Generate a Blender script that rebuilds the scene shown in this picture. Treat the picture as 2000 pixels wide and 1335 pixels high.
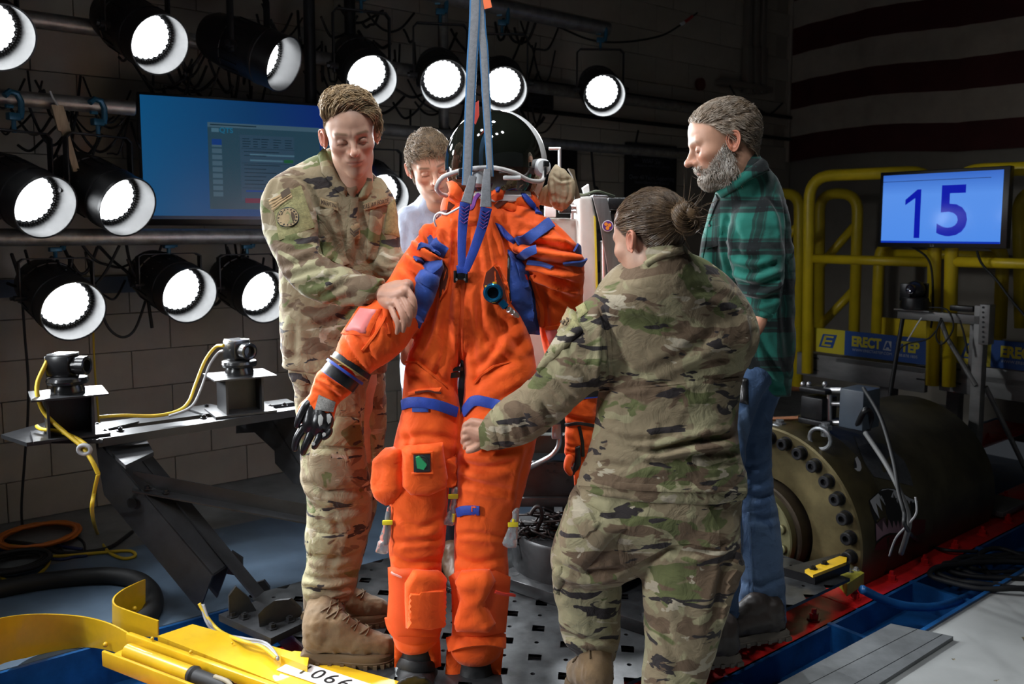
import bpy, bmesh, math, random
import numpy as np
from mathutils import Vector, Matrix
from mathutils.bvhtree import BVHTree

random.seed(7)
C = bpy.context.scene.collection
for _o in list(bpy.data.objects):
    bpy.data.objects.remove(_o)
SC = bpy.context.scene
PI = math.pi
# ------------------------------------------------------------------ camera
PITCH = math.radians(5.5)
FPX, CX, CY, HC = 1650.0, 1000.0, 609.0, 1.33
cam_d = bpy.data.cameras.new('camera')
cam = bpy.data.objects.new('camera', cam_d)
C.objects.link(cam)
cam.location = (0, 0, HC)
cam.rotation_euler = (PI / 2 - PITCH, 0, 0)
cam_d.sensor_width = 36
cam_d.lens = 36 * FPX / 2000
cam_d.shift_y = -(667.5 - CY) / 2000
cam_d.clip_start = 0.05
cam_d.dof.use_dof = True
cam_d.dof.focus_distance = 2.5
cam_d.dof.aperture_fstop = 4.5
SC.camera = cam
# ------------------------------------------------------------------ colour management, world
SC.view_settings.view_transform = 'Standard'
SC.view_settings.look = 'None'
SC.view_settings.gamma = 1
SC.view_settings.use_curve_mapping = False
SC.view_settings.exposure = 0.35
world = bpy.data.worlds.new('dim_room')
SC.world = world
world.use_nodes = True
world.node_tree.nodes['Background'].inputs[0].default_value = (0.5, 0.55, 0.62, 1)
world.node_tree.nodes['Background'].inputs[1].default_value = 0.035
# ------------------------------------------------------------------ frames: pixels, rail axes
SA, CA = math.sin(math.radians(51.8)), math.cos(math.radians(51.8))
SP, CP = math.sin(PITCH), math.cos(PITCH)

def W(px, py, Y):                      # point on the ray through a photo pixel at world depth Y
    dx, dz = (px - CX) / FPX, (CY - py) / FPX
    s = Y / (CP + dz * SP)
    return Vector((dx * s, Y, HC + s * (-SP + dz * CP)))

def G(px, py, z):                      # point on the ray at height z
    dx, dz = (px - CX) / FPX, (CY - py) / FPX
    s = (z - HC) / (-SP + dz * CP)
    return Vector((dx * s, s * (CP + dz * SP), z))

def N(px, py, n):                      # point on the ray on the vertical plane parallel to the rail, at distance n
    dx, dz = (px - CX) / FPX, (CY - py) / FPX
    vy = CP + dz * SP
    s = n / (-CA * dx + SA * vy)
    return Vector((dx * s, s * vy, HC + s * (-SP + dz * CP)))

def TP(px, py, t):                     # ... on the vertical plane across the rail at distance t
    dx, dz = (px - CX) / FPX, (CY - py) / FPX
    vy = CP + dz * SP
    s = t / (SA * dx + CA * vy)
    return Vector((dx * s, s * vy, HC + s * (-SP + dz * CP)))

def T(t, n, z=0.0):                    # rail frame -> world
    return Vector((SA * t - CA * n, CA * t + SA * n, z))

def tn(v):
    return (SA * v.x + CA * v.y, -CA * v.x + SA * v.y)

def px_of(v):                          # arrays (k,3) -> pixels
    v = np.asarray(v, float)
    x, y, z = v[..., 0], v[..., 1], v[..., 2] - HC
    f = y * CP - z * SP
    u = y * SP + z * CP
    return CX + FPX * x / f, CY - FPX * u / f

TDIR, NDIR = T(1, 0), T(0, 1)
RAILROT = math.atan2(TDIR.y, TDIR.x)   # rotation that takes +x to the rail direction

# ------------------------------------------------------------------ noise (vectorised)
def _hash(ix, iy, iz, seed):
    h = (ix.astype(np.int64) * 374761393 + iy.astype(np.int64) * 668265263 + iz.astype(np.int64) * 2147483647 + seed * 974711) & 0xFFFFFFFF
    h = ((h ^ (h >> 13)) * 1274126177) & 0xFFFFFFFF
    h = h ^ (h >> 16)
    return (h & 0xFFFF) / 32767.5 - 1.0

def vnoise(p, seed=0):                 # smooth value noise in [-1,1]
    p = np.asarray(p, float)
    i = np.floor(p).astype(np.int64)
    f = p - i
    f = f * f * (3 - 2 * f)
    out = 0
    for a in (0, 1):
        for b in (0, 1):
            for c in (0, 1):
                w = (f[:, 0] if a else 1 - f[:, 0]) * (f[:, 1] if b else 1 - f[:, 1]) * (f[:, 2] if c else 1 - f[:, 2])
                out = out + w * _hash(i[:, 0] + a, i[:, 1] + b, i[:, 2] + c, seed)
    return out

def fbm(p, seed=0, oct=3):
    p = np.asarray(p, float)
    o, a = 0, 1
    for k in range(oct):
        o = o + a * vnoise(p * 2 ** k, seed + k)
        a *= .5
    return o

# ------------------------------------------------------------------ materials
MATS = {}
def nt(m):
    m.use_nodes = True
    return m.node_tree

def ramp(nodes, stops, interp='LINEAR'):
    r = nodes.new('ShaderNodeValToRGB')
    r.color_ramp.interpolation = interp
    while len(r.color_ramp.elements) > 1:
        r.color_ramp.elements.remove(r.color_ramp.elements[-1])
    r.color_ramp.elements[0].position = stops[0][0]
    r.color_ramp.elements[0].color = (*stops[0][1], 1)
    for p, c in stops[1:]:
        e = r.color_ramp.elements.new(p)
        e.color = (*c, 1)
    return r

def mat(name, col, rough=.5, metal=0., var=.0, vscale=8., bump=0., bscale=60., spec=.5, sheen=0., stretch=None, emis=None, estr=0., alpha=1., trans=0., coat=0., col2=None, bdist=.002):
    """Principled material with optional noise colour variation and fine bump."""
    if name in MATS:
        return MATS[name]
    m = bpy.data.materials.new(name)
    t = nt(m)
    n, l = t.nodes, t.links
    b = n['Principled BSDF']
    b.inputs['Base Color'].default_value = (*col, 1)
    b.inputs['Roughness'].default_value = rough
    b.inputs['Metallic'].default_value = metal
    b.inputs['Specular IOR Level'].default_value = spec
    b.inputs['Sheen Weight'].default_value = sheen
    b.inputs['Coat Weight'].default_value = coat
    b.inputs['Transmission Weight'].default_value = trans
    b.inputs['Alpha'].default_value = alpha
    if emis:
        b.inputs['Emission Color'].default_value = (*emis, 1)
        b.inputs['Emission Strength'].default_value = estr
    if var or bump or col2:
        tc = n.new('ShaderNodeTexCoord')
        mp = n.new('ShaderNodeMapping')
        l.new(tc.outputs['Object'], mp.inputs[0])
        if stretch:
            mp.inputs['Scale'].default_value = stretch
    if var or col2:
        nz = n.new('ShaderNodeTexNoise')
        nz.inputs['Scale'].default_value = vscale
        nz.inputs['Detail'].default_value = 6
        nz.inputs['Roughness'].default_value = .65
        l.new(mp.outputs[0], nz.inputs['Vector'])
        c2 = col2 or tuple(min(1, c * (1 + var)) for c in col)
        c1 = col if col2 else tuple(c * (1 - var) for c in col)
        r = ramp(n, [(.35, c1), (.65, c2)])
        l.new(nz.outputs['Fac'], r.inputs[0])
        l.new(r.outputs[0], b.inputs['Base Color'])
        if metal > .3 or var > .3:
            mr = n.new('ShaderNodeMapRange')
            mr.inputs['To Min'].default_value = max(0, rough - .12)
            mr.inputs['To Max'].default_value = min(1, rough + .15)
            l.new(nz.outputs['Fac'], mr.inputs[0])
            l.new(mr.outputs[0], b.inputs['Roughness'])
    if bump:
        nb = n.new('ShaderNodeTexNoise')
        nb.inputs['Scale'].default_value = bscale
        nb.inputs['Detail'].default_value = 4
        l.new(mp.outputs[0], nb.inputs['Vector'])
        bp = n.new('ShaderNodeBump')
        bp.inputs['Strength'].default_value = bump
        bp.inputs['Distance'].default_value = bdist
        l.new(nb.outputs['Fac'], bp.inputs['Height'])
        l.new(bp.outputs[0], b.inputs['Normal'])
    MATS[name] = m
    return m

# ------------------------------------------------------------------ objects
def origin_of(parent):
    v = Vector((0, 0, 0))
    while parent is not None:
        v = v + Vector(parent.location)
        parent = parent.parent
    return v

def link(name, me, material=None, parent=None, smooth=True, loc=None):
    o = bpy.data.objects.new(name, me)
    C.objects.link(o)
    if material is not None and not me.materials:
        for m in (material if isinstance(material, (list, tuple)) else [material]):
            me.materials.append(m)
    if smooth:
        me.polygons.foreach_set('use_smooth', [True] * len(me.polygons))
    if parent is not None:
        o.parent = parent
    if loc is not None:
        o.location = loc
    return o

def raw_mesh(name, v, f):
    me = bpy.data.meshes.new(name)
    me.from_pydata([tuple(map(float, p)) for p in v], [], [tuple(map(int, q)) for q in f])
    me.update()
    return me

def thing(name, label, cat, loc=(0, 0, 0), rotz=0, group=None):
    o = bpy.data.objects.new(name, None)
    o.empty_display_size = .1
    C.objects.link(o)
    o.location = loc
    o.rotation_euler = (0, 0, rotz)
    return tag(o, label, cat, group)

def tag(o, label, cat, group=None, kind=None):
    o['label'] = label
    o['category'] = cat
    if group:
        o['group'] = group
    if kind:
        o['kind'] = kind
    return o

def struct(o, label=None, cat=None):
    o['kind'] = 'structure'
    if label:
        o['label'] = label
    if cat:
        o['category'] = cat
    return o

def copy_tree(o, parent=None):
    c = o.copy()
    C.objects.link(c)
    if parent is not None:
        c.parent = parent
    for ch in list(o.children):
        copy_tree(ch, c)
    return c

class MB:
    """collects shapes; build() links them as one mesh object (world coordinates unless local=True)"""
    def __init__(s):
        s.v, s.f, s.n = [], [], 0
        s.sm = []
    def add(s, v, f, smooth=None):
        v = np.asarray(v, float).reshape(-1, 3)
        s.v.append(v)
        for q in f:
            s.f.append(tuple(int(i) + s.n for i in q))
        s.n += len(v)
        return s
    def box(s, c, size, rot=None, bev=0.0):
        x, y, z = (d / 2 for d in size)
        if bev > 0:
            b = min(bev, x * .95, y * .95, z * .95)
            pts = []
            bm = bmesh.new()
            bmesh.ops.create_cube(bm, size=1)
            for q in bm.verts:
                q.co = Vector((q.co.x * 2 * x, q.co.y * 2 * y, q.co.z * 2 * z))
            bmesh.ops.bevel(bm, geom=list(bm.edges), offset=b, segments=2, affect='EDGES', profile=.5)
            bm.verts.index_update()
            v = np.array([q.co[:] for q in bm.verts])
            f = [[w.index for w in q.verts] for q in bm.faces]
            bm.free()
        else:
            v = np.array([(a * x, b * y, d * z) for a in (-1, 1) for b in (-1, 1) for d in (-1, 1)])
            f = [(0, 1, 3, 2), (4, 6, 7, 5), (0, 4, 5, 1), (2, 3, 7, 6), (0, 2, 6, 4), (1, 5, 7, 3)]
        if rot is not None:
            if isinstance(rot, (int, float)):
                R = Matrix.Rotation(rot, 3, 'Z')
            else:
                R = rot
            v = v @ np.array(R).T
        return s.add(v + np.array(c), f)
    def rbox(s, c, size, bev=0.0, rz=None):       # box in the rail frame: size = (along t, along n, z)
        return s.box(c, size, RAILROT if rz is None else RAILROT + rz, bev)
    def tube(s, pts, r, n=10, cap=True, closed=False):
        P = [np.array(p, float) for p in pts]
        k = len(P)
        rs = r if hasattr(r, '__len__') else [r] * k
        up = None
        vs = []
        for i in range(k):
            if closed:
                d = P[(i + 1) % k] - P[i - 1]
            else:
                d = P[min(i + 1, k - 1)] - P[max(i - 1, 0)]
            d = d / (np.linalg.norm(d) + 1e-12)
            if up is None:
                a = np.array((0, 0, 1.)) if abs(d[2]) < .9 else np.array((1., 0, 0))
                up = np.cross(d, a)
            up = up - d * np.dot(up, d)
            up /= np.linalg.norm(up) + 1e-12
            w = np.cross(d, up)
            an = np.arange(n) * 2 * PI / n
            vs.append(P[i] + rs[i] * (np.cos(an)[:, None] * up + np.sin(an)[:, None] * w))
        f = []
        for i in range(k if closed else k - 1):
            j = (i + 1) % k
            for q in range(n):
                f.append((i * n + q, i * n + (q + 1) % n, j * n + (q + 1) % n, j * n + q))
        if cap and not closed:
            f.append(tuple(range(n))[::-1])
            f.append(tuple((k - 1) * n + q for q in range(n)))
        return s.add(np.vstack(vs), f)
    def cyl(s, a, b, r, n=16, r2=None, bev=0):
        a, b = np.array(a, float), np.array(b, float)
        r2 = r if r2 is None else r2
        if bev:
            d = b - a
            L = np.linalg.norm(d)
            return s.lathe(a, d / L, [(0, max(r - bev, 1e-4)), (bev, r), (L - bev, r2), (L, max(r2 - bev, 1e-4))], n)
        return s.tube([a, b], [r, r2], n)
    def lathe(s, o, ax, prof, n=32, cap=True):
        """prof: list of (distance along ax, radius)"""
        o = np.array(o, float)
        ax = np.array(ax, float)
        ax /= np.linalg.norm(ax)
        a = np.array((0, 0, 1.)) if abs(ax[2]) < .9 else np.array((1., 0, 0))
        u = np.cross(ax, a)
        u /= np.linalg.norm(u)
        w = np.cross(ax, u)
        an = np.arange(n) * 2 * PI / n
        ring = np.cos(an)[:, None] * u + np.sin(an)[:, None] * w
        v = np.vstack([o + ax * h + r * ring for h, r in prof])
        f = []
        k = len(prof)
        for i in range(k - 1):
            for q in range(n):
                f.append((i * n + q, i * n + (q + 1) % n, (i + 1) * n + (q + 1) % n, (i + 1) * n + q))
        if cap:
            if prof[0][1] > 1e-5:
                f.append(tuple(range(n))[::-1])
            if prof[-1][1] > 1e-5:
                f.append(tuple((k - 1) * n + q for q in range(n)))
        return s.add(v, f)
    def prism(s, pts, ext):
        """polygon of 3-D points extruded by vector ext"""
        P = np.array([tuple(p) for p in pts], float)
        k = len(P)
        v = np.vstack([P, P + np.array(ext, float)])
        f = [tuple(range(k))[::-1], tuple(range(k, 2 * k))]
        for i in range(k):
            j = (i + 1) % k
            f.append((i, j, k + j, k + i))
        return s.add(v, f)
    def bolt(s, p, ax, r=.012, h=.010):
        p = np.array(p, float)
        s.lathe(p, ax, [(0, r * 1.7), (h * .25, r * 1.7), (h * .25, r), (h, r), (h, r * .5), (h * 1.2, r * .5)], 6)
        return s
    def sphere(s, c, r, n=16, m=10, sc=(1, 1, 1)):
        v = []
        for i in range(m + 1):
            a = PI * i / m
            for j in range(n):
                b = 2 * PI * j / n
                v.append((math.sin(a) * math.cos(b) * sc[0], math.sin(a) * math.sin(b) * sc[1], math.cos(a) * sc[2]))
        f = []
        for i in range(m):
            for j in range(n):
                f.append((i * n + j, (i + 1) * n + j, (i + 1) * n + (j + 1) % n, i * n + (j + 1) % n))
        return s.add(np.array(v) * r + np.array(c), f)
    def mesh(s, name, org=(0, 0, 0)):
        v = np.vstack(s.v) - np.array(org)
        me = raw_mesh(name, v, s.f)
        bm = bmesh.new()
        bm.from_mesh(me)
        bmesh.ops.recalc_face_normals(bm, faces=bm.faces)
        bm.to_mesh(me)
        bm.free()
        return me
    def build(s, name, material, parent=None, smooth=False, ang=None, local=False):
        """smooth: plain smooth; otherwise smooth by angle 35 degrees"""
        org = (0, 0, 0) if local else origin_of(parent)
        me = s.mesh(name, org)
        o = link(name, me, material, parent, smooth=True)
        if not smooth:
            sharp_by_angle(me, ang or 35)
        return o

def sharp_by_angle(me, deg):
    bm = bmesh.new()
    bm.from_mesh(me)
    th = math.radians(deg)
    for e in bm.edges:
        e.smooth = not (len(e.link_faces) == 2 and e.calc_face_angle(0) > th)
    bm.to_mesh(me)
    bm.free()

def spline(pts, k=8, closed=False):
    """Catmull-Rom through rows of numbers"""
    P = np.array([tuple(p) for p in pts], float)
    m = len(P)
    out = []
    segs = m if closed else m - 1
    for i in range(segs):
        if closed:
            p0, p1, p2, p3 = P[i - 1], P[i], P[(i + 1) % m], P[(i + 2) % m]
        else:
            p0, p1, p2, p3 = P[max(i - 1, 0)], P[i], P[i + 1], P[min(i + 2, m - 1)]
        for q in range(k):
            t = q / k
            out.append(.5 * ((2 * p1) + (-p0 + p2) * t + (2 * p0 - 5 * p1 + 4 * p2 - p3) * t * t + (-p0 + 3 * p1 - 3 * p2 + p3) * t ** 3))
    if not closed:
        out.append(P[-1])
    return np.array(out)

def cable(name, pts, r, material, parent=None, k=8, n=8):
    return MB().tube(spline(pts, k), r, n).build(name, material, parent, smooth=True)

def text_mesh(s, size=1.0, font_scale=(1, 1), align='CENTER', bold=0.0, shear=0.0, spacing=1.0):
    """2-D vertices and faces of a line of text, centred, height of capitals about 0.7*size"""
    cu = bpy.data.curves.new('t', 'FONT')
    cu.body = s
    cu.size = size
    cu.align_x = align
    cu.align_y = 'CENTER'
    cu.offset = bold
    cu.shear = shear
    cu.space_character = spacing
    cu.resolution_u = 4
    o = bpy.data.objects.new('t', cu)
    me = o.to_mesh()
    v = np.array([q.co[:] for q in me.vertices]).reshape(-1, 3)
    f = [list(p.vertices) for p in me.polygons]
    o.to_mesh_clear()
    bpy.data.objects.remove(o)
    bpy.data.curves.remove(cu)
    if len(v):
        v[:, 0] *= font_scale[0]
        v[:, 1] *= font_scale[1]
    return v, f

def flat_text(mb, s, o, ux, uy, size, **kw):
    """text laid on a plane: origin o, in-plane unit vectors ux, uy"""
    v, f = text_mesh(s, size, **kw)
    if len(v):
        mb.add(np.array(o) + v[:, :1] * np.array(ux) + v[:, 1:2] * np.array(uy), f)
# ------------------------------------------------------------------ lofted forms, remeshed unions and pieces laid on surfaces
from mathutils import geometry as _geo

def loft_rings(secs, k=6, nseg=40, p=2.25, caps=(True, True)):
    """secs: rows (xl, yl, xr, yr, Y, depth_ratio[, Y of the right edge][, back ratio]) : photo pixels of the left and right edge of the limb,
    world depth, half thickness in depth as a share of the half width. Returns vertices and faces of a closed tube."""
    rows = []
    for s in secs:
        s = list(s)
        if len(s) == 6: s.append(s[4])
        if len(s) == 7: s.append(s[5])
        a, b = W(s[0], s[1], s[4]), W(s[2], s[3], s[6] if s[6] is not None else s[4])
        rows.append([*a, *b, s[5], s[7]])
    R = spline(rows, k)
    A, B = R[:, 0:3], R[:, 3:6]
    cen, half = (A + B) / 2, (B - A) / 2
    hw = np.linalg.norm(half, axis=1)
    tan = np.gradient(cen, axis=0)
    tan /= np.linalg.norm(tan, axis=1)[:, None] + 1e-9
    e1 = half / hw[:, None]
    e2 = np.cross(tan, e1)
    e2 /= np.linalg.norm(e2, axis=1)[:, None] + 1e-9
    # e2 towards the viewer
    flip = e2[:, 1] > 0
    e2[flip] *= -1
    an = np.arange(nseg) * 2 * PI / nseg
    c, s_ = np.cos(an), np.sin(an)
    cx = np.sign(c) * np.abs(c) ** (2 / p)
    sx = np.sign(s_) * np.abs(s_) ** (2 / p)
    vs = []
    m = len(R)
    for i in range(m):
        dep = np.where(s_ > 0, R[i, 6], R[i, 7]) * hw[i]
        vs.append(cen[i] + hw[i] * cx[:, None] * e1[i] + (dep * sx)[:, None] * e2[i])
    def cap(i, sg):
        out = []
        for q, f in ((.35, .93), (.65, .75), (.85, .5), (.97, .2)):
            L = min(hw[i], hw[i] * R[i, 6]) * .8
            ring = cen[i] + (vs[i] - cen[i]) * f + sg * tan[i] * L * q
            out.append(ring)
        return out
    rings = list(vs)
    if caps[0]: rings = cap(0, -1)[::-1] + rings
    if caps[1]: rings = rings + cap(m - 1, 1)
    f = []
    k_ = len(rings)
    for i in range(k_ - 1):
        for q in range(nseg):
            f.append((i * nseg + q, i * nseg + (q + 1) % nseg, (i + 1) * nseg + (q + 1) % nseg, (i + 1) * nseg + q))
    f.append(tuple(range(nseg))[::-1])
    f.append(tuple((k_ - 1) * nseg + q for q in range(nseg)))
    return np.vstack(rings), f

class Form:
    """union of closed shapes -> one continuous surface"""
    def __init__(s):
        s.mb = MB()
    def loft(s, secs, **kw):
        v, f = loft_rings(secs, **kw)
        s.mb.add(v, f)
        return s
    def remesh(s, voxel=.008, smooth=3, fac=.5):
        me = s.mb.mesh('tmp')
        return remesh_mesh(me, voxel, smooth, fac)

def remesh_mesh(me, voxel, smooth=3, fac=.5):
    o = bpy.data.objects.new('tmp', me)
    C.objects.link(o)
    md = o.modifiers.new('r', 'REMESH')
    md.mode = 'VOXEL'
    md.voxel_size = voxel
    if smooth:
        sm = o.modifiers.new('s', 'SMOOTH')
        sm.iterations = smooth
        sm.factor = fac
    dg = bpy.context.evaluated_depsgraph_get()
    out = bpy.data.meshes.new_from_object(o.evaluated_get(dg))
    bpy.data.objects.remove(o)
    bpy.data.meshes.remove(me)
    return out

def mesh_arrays(me):
    v = np.empty(len(me.vertices) * 3)
    me.vertices.foreach_get('co', v)
    n = np.empty(len(me.vertices) * 3)
    me.vertex_normals.foreach_get('vector', n)
    return v.reshape(-1, 3), n.reshape(-1, 3)

def set_verts(me, v):
    me.vertices.foreach_set('co', np.ascontiguousarray(v).ravel())
    me.update()

def bvh_of(*objs):
    vs, fs, n = [], [], 0
    for o in objs:
        me = o if isinstance(o, bpy.types.Mesh) else o.data
        off = Vector((0, 0, 0)) if isinstance(o, bpy.types.Mesh) else origin_of(o)
        vs += [v.co + off for v in me.vertices]
        fs += [[i + n for i in p.vertices] for p in me.polygons]
        n = len(vs)
    return BVHTree.FromPolygons(vs, fs)

EYE = Vector((0, 0, HC))
def hit(bvh, px, py):
    d = (W(px, py, 2.0) - EYE).normalized()
    r = bvh.ray_cast(EYE, d, 12)
    if r[0] is None:
        return None, None
    nrm = r[1] if r[1].dot(d) < 0 else -r[1]
    return r[0], nrm

def seg_dist(P, A, B):
    """distance of points P (k,2) to segment AB and position along"""
    ab = B - A
    t = np.clip(((P - A) @ ab) / (ab @ ab + 1e-9), 0, 1)
    d = P - (A + t[:, None] * ab)
    return np.hypot(d[:, 0], d[:, 1]), t

def creases(me, lines, front=True, yr=None):
    """fold lines: (points_px, width_px, depth_m[, ridge share]) pressed into the surface as valleys with a ridge beside them"""
    v, n = mesh_arrays(me)
    x, y = px_of(v)
    P = np.stack([x, y], 1)
    view = v - np.array(EYE)
    view /= np.linalg.norm(view, axis=1)[:, None]
    facing = np.clip(-(view * n).sum(1) * 3, 0, 1) if front else np.ones(len(v))
    if yr is not None:
        facing = facing * ((v[:, 1] > yr[0]) & (v[:, 1] < yr[1]))
    disp = np.zeros(len(v))
    for ln in lines:
        pts, w, dep = ln[0], ln[1], ln[2]
        rid = ln[3] if len(ln) > 3 else .8
        c = spline(pts, 4)
        best = np.full(len(v), 1e9)
        sgn = np.zeros(len(v))
        pos = np.zeros(len(v))
        lo, hi = c.min(0) - 4 * w, c.max(0) + 4 * w
        idx = np.where((P[:, 0] > lo[0]) & (P[:, 0] < hi[0]) & (P[:, 1] > lo[1]) & (P[:, 1] < hi[1]) & (facing > 0))[0]
        if not len(idx): continue
        Q = P[idx]
        bb, ss, pp = np.full(len(idx), 1e9), np.zeros(len(idx)), np.zeros(len(idx))
        m = len(c) - 1
        for i in range(m):
            d, t = seg_dist(Q, c[i], c[i + 1])
            ab = c[i + 1] - c[i]
            cr = ab[0] * (Q[:, 1] - c[i][1]) - ab[1] * (Q[:, 0] - c[i][0])
            u = d < bb
            bb[u] = d[u]; ss[u] = np.sign(cr[u]); pp[u] = (i + t[u]) / m
        taper = np.clip(np.sin(PI * np.clip(pp, .0, 1)), 0, 1) ** .5 * .9 + .1
        sd = bb * ss / w
        prof = -np.exp(-sd ** 2 * 1.6) + rid * np.exp(-(sd - 1.5) ** 2 * 1.1) + rid * .5 * np.exp(-(sd + 1.5) ** 2 * 1.1)
        disp[idx] += dep * prof * taper * facing[idx]
    set_verts(me, v + n * disp[:, None])

def ripple(me, amp, scale, seed=0, sq=(1, 1, 1), ridged=True, mask=None):
    v, n = mesh_arrays(me)
    q = v * np.array(sq) * scale
    w = np.stack([fbm(q * .5 + 11.3, seed + 50, 2), fbm(q * .5 + 4.7, seed + 60, 2), fbm(q * .5 - 8.1, seed + 70, 2)], 1)
    d = fbm(q + w * .6, seed, 3)
    if ridged:
        d = .55 - np.abs(d) * 1.6
    if mask is not None:
        d = d * mask(v)
    set_verts(me, v + n * (amp * d)[:, None])

def inside_poly(P, poly):
    x, y = P[:, 0], P[:, 1]
    r = np.zeros(len(P), bool)
    j = len(poly) - 1
    for i in range(len(poly)):
        xi, yi = poly[i]; xj, yj = poly[j]
        c = ((yi > y) != (yj > y)) & (x < (xj - xi) * (y - yi) / (yj - yi + 1e-12) + xi)
        r ^= c
        j = i
    return r

def decal(name, poly, bvh, material, parent, off=.0015, thick=.002, res=7.0, bulge=0., bw=10., skirt=.004, smooth_curve=False, relax=4, wob=0., depth=None):
    """a sheet cut to a photo-pixel outline and laid on a surface with real thickness; bulge puffs its middle"""
    P = np.array(poly, float)
    if smooth_curve:
        P = spline(P, 5, closed=True)
    # resample the outline
    out = []
    for i in range(len(P)):
        a, b = P[i], P[(i + 1) % len(P)]
        k = max(1, int(round(np.hypot(*(b - a)) / res)))
        for q in range(k):
            out.append(a + (b - a) * q / k)
    out = np.array(out)
    nb = len(out)
    lo, hi = out.min(0), out.max(0)
    gx, gy = np.meshgrid(np.arange(lo[0] + res * .5, hi[0], res), np.arange(lo[1] + res * .5, hi[1], res * .87))
    gx[1::2] += res * .5
    g = np.stack([gx.ravel(), gy.ravel()], 1)
    if len(g):
        ins = inside_poly(g, out)
        dmin = np.full(len(g), 1e9)
        for i in range(nb):
            dmin = np.minimum(dmin, seg_dist(g, out[i], out[(i + 1) % nb])[0])
        keep = ins & (dmin > res * .45)
        g, dmin = g[keep], dmin[keep]
    else:
        dmin = np.zeros(0)
    allp = [Vector(p) for p in out] + [Vector(p) for p in g]
    res_ = _geo.delaunay_2d_cdt(allp, [], [list(range(nb))], 1, 1e-4)
    cv, cf, orig = res_[0], res_[2], res_[3]
    dall = np.concatenate([np.zeros(nb), dmin])
    dist = np.array([dall[o[0]] if o else 0 for o in orig])
    onb = np.array([bool(o) and o[0] < nb for o in orig])
    pos, nor, ok = [], [], []
    for p in cv:
        h, nr = hit(bvh, p.x, p.y)
        ok.append(h is not None)
        pos.append(h or Vector((0, 0, 0))); nor.append(nr or Vector((0, -1, 0)))
    pos, nor, ok = np.array(pos), np.array(nor), np.array(ok)
    if not ok.any():
        return None
    med = np.median(pos[ok][:, 1])
    cva = np.array([p[:] for p in cv])
    for i in np.where(~ok)[0]:
        j = np.where(ok)[0][np.argmin(((cva[ok] - cva[i]) ** 2).sum(1))]
        pos[i] = np.array(W(cva[i][0], cva[i][1], pos[j][1])); nor[i] = nor[j]
    nbrs = [set() for _ in cv]
    for f in cf:
        for a in range(len(f)):
            nbrs[f[a]].add(f[a - 1]); nbrs[f[a - 1]].add(f[a])
    for _ in range(relax):
        n2 = nor.copy(); p2 = pos.copy()
        for i, s in enumerate(nbrs):
            if s:
                ix = list(s)
                n2[i] = nor[i] + nor[ix].mean(0) * 2
                m_ = pos[ix].mean(0)
                # smooth along the view ray only, so the outline keeps
                d = pos[i] - np.array(EYE); d /= np.linalg.norm(d)
                p2[i] = pos[i] + d * ((m_ - pos[i]) @ d) * .5
        nor = n2 / (np.linalg.norm(n2, axis=1)[:, None] + 1e-9); pos = p2
    e = np.clip(dist / bw, 0, 1)
    h = off + thick * np.where(onb, .6, 1) + bulge * (1 - (1 - e) ** 2)
    if wob:
        h = h + wob * fbm(pos * 38, 5, 2) * e
    top = pos + nor * h[:, None]
    v = [tuple(p) for p in top]
    f = [list(q) for q in cf]
    bi = np.where(onb)[0]
    # boundary loop edges
    cnt = {}
    for q in cf:
        for a in range(len(q)):
            ed = (q[a - 1], q[a]); cnt[tuple(sorted(ed))] = cnt.get(tuple(sorted(ed)), 0) + 1
    low = {}
    for q in cf:
        for a in range(len(q)):
            i, j = q[a - 1], q[a]
            if cnt[tuple(sorted((i, j)))] == 1:
                for t in (i, j):
                    if t not in low:
                        low[t] = len(v)
                        v.append(tuple(pos[t] - nor[t] * skirt))
                f.append([j, i, low[i], low[j]])
    org = origin_of(parent)
    me = raw_mesh(name, np.array(v) - np.array(org), f)
    o = link(name, me, material, parent, smooth=True)
    sharp_by_angle(me, 50)
    return o

def strap(name, pts, bvh, material, parent, w=.04, thick=.003, off=.001, k=8, relax=6, edge=True, miss_y=None):
    """a webbing band along a photo-pixel polyline on a surface; w in metres (number or per point)"""
    P = spline(pts, k)
    pos, nor = [], []
    for p in P:
        h, nr = hit(bvh, *p) if bvh is not None else (None, None)
        pos.append(h); nor.append(nr)
    okk = [i for i in range(len(P)) if pos[i] is not None]
    for i in range(len(P)):
        if pos[i] is None:
            if okk:
                j = min(okk, key=lambda q: abs(q - i)); Y = pos[j].y; nor[i] = nor[j]
            else:
                Y = miss_y; nor[i] = Vector((0, -1, 0))
            pos[i] = W(P[i][0], P[i][1], Y)
    pos, nor = np.array(pos), np.array(nor)
    for _ in range(relax):
        q = pos.copy(); q[1:-1] = (pos[:-2] + pos[2:] + 2 * pos[1:-1]) / 4; 
        pos = q
        q = nor.copy(); q[1:-1] = nor[:-2] + nor[2:] + nor[1:-1]; nor = q / np.linalg.norm(q, axis=1)[:, None]
    return ribbon(name, pos, nor, w, thick, material, parent, off)

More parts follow.
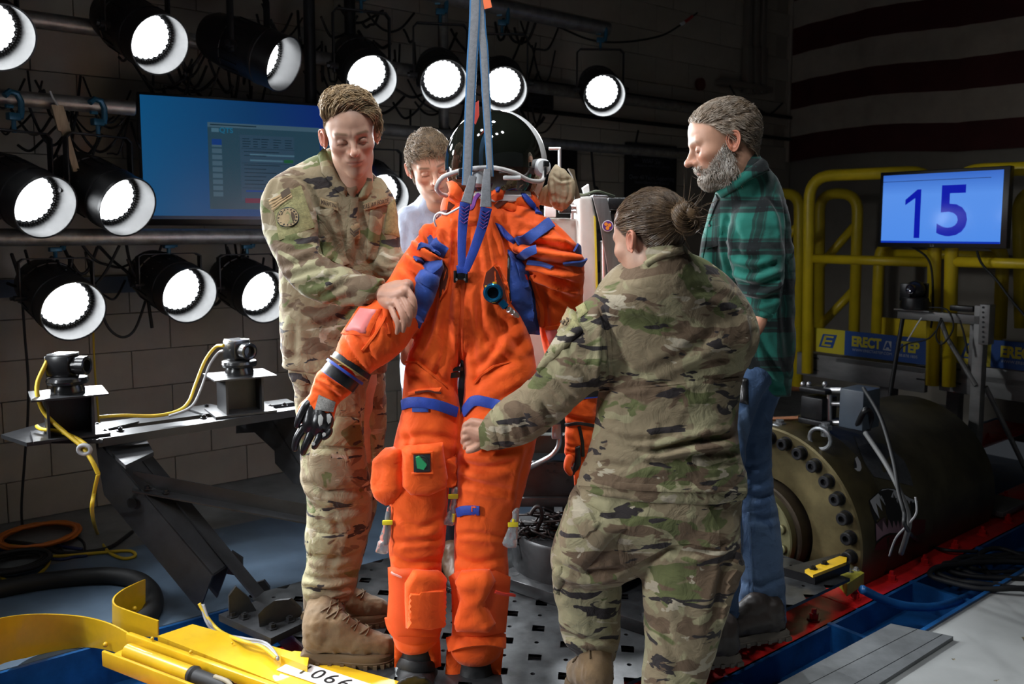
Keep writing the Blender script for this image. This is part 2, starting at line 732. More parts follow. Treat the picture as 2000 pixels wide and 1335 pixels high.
def ribbon(name, pos, nor, w, thick, material, parent, off=.001, build=True, side=None):
    pos, nor = np.array(pos, float), np.array(nor, float)
    m = len(pos)
    tan = np.gradient(pos, axis=0); tan /= np.linalg.norm(tan, axis=1)[:, None] + 1e-9
    sd = np.cross(nor, tan) if side is None else np.tile(np.array(side, float), (m, 1))
    sd /= np.linalg.norm(sd, axis=1)[:, None] + 1e-9
    nn = np.cross(tan, sd)
    ws = np.array(w if hasattr(w, '__len__') else [w, w], float)
    ws = np.interp(np.linspace(0, 1, m), np.linspace(0, 1, len(ws)), ws)
    pr = [(-.5, 0), (-.5, .7), (-.42, 1), (0, 1.1), (.42, 1), (.5, .7), (.5, 0)]
    vs = []
    for a, b in pr:
        vs.append(pos + sd * (a * ws)[:, None] + nn * (off + thick * b - (.002 if b == 0 else 0)))
    V = np.stack(vs, 1).reshape(-1, 3)
    K = len(pr)
    f = []
    for i in range(m - 1):
        for q in range(K):
            f.append((i * K + q, i * K + (q + 1) % K, (i + 1) * K + (q + 1) % K, (i + 1) * K + q))
    f.append(tuple(range(K))); f.append(tuple((m - 1) * K + q for q in range(K))[::-1])
    mb = MB().add(V, f)
    return mb.build(name, material, parent) if build else mb

def text_on(name, s, c, ux, uy, size, bvh, material, parent, off=.004, **kw):
    """text laid on a surface: centre pixel c, pixel vectors ux (reading direction) and uy (up), capital height ~ .7*size"""
    v, f = text_mesh(s, size, **kw)
    if not len(v): return None
    out = []
    last = None
    for p in v:
        x = c[0] + ux[0] * p[0] + uy[0] * p[1]; y = c[1] + ux[1] * p[0] + uy[1] * p[1]
        h, nr = hit(bvh, x, y)
        if h is None:
            h = W(x, y, last.y if last else 2.5); nr = Vector((0, -1, 0))
        last = h
        out.append(h + nr * off)
    me = raw_mesh(name, np.array(out) - np.array(origin_of(parent)), f)
    return link(name, me, material, parent, smooth=False)

def poly_on(mb, polys, bvh, off):
    """flat prints: list of pixel polygons as thin faces just above a surface"""
    for pl in polys:
        P = np.array(pl, float)
        out = []
        for i in range(len(P)):
            a, b = P[i], P[(i + 1) % len(P)]
            k = max(1, int(np.hypot(*(b - a)) / 6))
            for q in range(k): out.append(a + (b - a) * q / k)
        tri = _geo.delaunay_2d_cdt([Vector(p) for p in out], [], [list(range(len(out)))], 1, 1e-4)
        v = []
        for p in tri[0]:
            h, nr = hit(bvh, p.x, p.y)
            if h is None: h, nr = W(p.x, p.y, 3.3), Vector((0, -1, 0))
            v.append(h + nr * off)
        mb.add(np.array(v), tri[2])
# ------------------------------------------------------------------ lights that are not in a lamp's builder: none here; lamp wattages
LAMP_W, OFF_W, TOP_W = 75.0, 88.0, 34.0
ZF = -0.10                              # building floor; the sled table's top is z = 0
NW, TW = 4.70, 7.05                     # left wall along the rail, end wall across it
M_black = mat('black_paint', (.012, .012, .014), .45, var=.3, vscale=14, bump=.15, bscale=180)
M_blackm = mat('black_metal', (.016, .016, .018), .38, .35, var=.35, vscale=11, bump=.2, bscale=120)
M_dark = mat('dark_plastic', (.010, .010, .011), .35)
M_rubber = mat('black_rubber', (.011, .011, .012), .6)
M_galv = mat('galvanised_pipe', (.32, .31, .30), .42, .75, var=.25, vscale=20, bump=.1)
M_alu = mat('aluminium', (.52, .52, .53), .38, .9, var=.18, vscale=16, stretch=(1, 1, .2))
M_steel = mat('grey_steel', (.22, .23, .24), .38, .6, var=.3, vscale=12, bump=.1)
M_yellow = mat('yellow_paint', (.66, .40, .012), .33, var=.12, vscale=6, bump=.06, bscale=40, coat=.2)
M_yelrail = mat('yellow_rail_paint', (.62, .45, .012), .4, var=.10, vscale=6)
M_red = mat('red_paint', (.52, .012, .012), .32, var=.22, vscale=9, bump=.1, bscale=70)
M_blue = mat('blue_paint', (.010, .085, .26), .30, var=.35, vscale=7, bump=.15, bscale=60)
M_blueclamp = mat('blue_clamp', (.02, .11, .19), .4, .3)
M_ycab = mat('yellow_cable', (.62, .42, .02), .5)
M_orcab = mat('orange_cable', (.62, .16, .02), .5)
M_grcab = mat('grey_cable', (.30, .30, .31), .5)
M_white = mat('white_plastic', (.78, .78, .78), .4)
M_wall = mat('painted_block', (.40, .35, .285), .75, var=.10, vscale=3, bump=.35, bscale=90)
M_mortar = mat('mortar', (.33, .29, .235), .9)
M_floor = mat('concrete_floor', (.20, .205, .205), .55, var=.28, vscale=3.5, bump=.15, bscale=50)
M_bluefloor = mat('blue_floor_paint', (.10, .15, .215), .5, var=.16, vscale=3.0, bump=.1, bscale=40)

# ================================================================== setting
def slab(name, pts, thick, m):
    return MB().prism([(p.x, p.y, p.z) for p in pts], (0, 0, -thick)).build(name, m)

# floors both sides of the rail trench
TL, TH = -4.0, TW
fl = MB().prism([T(TL, 3.08, ZF), T(TH, 3.08, ZF), T(TH, NW + .2, ZF), T(TL, NW + .2, ZF)], (0, 0, -.3)).build('floor', M_floor)
struct(fl)
# pale painted floor on the near side with chipped patches
m = bpy.data.materials.new('chipped_grey_floor')
t_ = nt(m); n_, l_ = t_.nodes, t_.links
b_ = n_['Principled BSDF']; b_.inputs['Roughness'].default_value = .5
tc = n_.new('ShaderNodeTexCoord')
nz = n_.new('ShaderNodeTexNoise'); nz.inputs['Scale'].default_value = 4.2; nz.inputs['Detail'].default_value = 7; nz.inputs['Roughness'].default_value = .6
l_.new(tc.outputs['Object'], nz.inputs[0])
r_ = ramp(n_, [(0, (.20, .15, .07)), (.335, (.26, .2, .10)), (.345, (.42, .43, .42)), (.5, (.46, .47, .46)), (1, (.50, .51, .50))])
l_.new(nz.outputs[0], r_.inputs[0]); l_.new(r_.outputs[0], b_.inputs['Base Color'])
bp = n_.new('ShaderNodeBump'); bp.inputs['Strength'].default_value = .5; bp.inputs['Distance'].default_value = .004
r2 = ramp(n_, [(.33, (0, 0, 0)), (.35, (1, 1, 1))]); l_.new(nz.outputs[0], r2.inputs[0]); l_.new(r2.outputs[0], bp.inputs['Height']); l_.new(bp.outputs[0], b_.inputs['Normal'])
M_chip = m
# ragged edge along the trench
edge = []
rr = random.Random(3)
for k in range(90):
    tt = TL + (TH - TL) * k / 89
    edge.append(T(tt, 1.365 + rr.uniform(-.012, .006), ZF))
fl2 = MB().prism([(p.x, p.y, p.z) for p in edge] + [tuple(T(TH, -5, ZF)), tuple(T(TL, -5, ZF))], (0, 0, -.3)).build('floor_2', M_chip)
struct(fl2)
# blue painted strip of the far floor
st = MB().prism([T(TL, 3.10, ZF + .003), T(4.9, 3.10, ZF + .003), T(4.9, 3.98, ZF + .003), T(TL, 3.98, ZF + .003)], (0, 0, -.004)).build('trim_1', M_bluefloor)
struct(st)

# trench: blue steel frame with flanges, red rails
tr = MB()
tr.rbox(T((TL + TH) / 2, 2.22, -.46), (TH - TL, 1.72, .04))
o = tr.build('floor_3', M_blue); struct(o)
for nm, nc in (('trim_2', 1.52), ('trim_3', 2.92)):
    sgn = 1 if nc < 2.2 else -1
    f = MB()
    f.rbox(T((TL + TH) / 2, nc, -.25), (TH - TL, .30, .02))
    f.rbox(T((TL + TH) / 2, nc + sgn * .135, -.20), (TH - TL, .02, .12))
    f.rbox(T((TL + TH) / 2, nc - sgn * .15, -.17), (TH - TL, .015, .16))
    f.rbox(T((TL + TH) / 2, nc, -.36), (TH - TL, .02, .2))
    k = TL
    while k < TH:                                   # stiffeners
        f.rbox(T(k, nc, -.19), (.02, .28, .11))
        k += .62
    o = f.build(nm, M_blue); struct(o)

def red_rail(nc, label):
    root = thing('bolted_rail', label, 'rail', T(3.0, nc, -.152))
    mb = MB()
    for a, b in ((-3.9, 1.05), (1.056, 3.02), (3.026, 4.9), (4.906, 7.0)):
        mb.rbox(T((a + b) / 2, nc, -.152), (b - a, .29, .024), .003)
    mb.build('rail_plate', M_red, root)
    me = None
    k = 0
    for row in (-.085, .085):
        for q in range(22):
            tq = .2 + .29 * q + (0 if row < 0 else .11)
            p = T(tq, nc + row, -.14)
            if me is None:
                b = MB()
                b.lathe((0, 0, 0), (0, 0, 1), [(0, .026), (.004, .026), (.004, .0165), (.024, .0175), (.026, .016), (.026, .010), (.040, .010), (.042, .008)], 6)
                o = b.build('bolt', M_red, root, local=True); me = o.data
                o.location = p - root.location
            else:
                o = bpy.data.objects.new('bolt', me); C.objects.link(o); o.parent = root; o.location = p - root.location
                o.rotation_euler = (0, 0, (q * 37 + row * 100) % 6)
    return root
red_rail(1.80, 'red painted steel rail plate with big hex bolts beside the shark-faced cylinder')
red_rail(2.62, 'red painted rail plate mostly hidden beneath the perforated table and yellow arm')

# left wall of painted blocks
wl = MB().rbox(T((TL + TW) / 2, NW + .1, 1.9), (TW - TL, .16, 4.4)).build('wall_left', M_mortar); struct(wl)
bl = MB().box((0, 0, 0), (.3965, .03, .1965), None, .003)
bme = bl.mesh('block')
for p in bme.polygons: p.use_smooth = False
bme.materials.append(M_wall)
cnt = 0
rest = []
cols = [(r, c) for c in range(17) for r in range(18)]
for r, c in cols:
    tt = .35 + .4 * c + (.2 if r % 2 else 0)
    zz = ZF + .1 + .2 * r
    if tt + .2 > TW: continue
    p = T(tt, NW + .012 + rr.uniform(-.0012, .0012), zz)
    o = bpy.data.objects.new('block', bme); C.objects.link(o); o.parent = wl
    o.location = p; o.rotation_euler = (0, 0, RAILROT); cnt += 1
more = MB()
for r in range(18):
    for c in range(11):
        tt = .35 - .4 * (c + 1) + (.2 if r % 2 else 0)
        more.rbox(T(tt, NW + .012, ZF + .1 + .2 * r), (.3965, .03, .1965), .003)
o = more.build('block', M_wall, wl); o['kind'] = 'stuff'
# blue-grey dado strip and a wall conduit
o = MB().rbox(T(2.5, NW - .015, N(100, 560, NW).z), (9, .012, .085)).build('trim_4', mat('dado', (.07, .10, .15), .6, var=.1)); struct(o)

# end wall, ceiling, back and right walls (outside the frame they close the hall)
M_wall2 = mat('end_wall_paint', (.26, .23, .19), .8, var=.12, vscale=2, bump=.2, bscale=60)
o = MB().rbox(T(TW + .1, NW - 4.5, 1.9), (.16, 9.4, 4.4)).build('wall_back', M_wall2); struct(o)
o = MB().rbox(T((TL + TW) / 2, NW - 4.5, 4.15), (TW - TL, 9.4, .1)).build('ceiling', mat('ceiling_dark', (.03, .03, .03), .9)); struct(o)

# ================================================================== lamp bank
LR = .132
M_lampin = mat('lamp_hood_inside', (.010, .010, .011), .38, spec=.9)
M_led = mat('led_light', (1, 1, 1), .5, emis=(.93, .97, 1.0), estr=4.5)
def lamp_meshes():
    hb = MB()
    hb.lathe((0, 0, 0), (0, -1, 0), [(-.46, .03), (-.455, .07), (-.44, .095), (-.40, .115), (-.32, .125), (-.30, .125), (-.298, .131), (-.28, .131), (-.278, .126), (-.12, .130), (-.115, .135), (-.10, .135), (-.095, LR), (0, LR), (0, LR - .003), (-.123, LR - .006), (-.125, .1)], 40, cap=False)
    for k in range(18):                             # heat-sink fins near the back
        a = 2 * PI * k / 18
        hb.box((.1225 * math.cos(a), .235, .1225 * math.sin(a)), (.006, .11, .02), Matrix.Rotation(-a + PI / 2, 3, 'Y'))
    hood = MB()
    hood.lathe((0, 0, 0), (0, -1, 0), [(-.120, LR - .012), (-.002, LR - .005), (.001, LR - .002), (.001, LR + .001), (-.012, LR + .002)], 48, cap=False)
    led = MB()
    led.lathe((0, 0, 0), (0, -1, 0), [(-.118, .0), (-.1179, .090)], 40, cap=False)
    pts = [(0, 0)]
    for q, k in ((1, 6), (2, 12), (3, 18), (4, 24)):
        pts += [((.0222 * q) * math.cos(2 * PI * i / k + q * .3), (.0222 * q) * math.sin(2 * PI * i / k + q * .3)) for i in range(k)]
    for x, z in pts:
        led.lathe((x, .118, z), (0, -1, 0), [(0, .0125), (.004, .0115), (.008, .007), (.009, 0)], 9, cap=False)
    rg = MB()
    for k in range(60):
        a = 2 * PI * k / 60
        rg.box((.1125 * math.cos(a), .112, .1125 * math.sin(a)), (.003, .01, .016), Matrix.Rotation(-a + PI / 2, 3, 'Y'))
    rg.lathe((0, 0, 0), (0, -1, 0), [(-.122, .088), (-.121, .125)], 40, cap=False)
    yk = MB()
    yk.tube([(-.148, 0, 0), (-.15, 0, .03), (-.15, 0, .20), (-.135, 0, .225), (.135, 0, .225), (.15, 0, .20), (.15, 0, .03), (.148, 0, 0)], .0, 4)
    yk = MB()
    for sx in (-1, 1):
        yk.box((sx * .15, 0, .10), (.008, .034, .26), None, .002)
        yk.cyl((sx * .128, 0, 0), (sx * .172, 0, 0), .018, 12)
        yk.cyl((sx * .172, 0, 0), (sx * .186, 0, 0), .012, 6)
        yk.box((sx * .14, 0, .236), (.036, .034, .008), Matrix.Rotation(sx * .8, 3, 'Y'), .002)
    yk.box((0, 0, .247), (.26, .034, .008), None, .002)
    cl = MB()
    cl.cyl((0, 0, .24), (0, 0, .30), .009, 8)
    cl.box((0, 0, .305), (.05, .03, .03), None, .004)
    cl.tube([(.028 + 0, 0, .30), (.034, 0, .33), (.035, 0, .37), (.02, 0, .40), (-.01, 0, .405), (-.032, 0, .385)], .013, 8)
    cl.cyl((-.03, 0, .345), (.0, 0, .345), .008, 8)
    return hb, hood, led, rg, yk, cl
_hb, _hood, _led, _rg, _yk, _cl = [x for x in lamp_meshes()]
_LM = []
for nm, mb, mm, sm in (('housing', _hb, M_black, 30), ('hood_lining', _hood, M_lampin, 40), ('led_cluster', _led, M_led, 60), ('led_ring', _rg, M_dark, 30), ('yoke', _yk, M_black, 30), ('pipe_clamp', _cl, M_blueclamp, 40)):
    me = mb.mesh(nm); me.materials.append(mm)
    me.polygons.foreach_set('use_smooth', [True] * len(me.polygons)); sharp_by_angle(me, sm)
    _LM.append((nm, me))
lamp_light = bpy.data.lights.new('lamp_beam', 'SPOT')
lamp_light.energy = LAMP_W; lamp_light.spot_size = math.radians(70); lamp_light.spot_blend = .8
lamp_light.shadow_soft_size = .09; lamp_light.color = (.93, .97, 1.0)
off_light = lamp_light.copy(); off_light.energy = OFF_W; off_light.spot_size = math.radians(60)
top_light = lamp_light.copy(); top_light.energy = TOP_W; top_light.spot_size = math.radians(60)

def lamp(label, pos, aim, light=lamp_light, zp=None, group=None, name='stage_lamp'):
    """pos: centre of the front rim"""
    pos, aim = Vector(pos), Vector(aim)
    d = (aim - pos).normalized()
    piv = pos - d * .20
    root = thing(name, label, 'lamp', piv, 0, group)
    q = d.to_track_quat('-Y', 'Z')
    for nm, me in _LM:
        o = bpy.data.objects.new(nm, me); C.objects.link(o); o.parent = root
        if nm in ('yoke', 'pipe_clamp'):
            if zp: o.scale = (1, 1, max(.55, min(1.7, (zp - piv.z) / .385)))
            o.rotation_euler = (0, 0, math.atan2(d.y, d.x) + PI / 2)
        else:
            o.rotation_euler = q.to_euler()
            o.location = d * .20
    L = bpy.data.objects.new('lamp_beam', light); C.objects.link(L); L.parent = root
    L.location = d * .19; L.rotation_euler = d.to_track_quat('-Z', 'Y').to_euler()
    return root
SUBJ = Vector((-.05, 2.5, 1.0))
NA, NB, NC = 3.86, 3.86, 3.95
bank = [
    ('lit stage lamp cut by the left photo edge, top row', (3, 74), NA, (.0, 2.0, .9)),
    ('lit stage lamp above the top-left corner of the blue desktop screen', (314, 88), NA, (.35, 2.35, 1.0)),
    ('lit stage lamp turned far right, above the right half of the desktop screen', (556, 126), NA, (1.5, 3.3, 1.0)),
    ('lit stage lamp directly above the left soldier\'s blond head', (727, 158), NA, (.25, 2.4, .9)),
    ('lit stage lamp left of the blue sling straps above the brown-haired man', (869, 165), NA, (.2, 1.9, .9)),
    ('lit stage lamp right behind the sling, above the black helmet visor', (985, 176), NA, (.2, 1.9, .9)),
    ('lit stage lamp at the right end of the top row, its yoke in plain view', (1181, 187), NA, (.75, 2.3, 1.0)),
    ('lit stage lamp in the middle row nearest the left photo edge', (91, 405), NB, (.4, 2.2, .5)),
    ('lit stage lamp in front of the lower-left corner of the desktop screen', (251, 405), NB, (.45, 2.4, .5)),
    ('stage lamp mostly hidden between the left soldier and the brown-haired man', (752, 388), NB, (.3, 2.4, .7)),
    ('lit stage lamp in the bottom row above the left camera pedestal', (145, 608), NC, (.2, 1.6, .2)),
    ('lit stage lamp in the bottom row above the gap between the two cameras', (372, 577), NC, (.35, 2.2, .45)),
    ('lit stage lamp touching the left soldier\'s back in the bottom row', (522, 580), NC, (.45, 2.4, .5)),
]
zlow, zmid, ztop = N(100, 463, 4.08).z, N(100, 198, 4.08).z, N(1100, 45, 4.08).z
for k, (lb, (px, py), nn, aim) in enumerate(bank):
    lamp(lb, N(px, py, nn), aim, zp=ztop if k < 7 else zmid if k < 10 else zlow)
# the same bank goes on past the left edge of the frame, its far lamps unseen and set off its line to brighten the suit's front, and an overhead row above the sled
for k, (tt, zz) in enumerate([(.15, 2.05), (-.35, 2.1), (-1.7, 2.2), (-.1, 1.45), (-1.9, 1.55), (-2.3, 2.2), (-2.5, 1.5)]):
    lamp('unseen stage lamp number %s beyond the left photo edge, %s row' % (('one', 'two', 'three', 'one', 'two', 'four', 'three')[k], 'upper' if zz > 2 else 'lower'), T(tt, 3.7 if tt > -1 else 2.75, zz), (.1, 2.4, .75) if k not in (1, 3) else (-.9, 2.7, .0), off_light, group='lamps of the bank outside the frame', name='stage_lamp')
for k in range(8):
    lamp('overhead lamp above the sled, %s from the near end of the %s row' % (('first', 'second', 'third', 'fourth')[k % 4], ('camera-side', 'wall-side')[k // 4]), T(.1 + .5 * (k % 4), 1.0 + 1.1 * (k // 4), 3.45), (.0, 2.5, .6), top_light, group='overhead lamps outside the frame', name='overhead_lamp')

# pipes of the bank
def pipe(label, a, b, r=.033, m=M_galv, name='rig_pipe'):
    o = MB()
    o.cyl(a, b, r, 20, bev=.003)
    p = o.build(name, m)
    return tag(p, label, 'pipe')
NP = 4.08
zlow, zmid = N(100, 463, NP).z, N(100, 198, NP).z
pipe('lowest horizontal grey rig pipe, under the desktop screen', T(-2.5, NP, zlow), T(4.6, NP, zlow), .037)
pipe('middle horizontal grey rig pipe behind the wooden paddle', T(-2.5, NP, zmid), T(tn(N(262, 200, NP))[0], NP, zmid), .033)
pipe('middle rig pipe going on right of the desktop screen, behind the blond head', T(tn(N(724, 240, NP))[0], NP, zmid), T(5.0, NP, zmid), .033)
ztop = N(1100, 45, NP).z
pipe('upper grey rig pipe whose open end shows at top right of the bank', T(-2.5, NP - .05, ztop), T(tn(N(1176, 38, NP))[0], NP - .05, ztop), .045)
zb = N(120, 45, 4.3).z
pipe('grey rig pipe running behind the top row of lamps', T(-2.5, 4.3, zb), T(5.4, 4.3, zb), .036)
for px, lb in ((868, 'upright grey rig pipe behind the lamp left of the sling'), (612, 'upright dark rig pipe left of the blond head'), (690, 'upright dark rig pipe above the blond head')):
    p = N(px, 400, 4.2); pipe(lb, (p.x, p.y, ZF), (p.x, p.y, 3.6), .03, M_galv if px > 800 else M_blackm)
# long wide pipe crossing the wall right of the helmet
p = N(1175, 240, 4.35)
for k, (za, lb) in enumerate(((N(1200, 180, 4.6).z, 'upper thin dark conduit along the wall right of the lamps'), (N(1200, 232, 4.6).z, 'lower thin dark conduit along the wall right of the lamps'))):
    pipe(lb, T(3.2, 4.62, za), T(6.9, 4.62, za), .016, M_blackm, 'conduit')
    # sleeves
# wooden paddle hanging from the middle pipe
a, b = N(112, 205, 4.0), N(150, 335, 4.0)
pd = MB(); d = (b - a)
u = TDIR.normalized()
L = [(0, .022), (.38, .025), (.40, .014), (1.0, .013)]
prev = None
for i in range(3):
    p0, p1 = a + d * L[i][0], a + d * L[i + 1][0]
    w0, w1 = u * L[i][1], u * L[i + 1][1]
    pd.prism([p0 - w0, p0 + w0, p1 + w1, p1 - w1], tuple(NDIR * .022))
o = pd.build('wooden_paddle', mat('pale_wood', (.42, .33, .22), .6, var=.2, vscale=6, stretch=(8, 8, 1)))
tag(o, 'pale wooden paddle hanging from the middle rig pipe at left', 'paddle')
MB().tube(spline([N(98, 178, 4.03), N(104, 192, 4.02), N(113, 206, 4.0)], 6), .004, 6).build('cord', M_white, o)

# cables hanging in the bank
def wall_cable(label, pts, n, r=.006, m=M_rubber):
    o = cable('cable', [N(x, y, n) for x, y in pts], r, m)
    return tag(o, label, 'cable')
wall_cable('thin black cable hanging down the block wall at far left', [(42, 560), (48, 650), (55, 740), (54, 820), (48, 900), (42, 1000), (50, 1070)], 4.55)
wall_cable('black cable looping between the two left bottom-row lamps', [(195, 600), (212, 640), (238, 658), (262, 645), (280, 600), (290, 560)], 4.2)
wall_cable('short black cable tail hanging by the second bottom-row lamp', [(288, 520), (289, 580), (297, 640)], 4.15, .008)
wall_cable('thin yellow cable hanging down the wall behind the left camera', [(180, 500), (181, 600), (184, 700), (188, 760), (194, 830)], 4.4, .005, M_ycab)
wall_cable('black cable sagging across the top right with a red and white marker', [(905, -10), (1010, 18), (1090, 52), (1155, 78), (1220, 82), (1290, 70), (1330, 48), (1362, 25)], 4.35, .007)
a = [(1330, 48), (1342, 40), (1352, 32)]
o = cable('cable_marker', [N(x, y, 4.345) for x, y in a], .012, mat('marker_red', (.5, .03, .03), .5)); tag(o, 'red and white sleeve on the sagging cable at top right', 'marker')
cable('white_band', [N(x, y, 4.34) for x, y in [(1330, 48), (1336, 44)]], .0135, M_white, o)
tg = MB(); q = random.Random(11)
def tangle(px0, px1, py0, py1, n, k, r):
    for i in range(k):
        x0, y0 = q.uniform(px0, px1), q.uniform(py0, py1)
        x1, y1 = x0 + q.uniform(-110, 110), y0 + q.uniform(-30, 90)
        sag = q.uniform(15, 70)
        pts = [N(x0 + (x1 - x0) * s, y0 + (y1 - y0) * s + sag * 4 * s * (1 - s) + q.uniform(-8, 8), min(4.5, n + q.uniform(.06, .25))) for s in (0, .25, .5, .75, 1)]
        tg.tube(spline(pts, 6), r * q.uniform(.7, 1.2), 6)
tangle(20, 260, 130, 250, 4.15, 22, .006)
tangle(20, 250, 470, 520, 4.1, 14, .007)
tangle(260, 660, 20, 150, 4.2, 30, .007)
tangle(640, 1060, 0, 240, 4.25, 40, .008)
tangle(440, 520, 470, 520, 4.1, 8, .007)
tangle(1000, 1500, 140, 300, 4.4, 12, .008)
o = tg.build('cable_tangle', M_rubber, smooth=True); tag(o, 'tangle of black cables draped around the lamp rig pipes', 'cables', kind='stuff')
# rig odds and ends: dark boxes behind the lamps
for (x0, y0, x1, y1), nn, lb in (((1030, 165, 1082, 215), 4.58, 'dark electrical box on the wall behind the right lamps'), ((1035, 285, 1128, 410), 4.58, 'tall dark cabinet on the wall behind the helmet bag')):
    a, b = N(x0, y0, nn), N(x1, y1, nn)
    ta, tb = tn(a)[0], tn(b)[0]
    o = MB().rbox(T((ta + tb) / 2, nn + .05, (a.z + b.z) / 2), (abs(tb - ta), .1, abs(a.z - b.z)), .01)
    for k in range(3):
        o.rbox(T((ta + tb) / 2, nn - .004, a.z + (b.z - a.z) * (k + .5) / 3), (abs(tb - ta) * .8, .01, .02), .003)
    tag(o.build('wall_cabinet', M_black), lb, 'cabinet')

# ================================================================== desktop screen at left
tvd = Vector((math.sin(math.radians(63.5)), math.cos(math.radians(63.5)), 0))
tvn = Vector((tvd.y, -tvd.x, 0))                  # faces the camera side
p_bl = N(277, 440, 4.22)
tv_w, tv_h = 1.14, None
p_tl = W(274, 178, p_bl.y)
tv_h = p_tl.z - p_bl.z
tv = thing('desktop_screen', 'large wall screen at left showing a blue desktop with program windows', 'screen', p_bl + tvd * tv_w / 2)
rz = math.atan2(tvd.y, tvd.x)
ctr = p_bl + tvd * tv_w / 2 + Vector((0, 0, tv_h / 2))
MB().box(tuple(ctr - tvn * .03), (tv_w, .06, tv_h), rz, .006).build('casing', M_dark, tv)
ESCR = .6
def emat(name, col, s, glossy=.25):
    return mat(name, (0.0, 0.0, 0.0), glossy, emis=col, estr=s * ESCR)
# blue desktop with a soft left-to-right change shown on the panel
m = bpy.data.materials.new('desktop_panel'); t_ = nt(m); n_, l_ = t_.nodes, t_.links
b_ = n_['Principled BSDF']; b_.inputs['Base Color'].default_value = (.004, .004, .005, 1); b_.inputs['Roughness'].default_value = .3
tc = n_.new('ShaderNodeTexCoord'); gx = n_.new('ShaderNodeSeparateXYZ'); l_.new(tc.outputs['Generated'], gx.inputs[0])
r_ = ramp(n_, [(0, (.004, .10, .27)), (.45, (.002, .05, .17)), (.8, (.002, .022, .19)), (1, (.003, .02, .2))])
l_.new(gx.outputs['X'], r_.inputs[0]); l_.new(r_.outputs[0], b_.inputs['Emission Color']); b_.inputs['Emission Strength'].default_value = .5
bz = .012
def panel(name, u0, v0, u1, v1, off, m, parent, th=.002):
    c = p_bl + tvd * tv_w * (u0 + u1) / 2 + Vector((0, 0, tv_h * (v0 + v1) / 2)) + tvn * off
    return MB().box(tuple(c), (tv_w * (u1 - u0), th, tv_h * (v1 - v0)), rz).build(name, m, parent)
panel('panel', .012, .05, .988, .978, .001, m, tv)
E_win = emat('window_grey', (.018, .055, .085), 1.0); E_bar = emat('window_bar', (.05, .105, .15), 1.0); E_in = emat('window_form', (.025, .06, .10), 1.0)
E_red = emat('red_button', (.12, .015, .04), 1.0); E_gr = emat('green_button', (.01, .09, .03), 1.0); E_txt = emat('dark_text', (.006, .022, .036), 1.0); E_lite = emat('light_text', (.06, .14, .20), 1.0)
E_task = emat('task_bar', (.004, .015, .04), 1.0); E_blue = emat('blue_button', (.005, .04, .19), 1.0)
win = MB()
panel('program_window', .27, .13, .745, .80, .003, E_win, tv)
panel('second_window', .752, .2, .93, .73, .0025, emat('pale_window', (.03, .075, .12), 1.0), tv)
panel('title_bar', .27, .765, .745, .80, .005, E_bar, tv)
panel('form', .40, .2, .63, .715, .005, E_in, tv)
panel('task_bar', .012, .05, .988, .075, .003, E_task, tv)
panel('red_button', .415, .18, .62, .218, .007, E_red, tv)
panel('green_button', .585, .505, .625, .53, .007, E_gr, tv)
tb = MB(); tl = MB(); lite = MB(); q = random.Random(5)
def bar(mb, u0, u1, v, h=.006, off=.0075):
    c = p_bl + tvd * tv_w * (u0 + u1) / 2 + Vector((0, 0, tv_h * v)) + tvn * off
    mb.box(tuple(c), (tv_w * (u1 - u0), .001, tv_h * h), rz)
for i in range(4):
    for a in (.41, .455, .49, .54, .59):
        bar(tb, a, a + q.uniform(.018, .035), .685 - .02 * i)
for v in (.585, .555, .48, .45, .42, .39, .36, .33): bar(tb, .415, .415 + q.uniform(.08, .17), v)
for v in (.61, .495, .30): bar(tb, .405, .63, v, .003)
for v in (.562, .518): bar(lite, .44, .58 if v < .55 else .63, v, .014)
for i in range(9): bar(tl, .285, .325, .63 - .048 * i, .035, .0055)
for i in range(5): bar(tb, .77, .77 + q.uniform(.03, .07), .68 - .035 * i)
bar(tb, .84, .87, .6); bar(tb, .28, .47, .783, .008)
bar(lite, .285, .315, .742, .03, .006)
tb.build('dark_text', E_txt, tv)['kind'] = 'stuff'; lite.build('input_field', E_lite, tv)['kind'] = 'stuff'; tl.build('side_icon', E_bar, tv)['kind'] = 'stuff'
bar(tl2 := MB(), .285, .325, .65, .045, .008); tl2.build('blue_icon', E_blue, tv)
bar(tl3 := MB(), .42, .56, .275, .014, .008); tl3.build('blue_link', E_blue, tv)
tx = MB(); c = p_bl + tvd * tv_w * .345 + Vector((0, 0, tv_h * .742)) + tvn * .007
flat_text(tx, 'QTS', c, tvd, Vector((0, 0, 1)), .034, bold=.001); tx.build('logo_text', emat('logo_blue', (.01, .12, .22), 1.0), tv)
tx = MB()
for u in (.80, .865): bar(tx, u, u + .014, .925, .03, .006)
tx.build('desktop_icon', emat('icon', (.07, .17, .27), 1.0), tv)
panel('maker_badge', .51, .022, .55, .03, .003, M_white, tv)

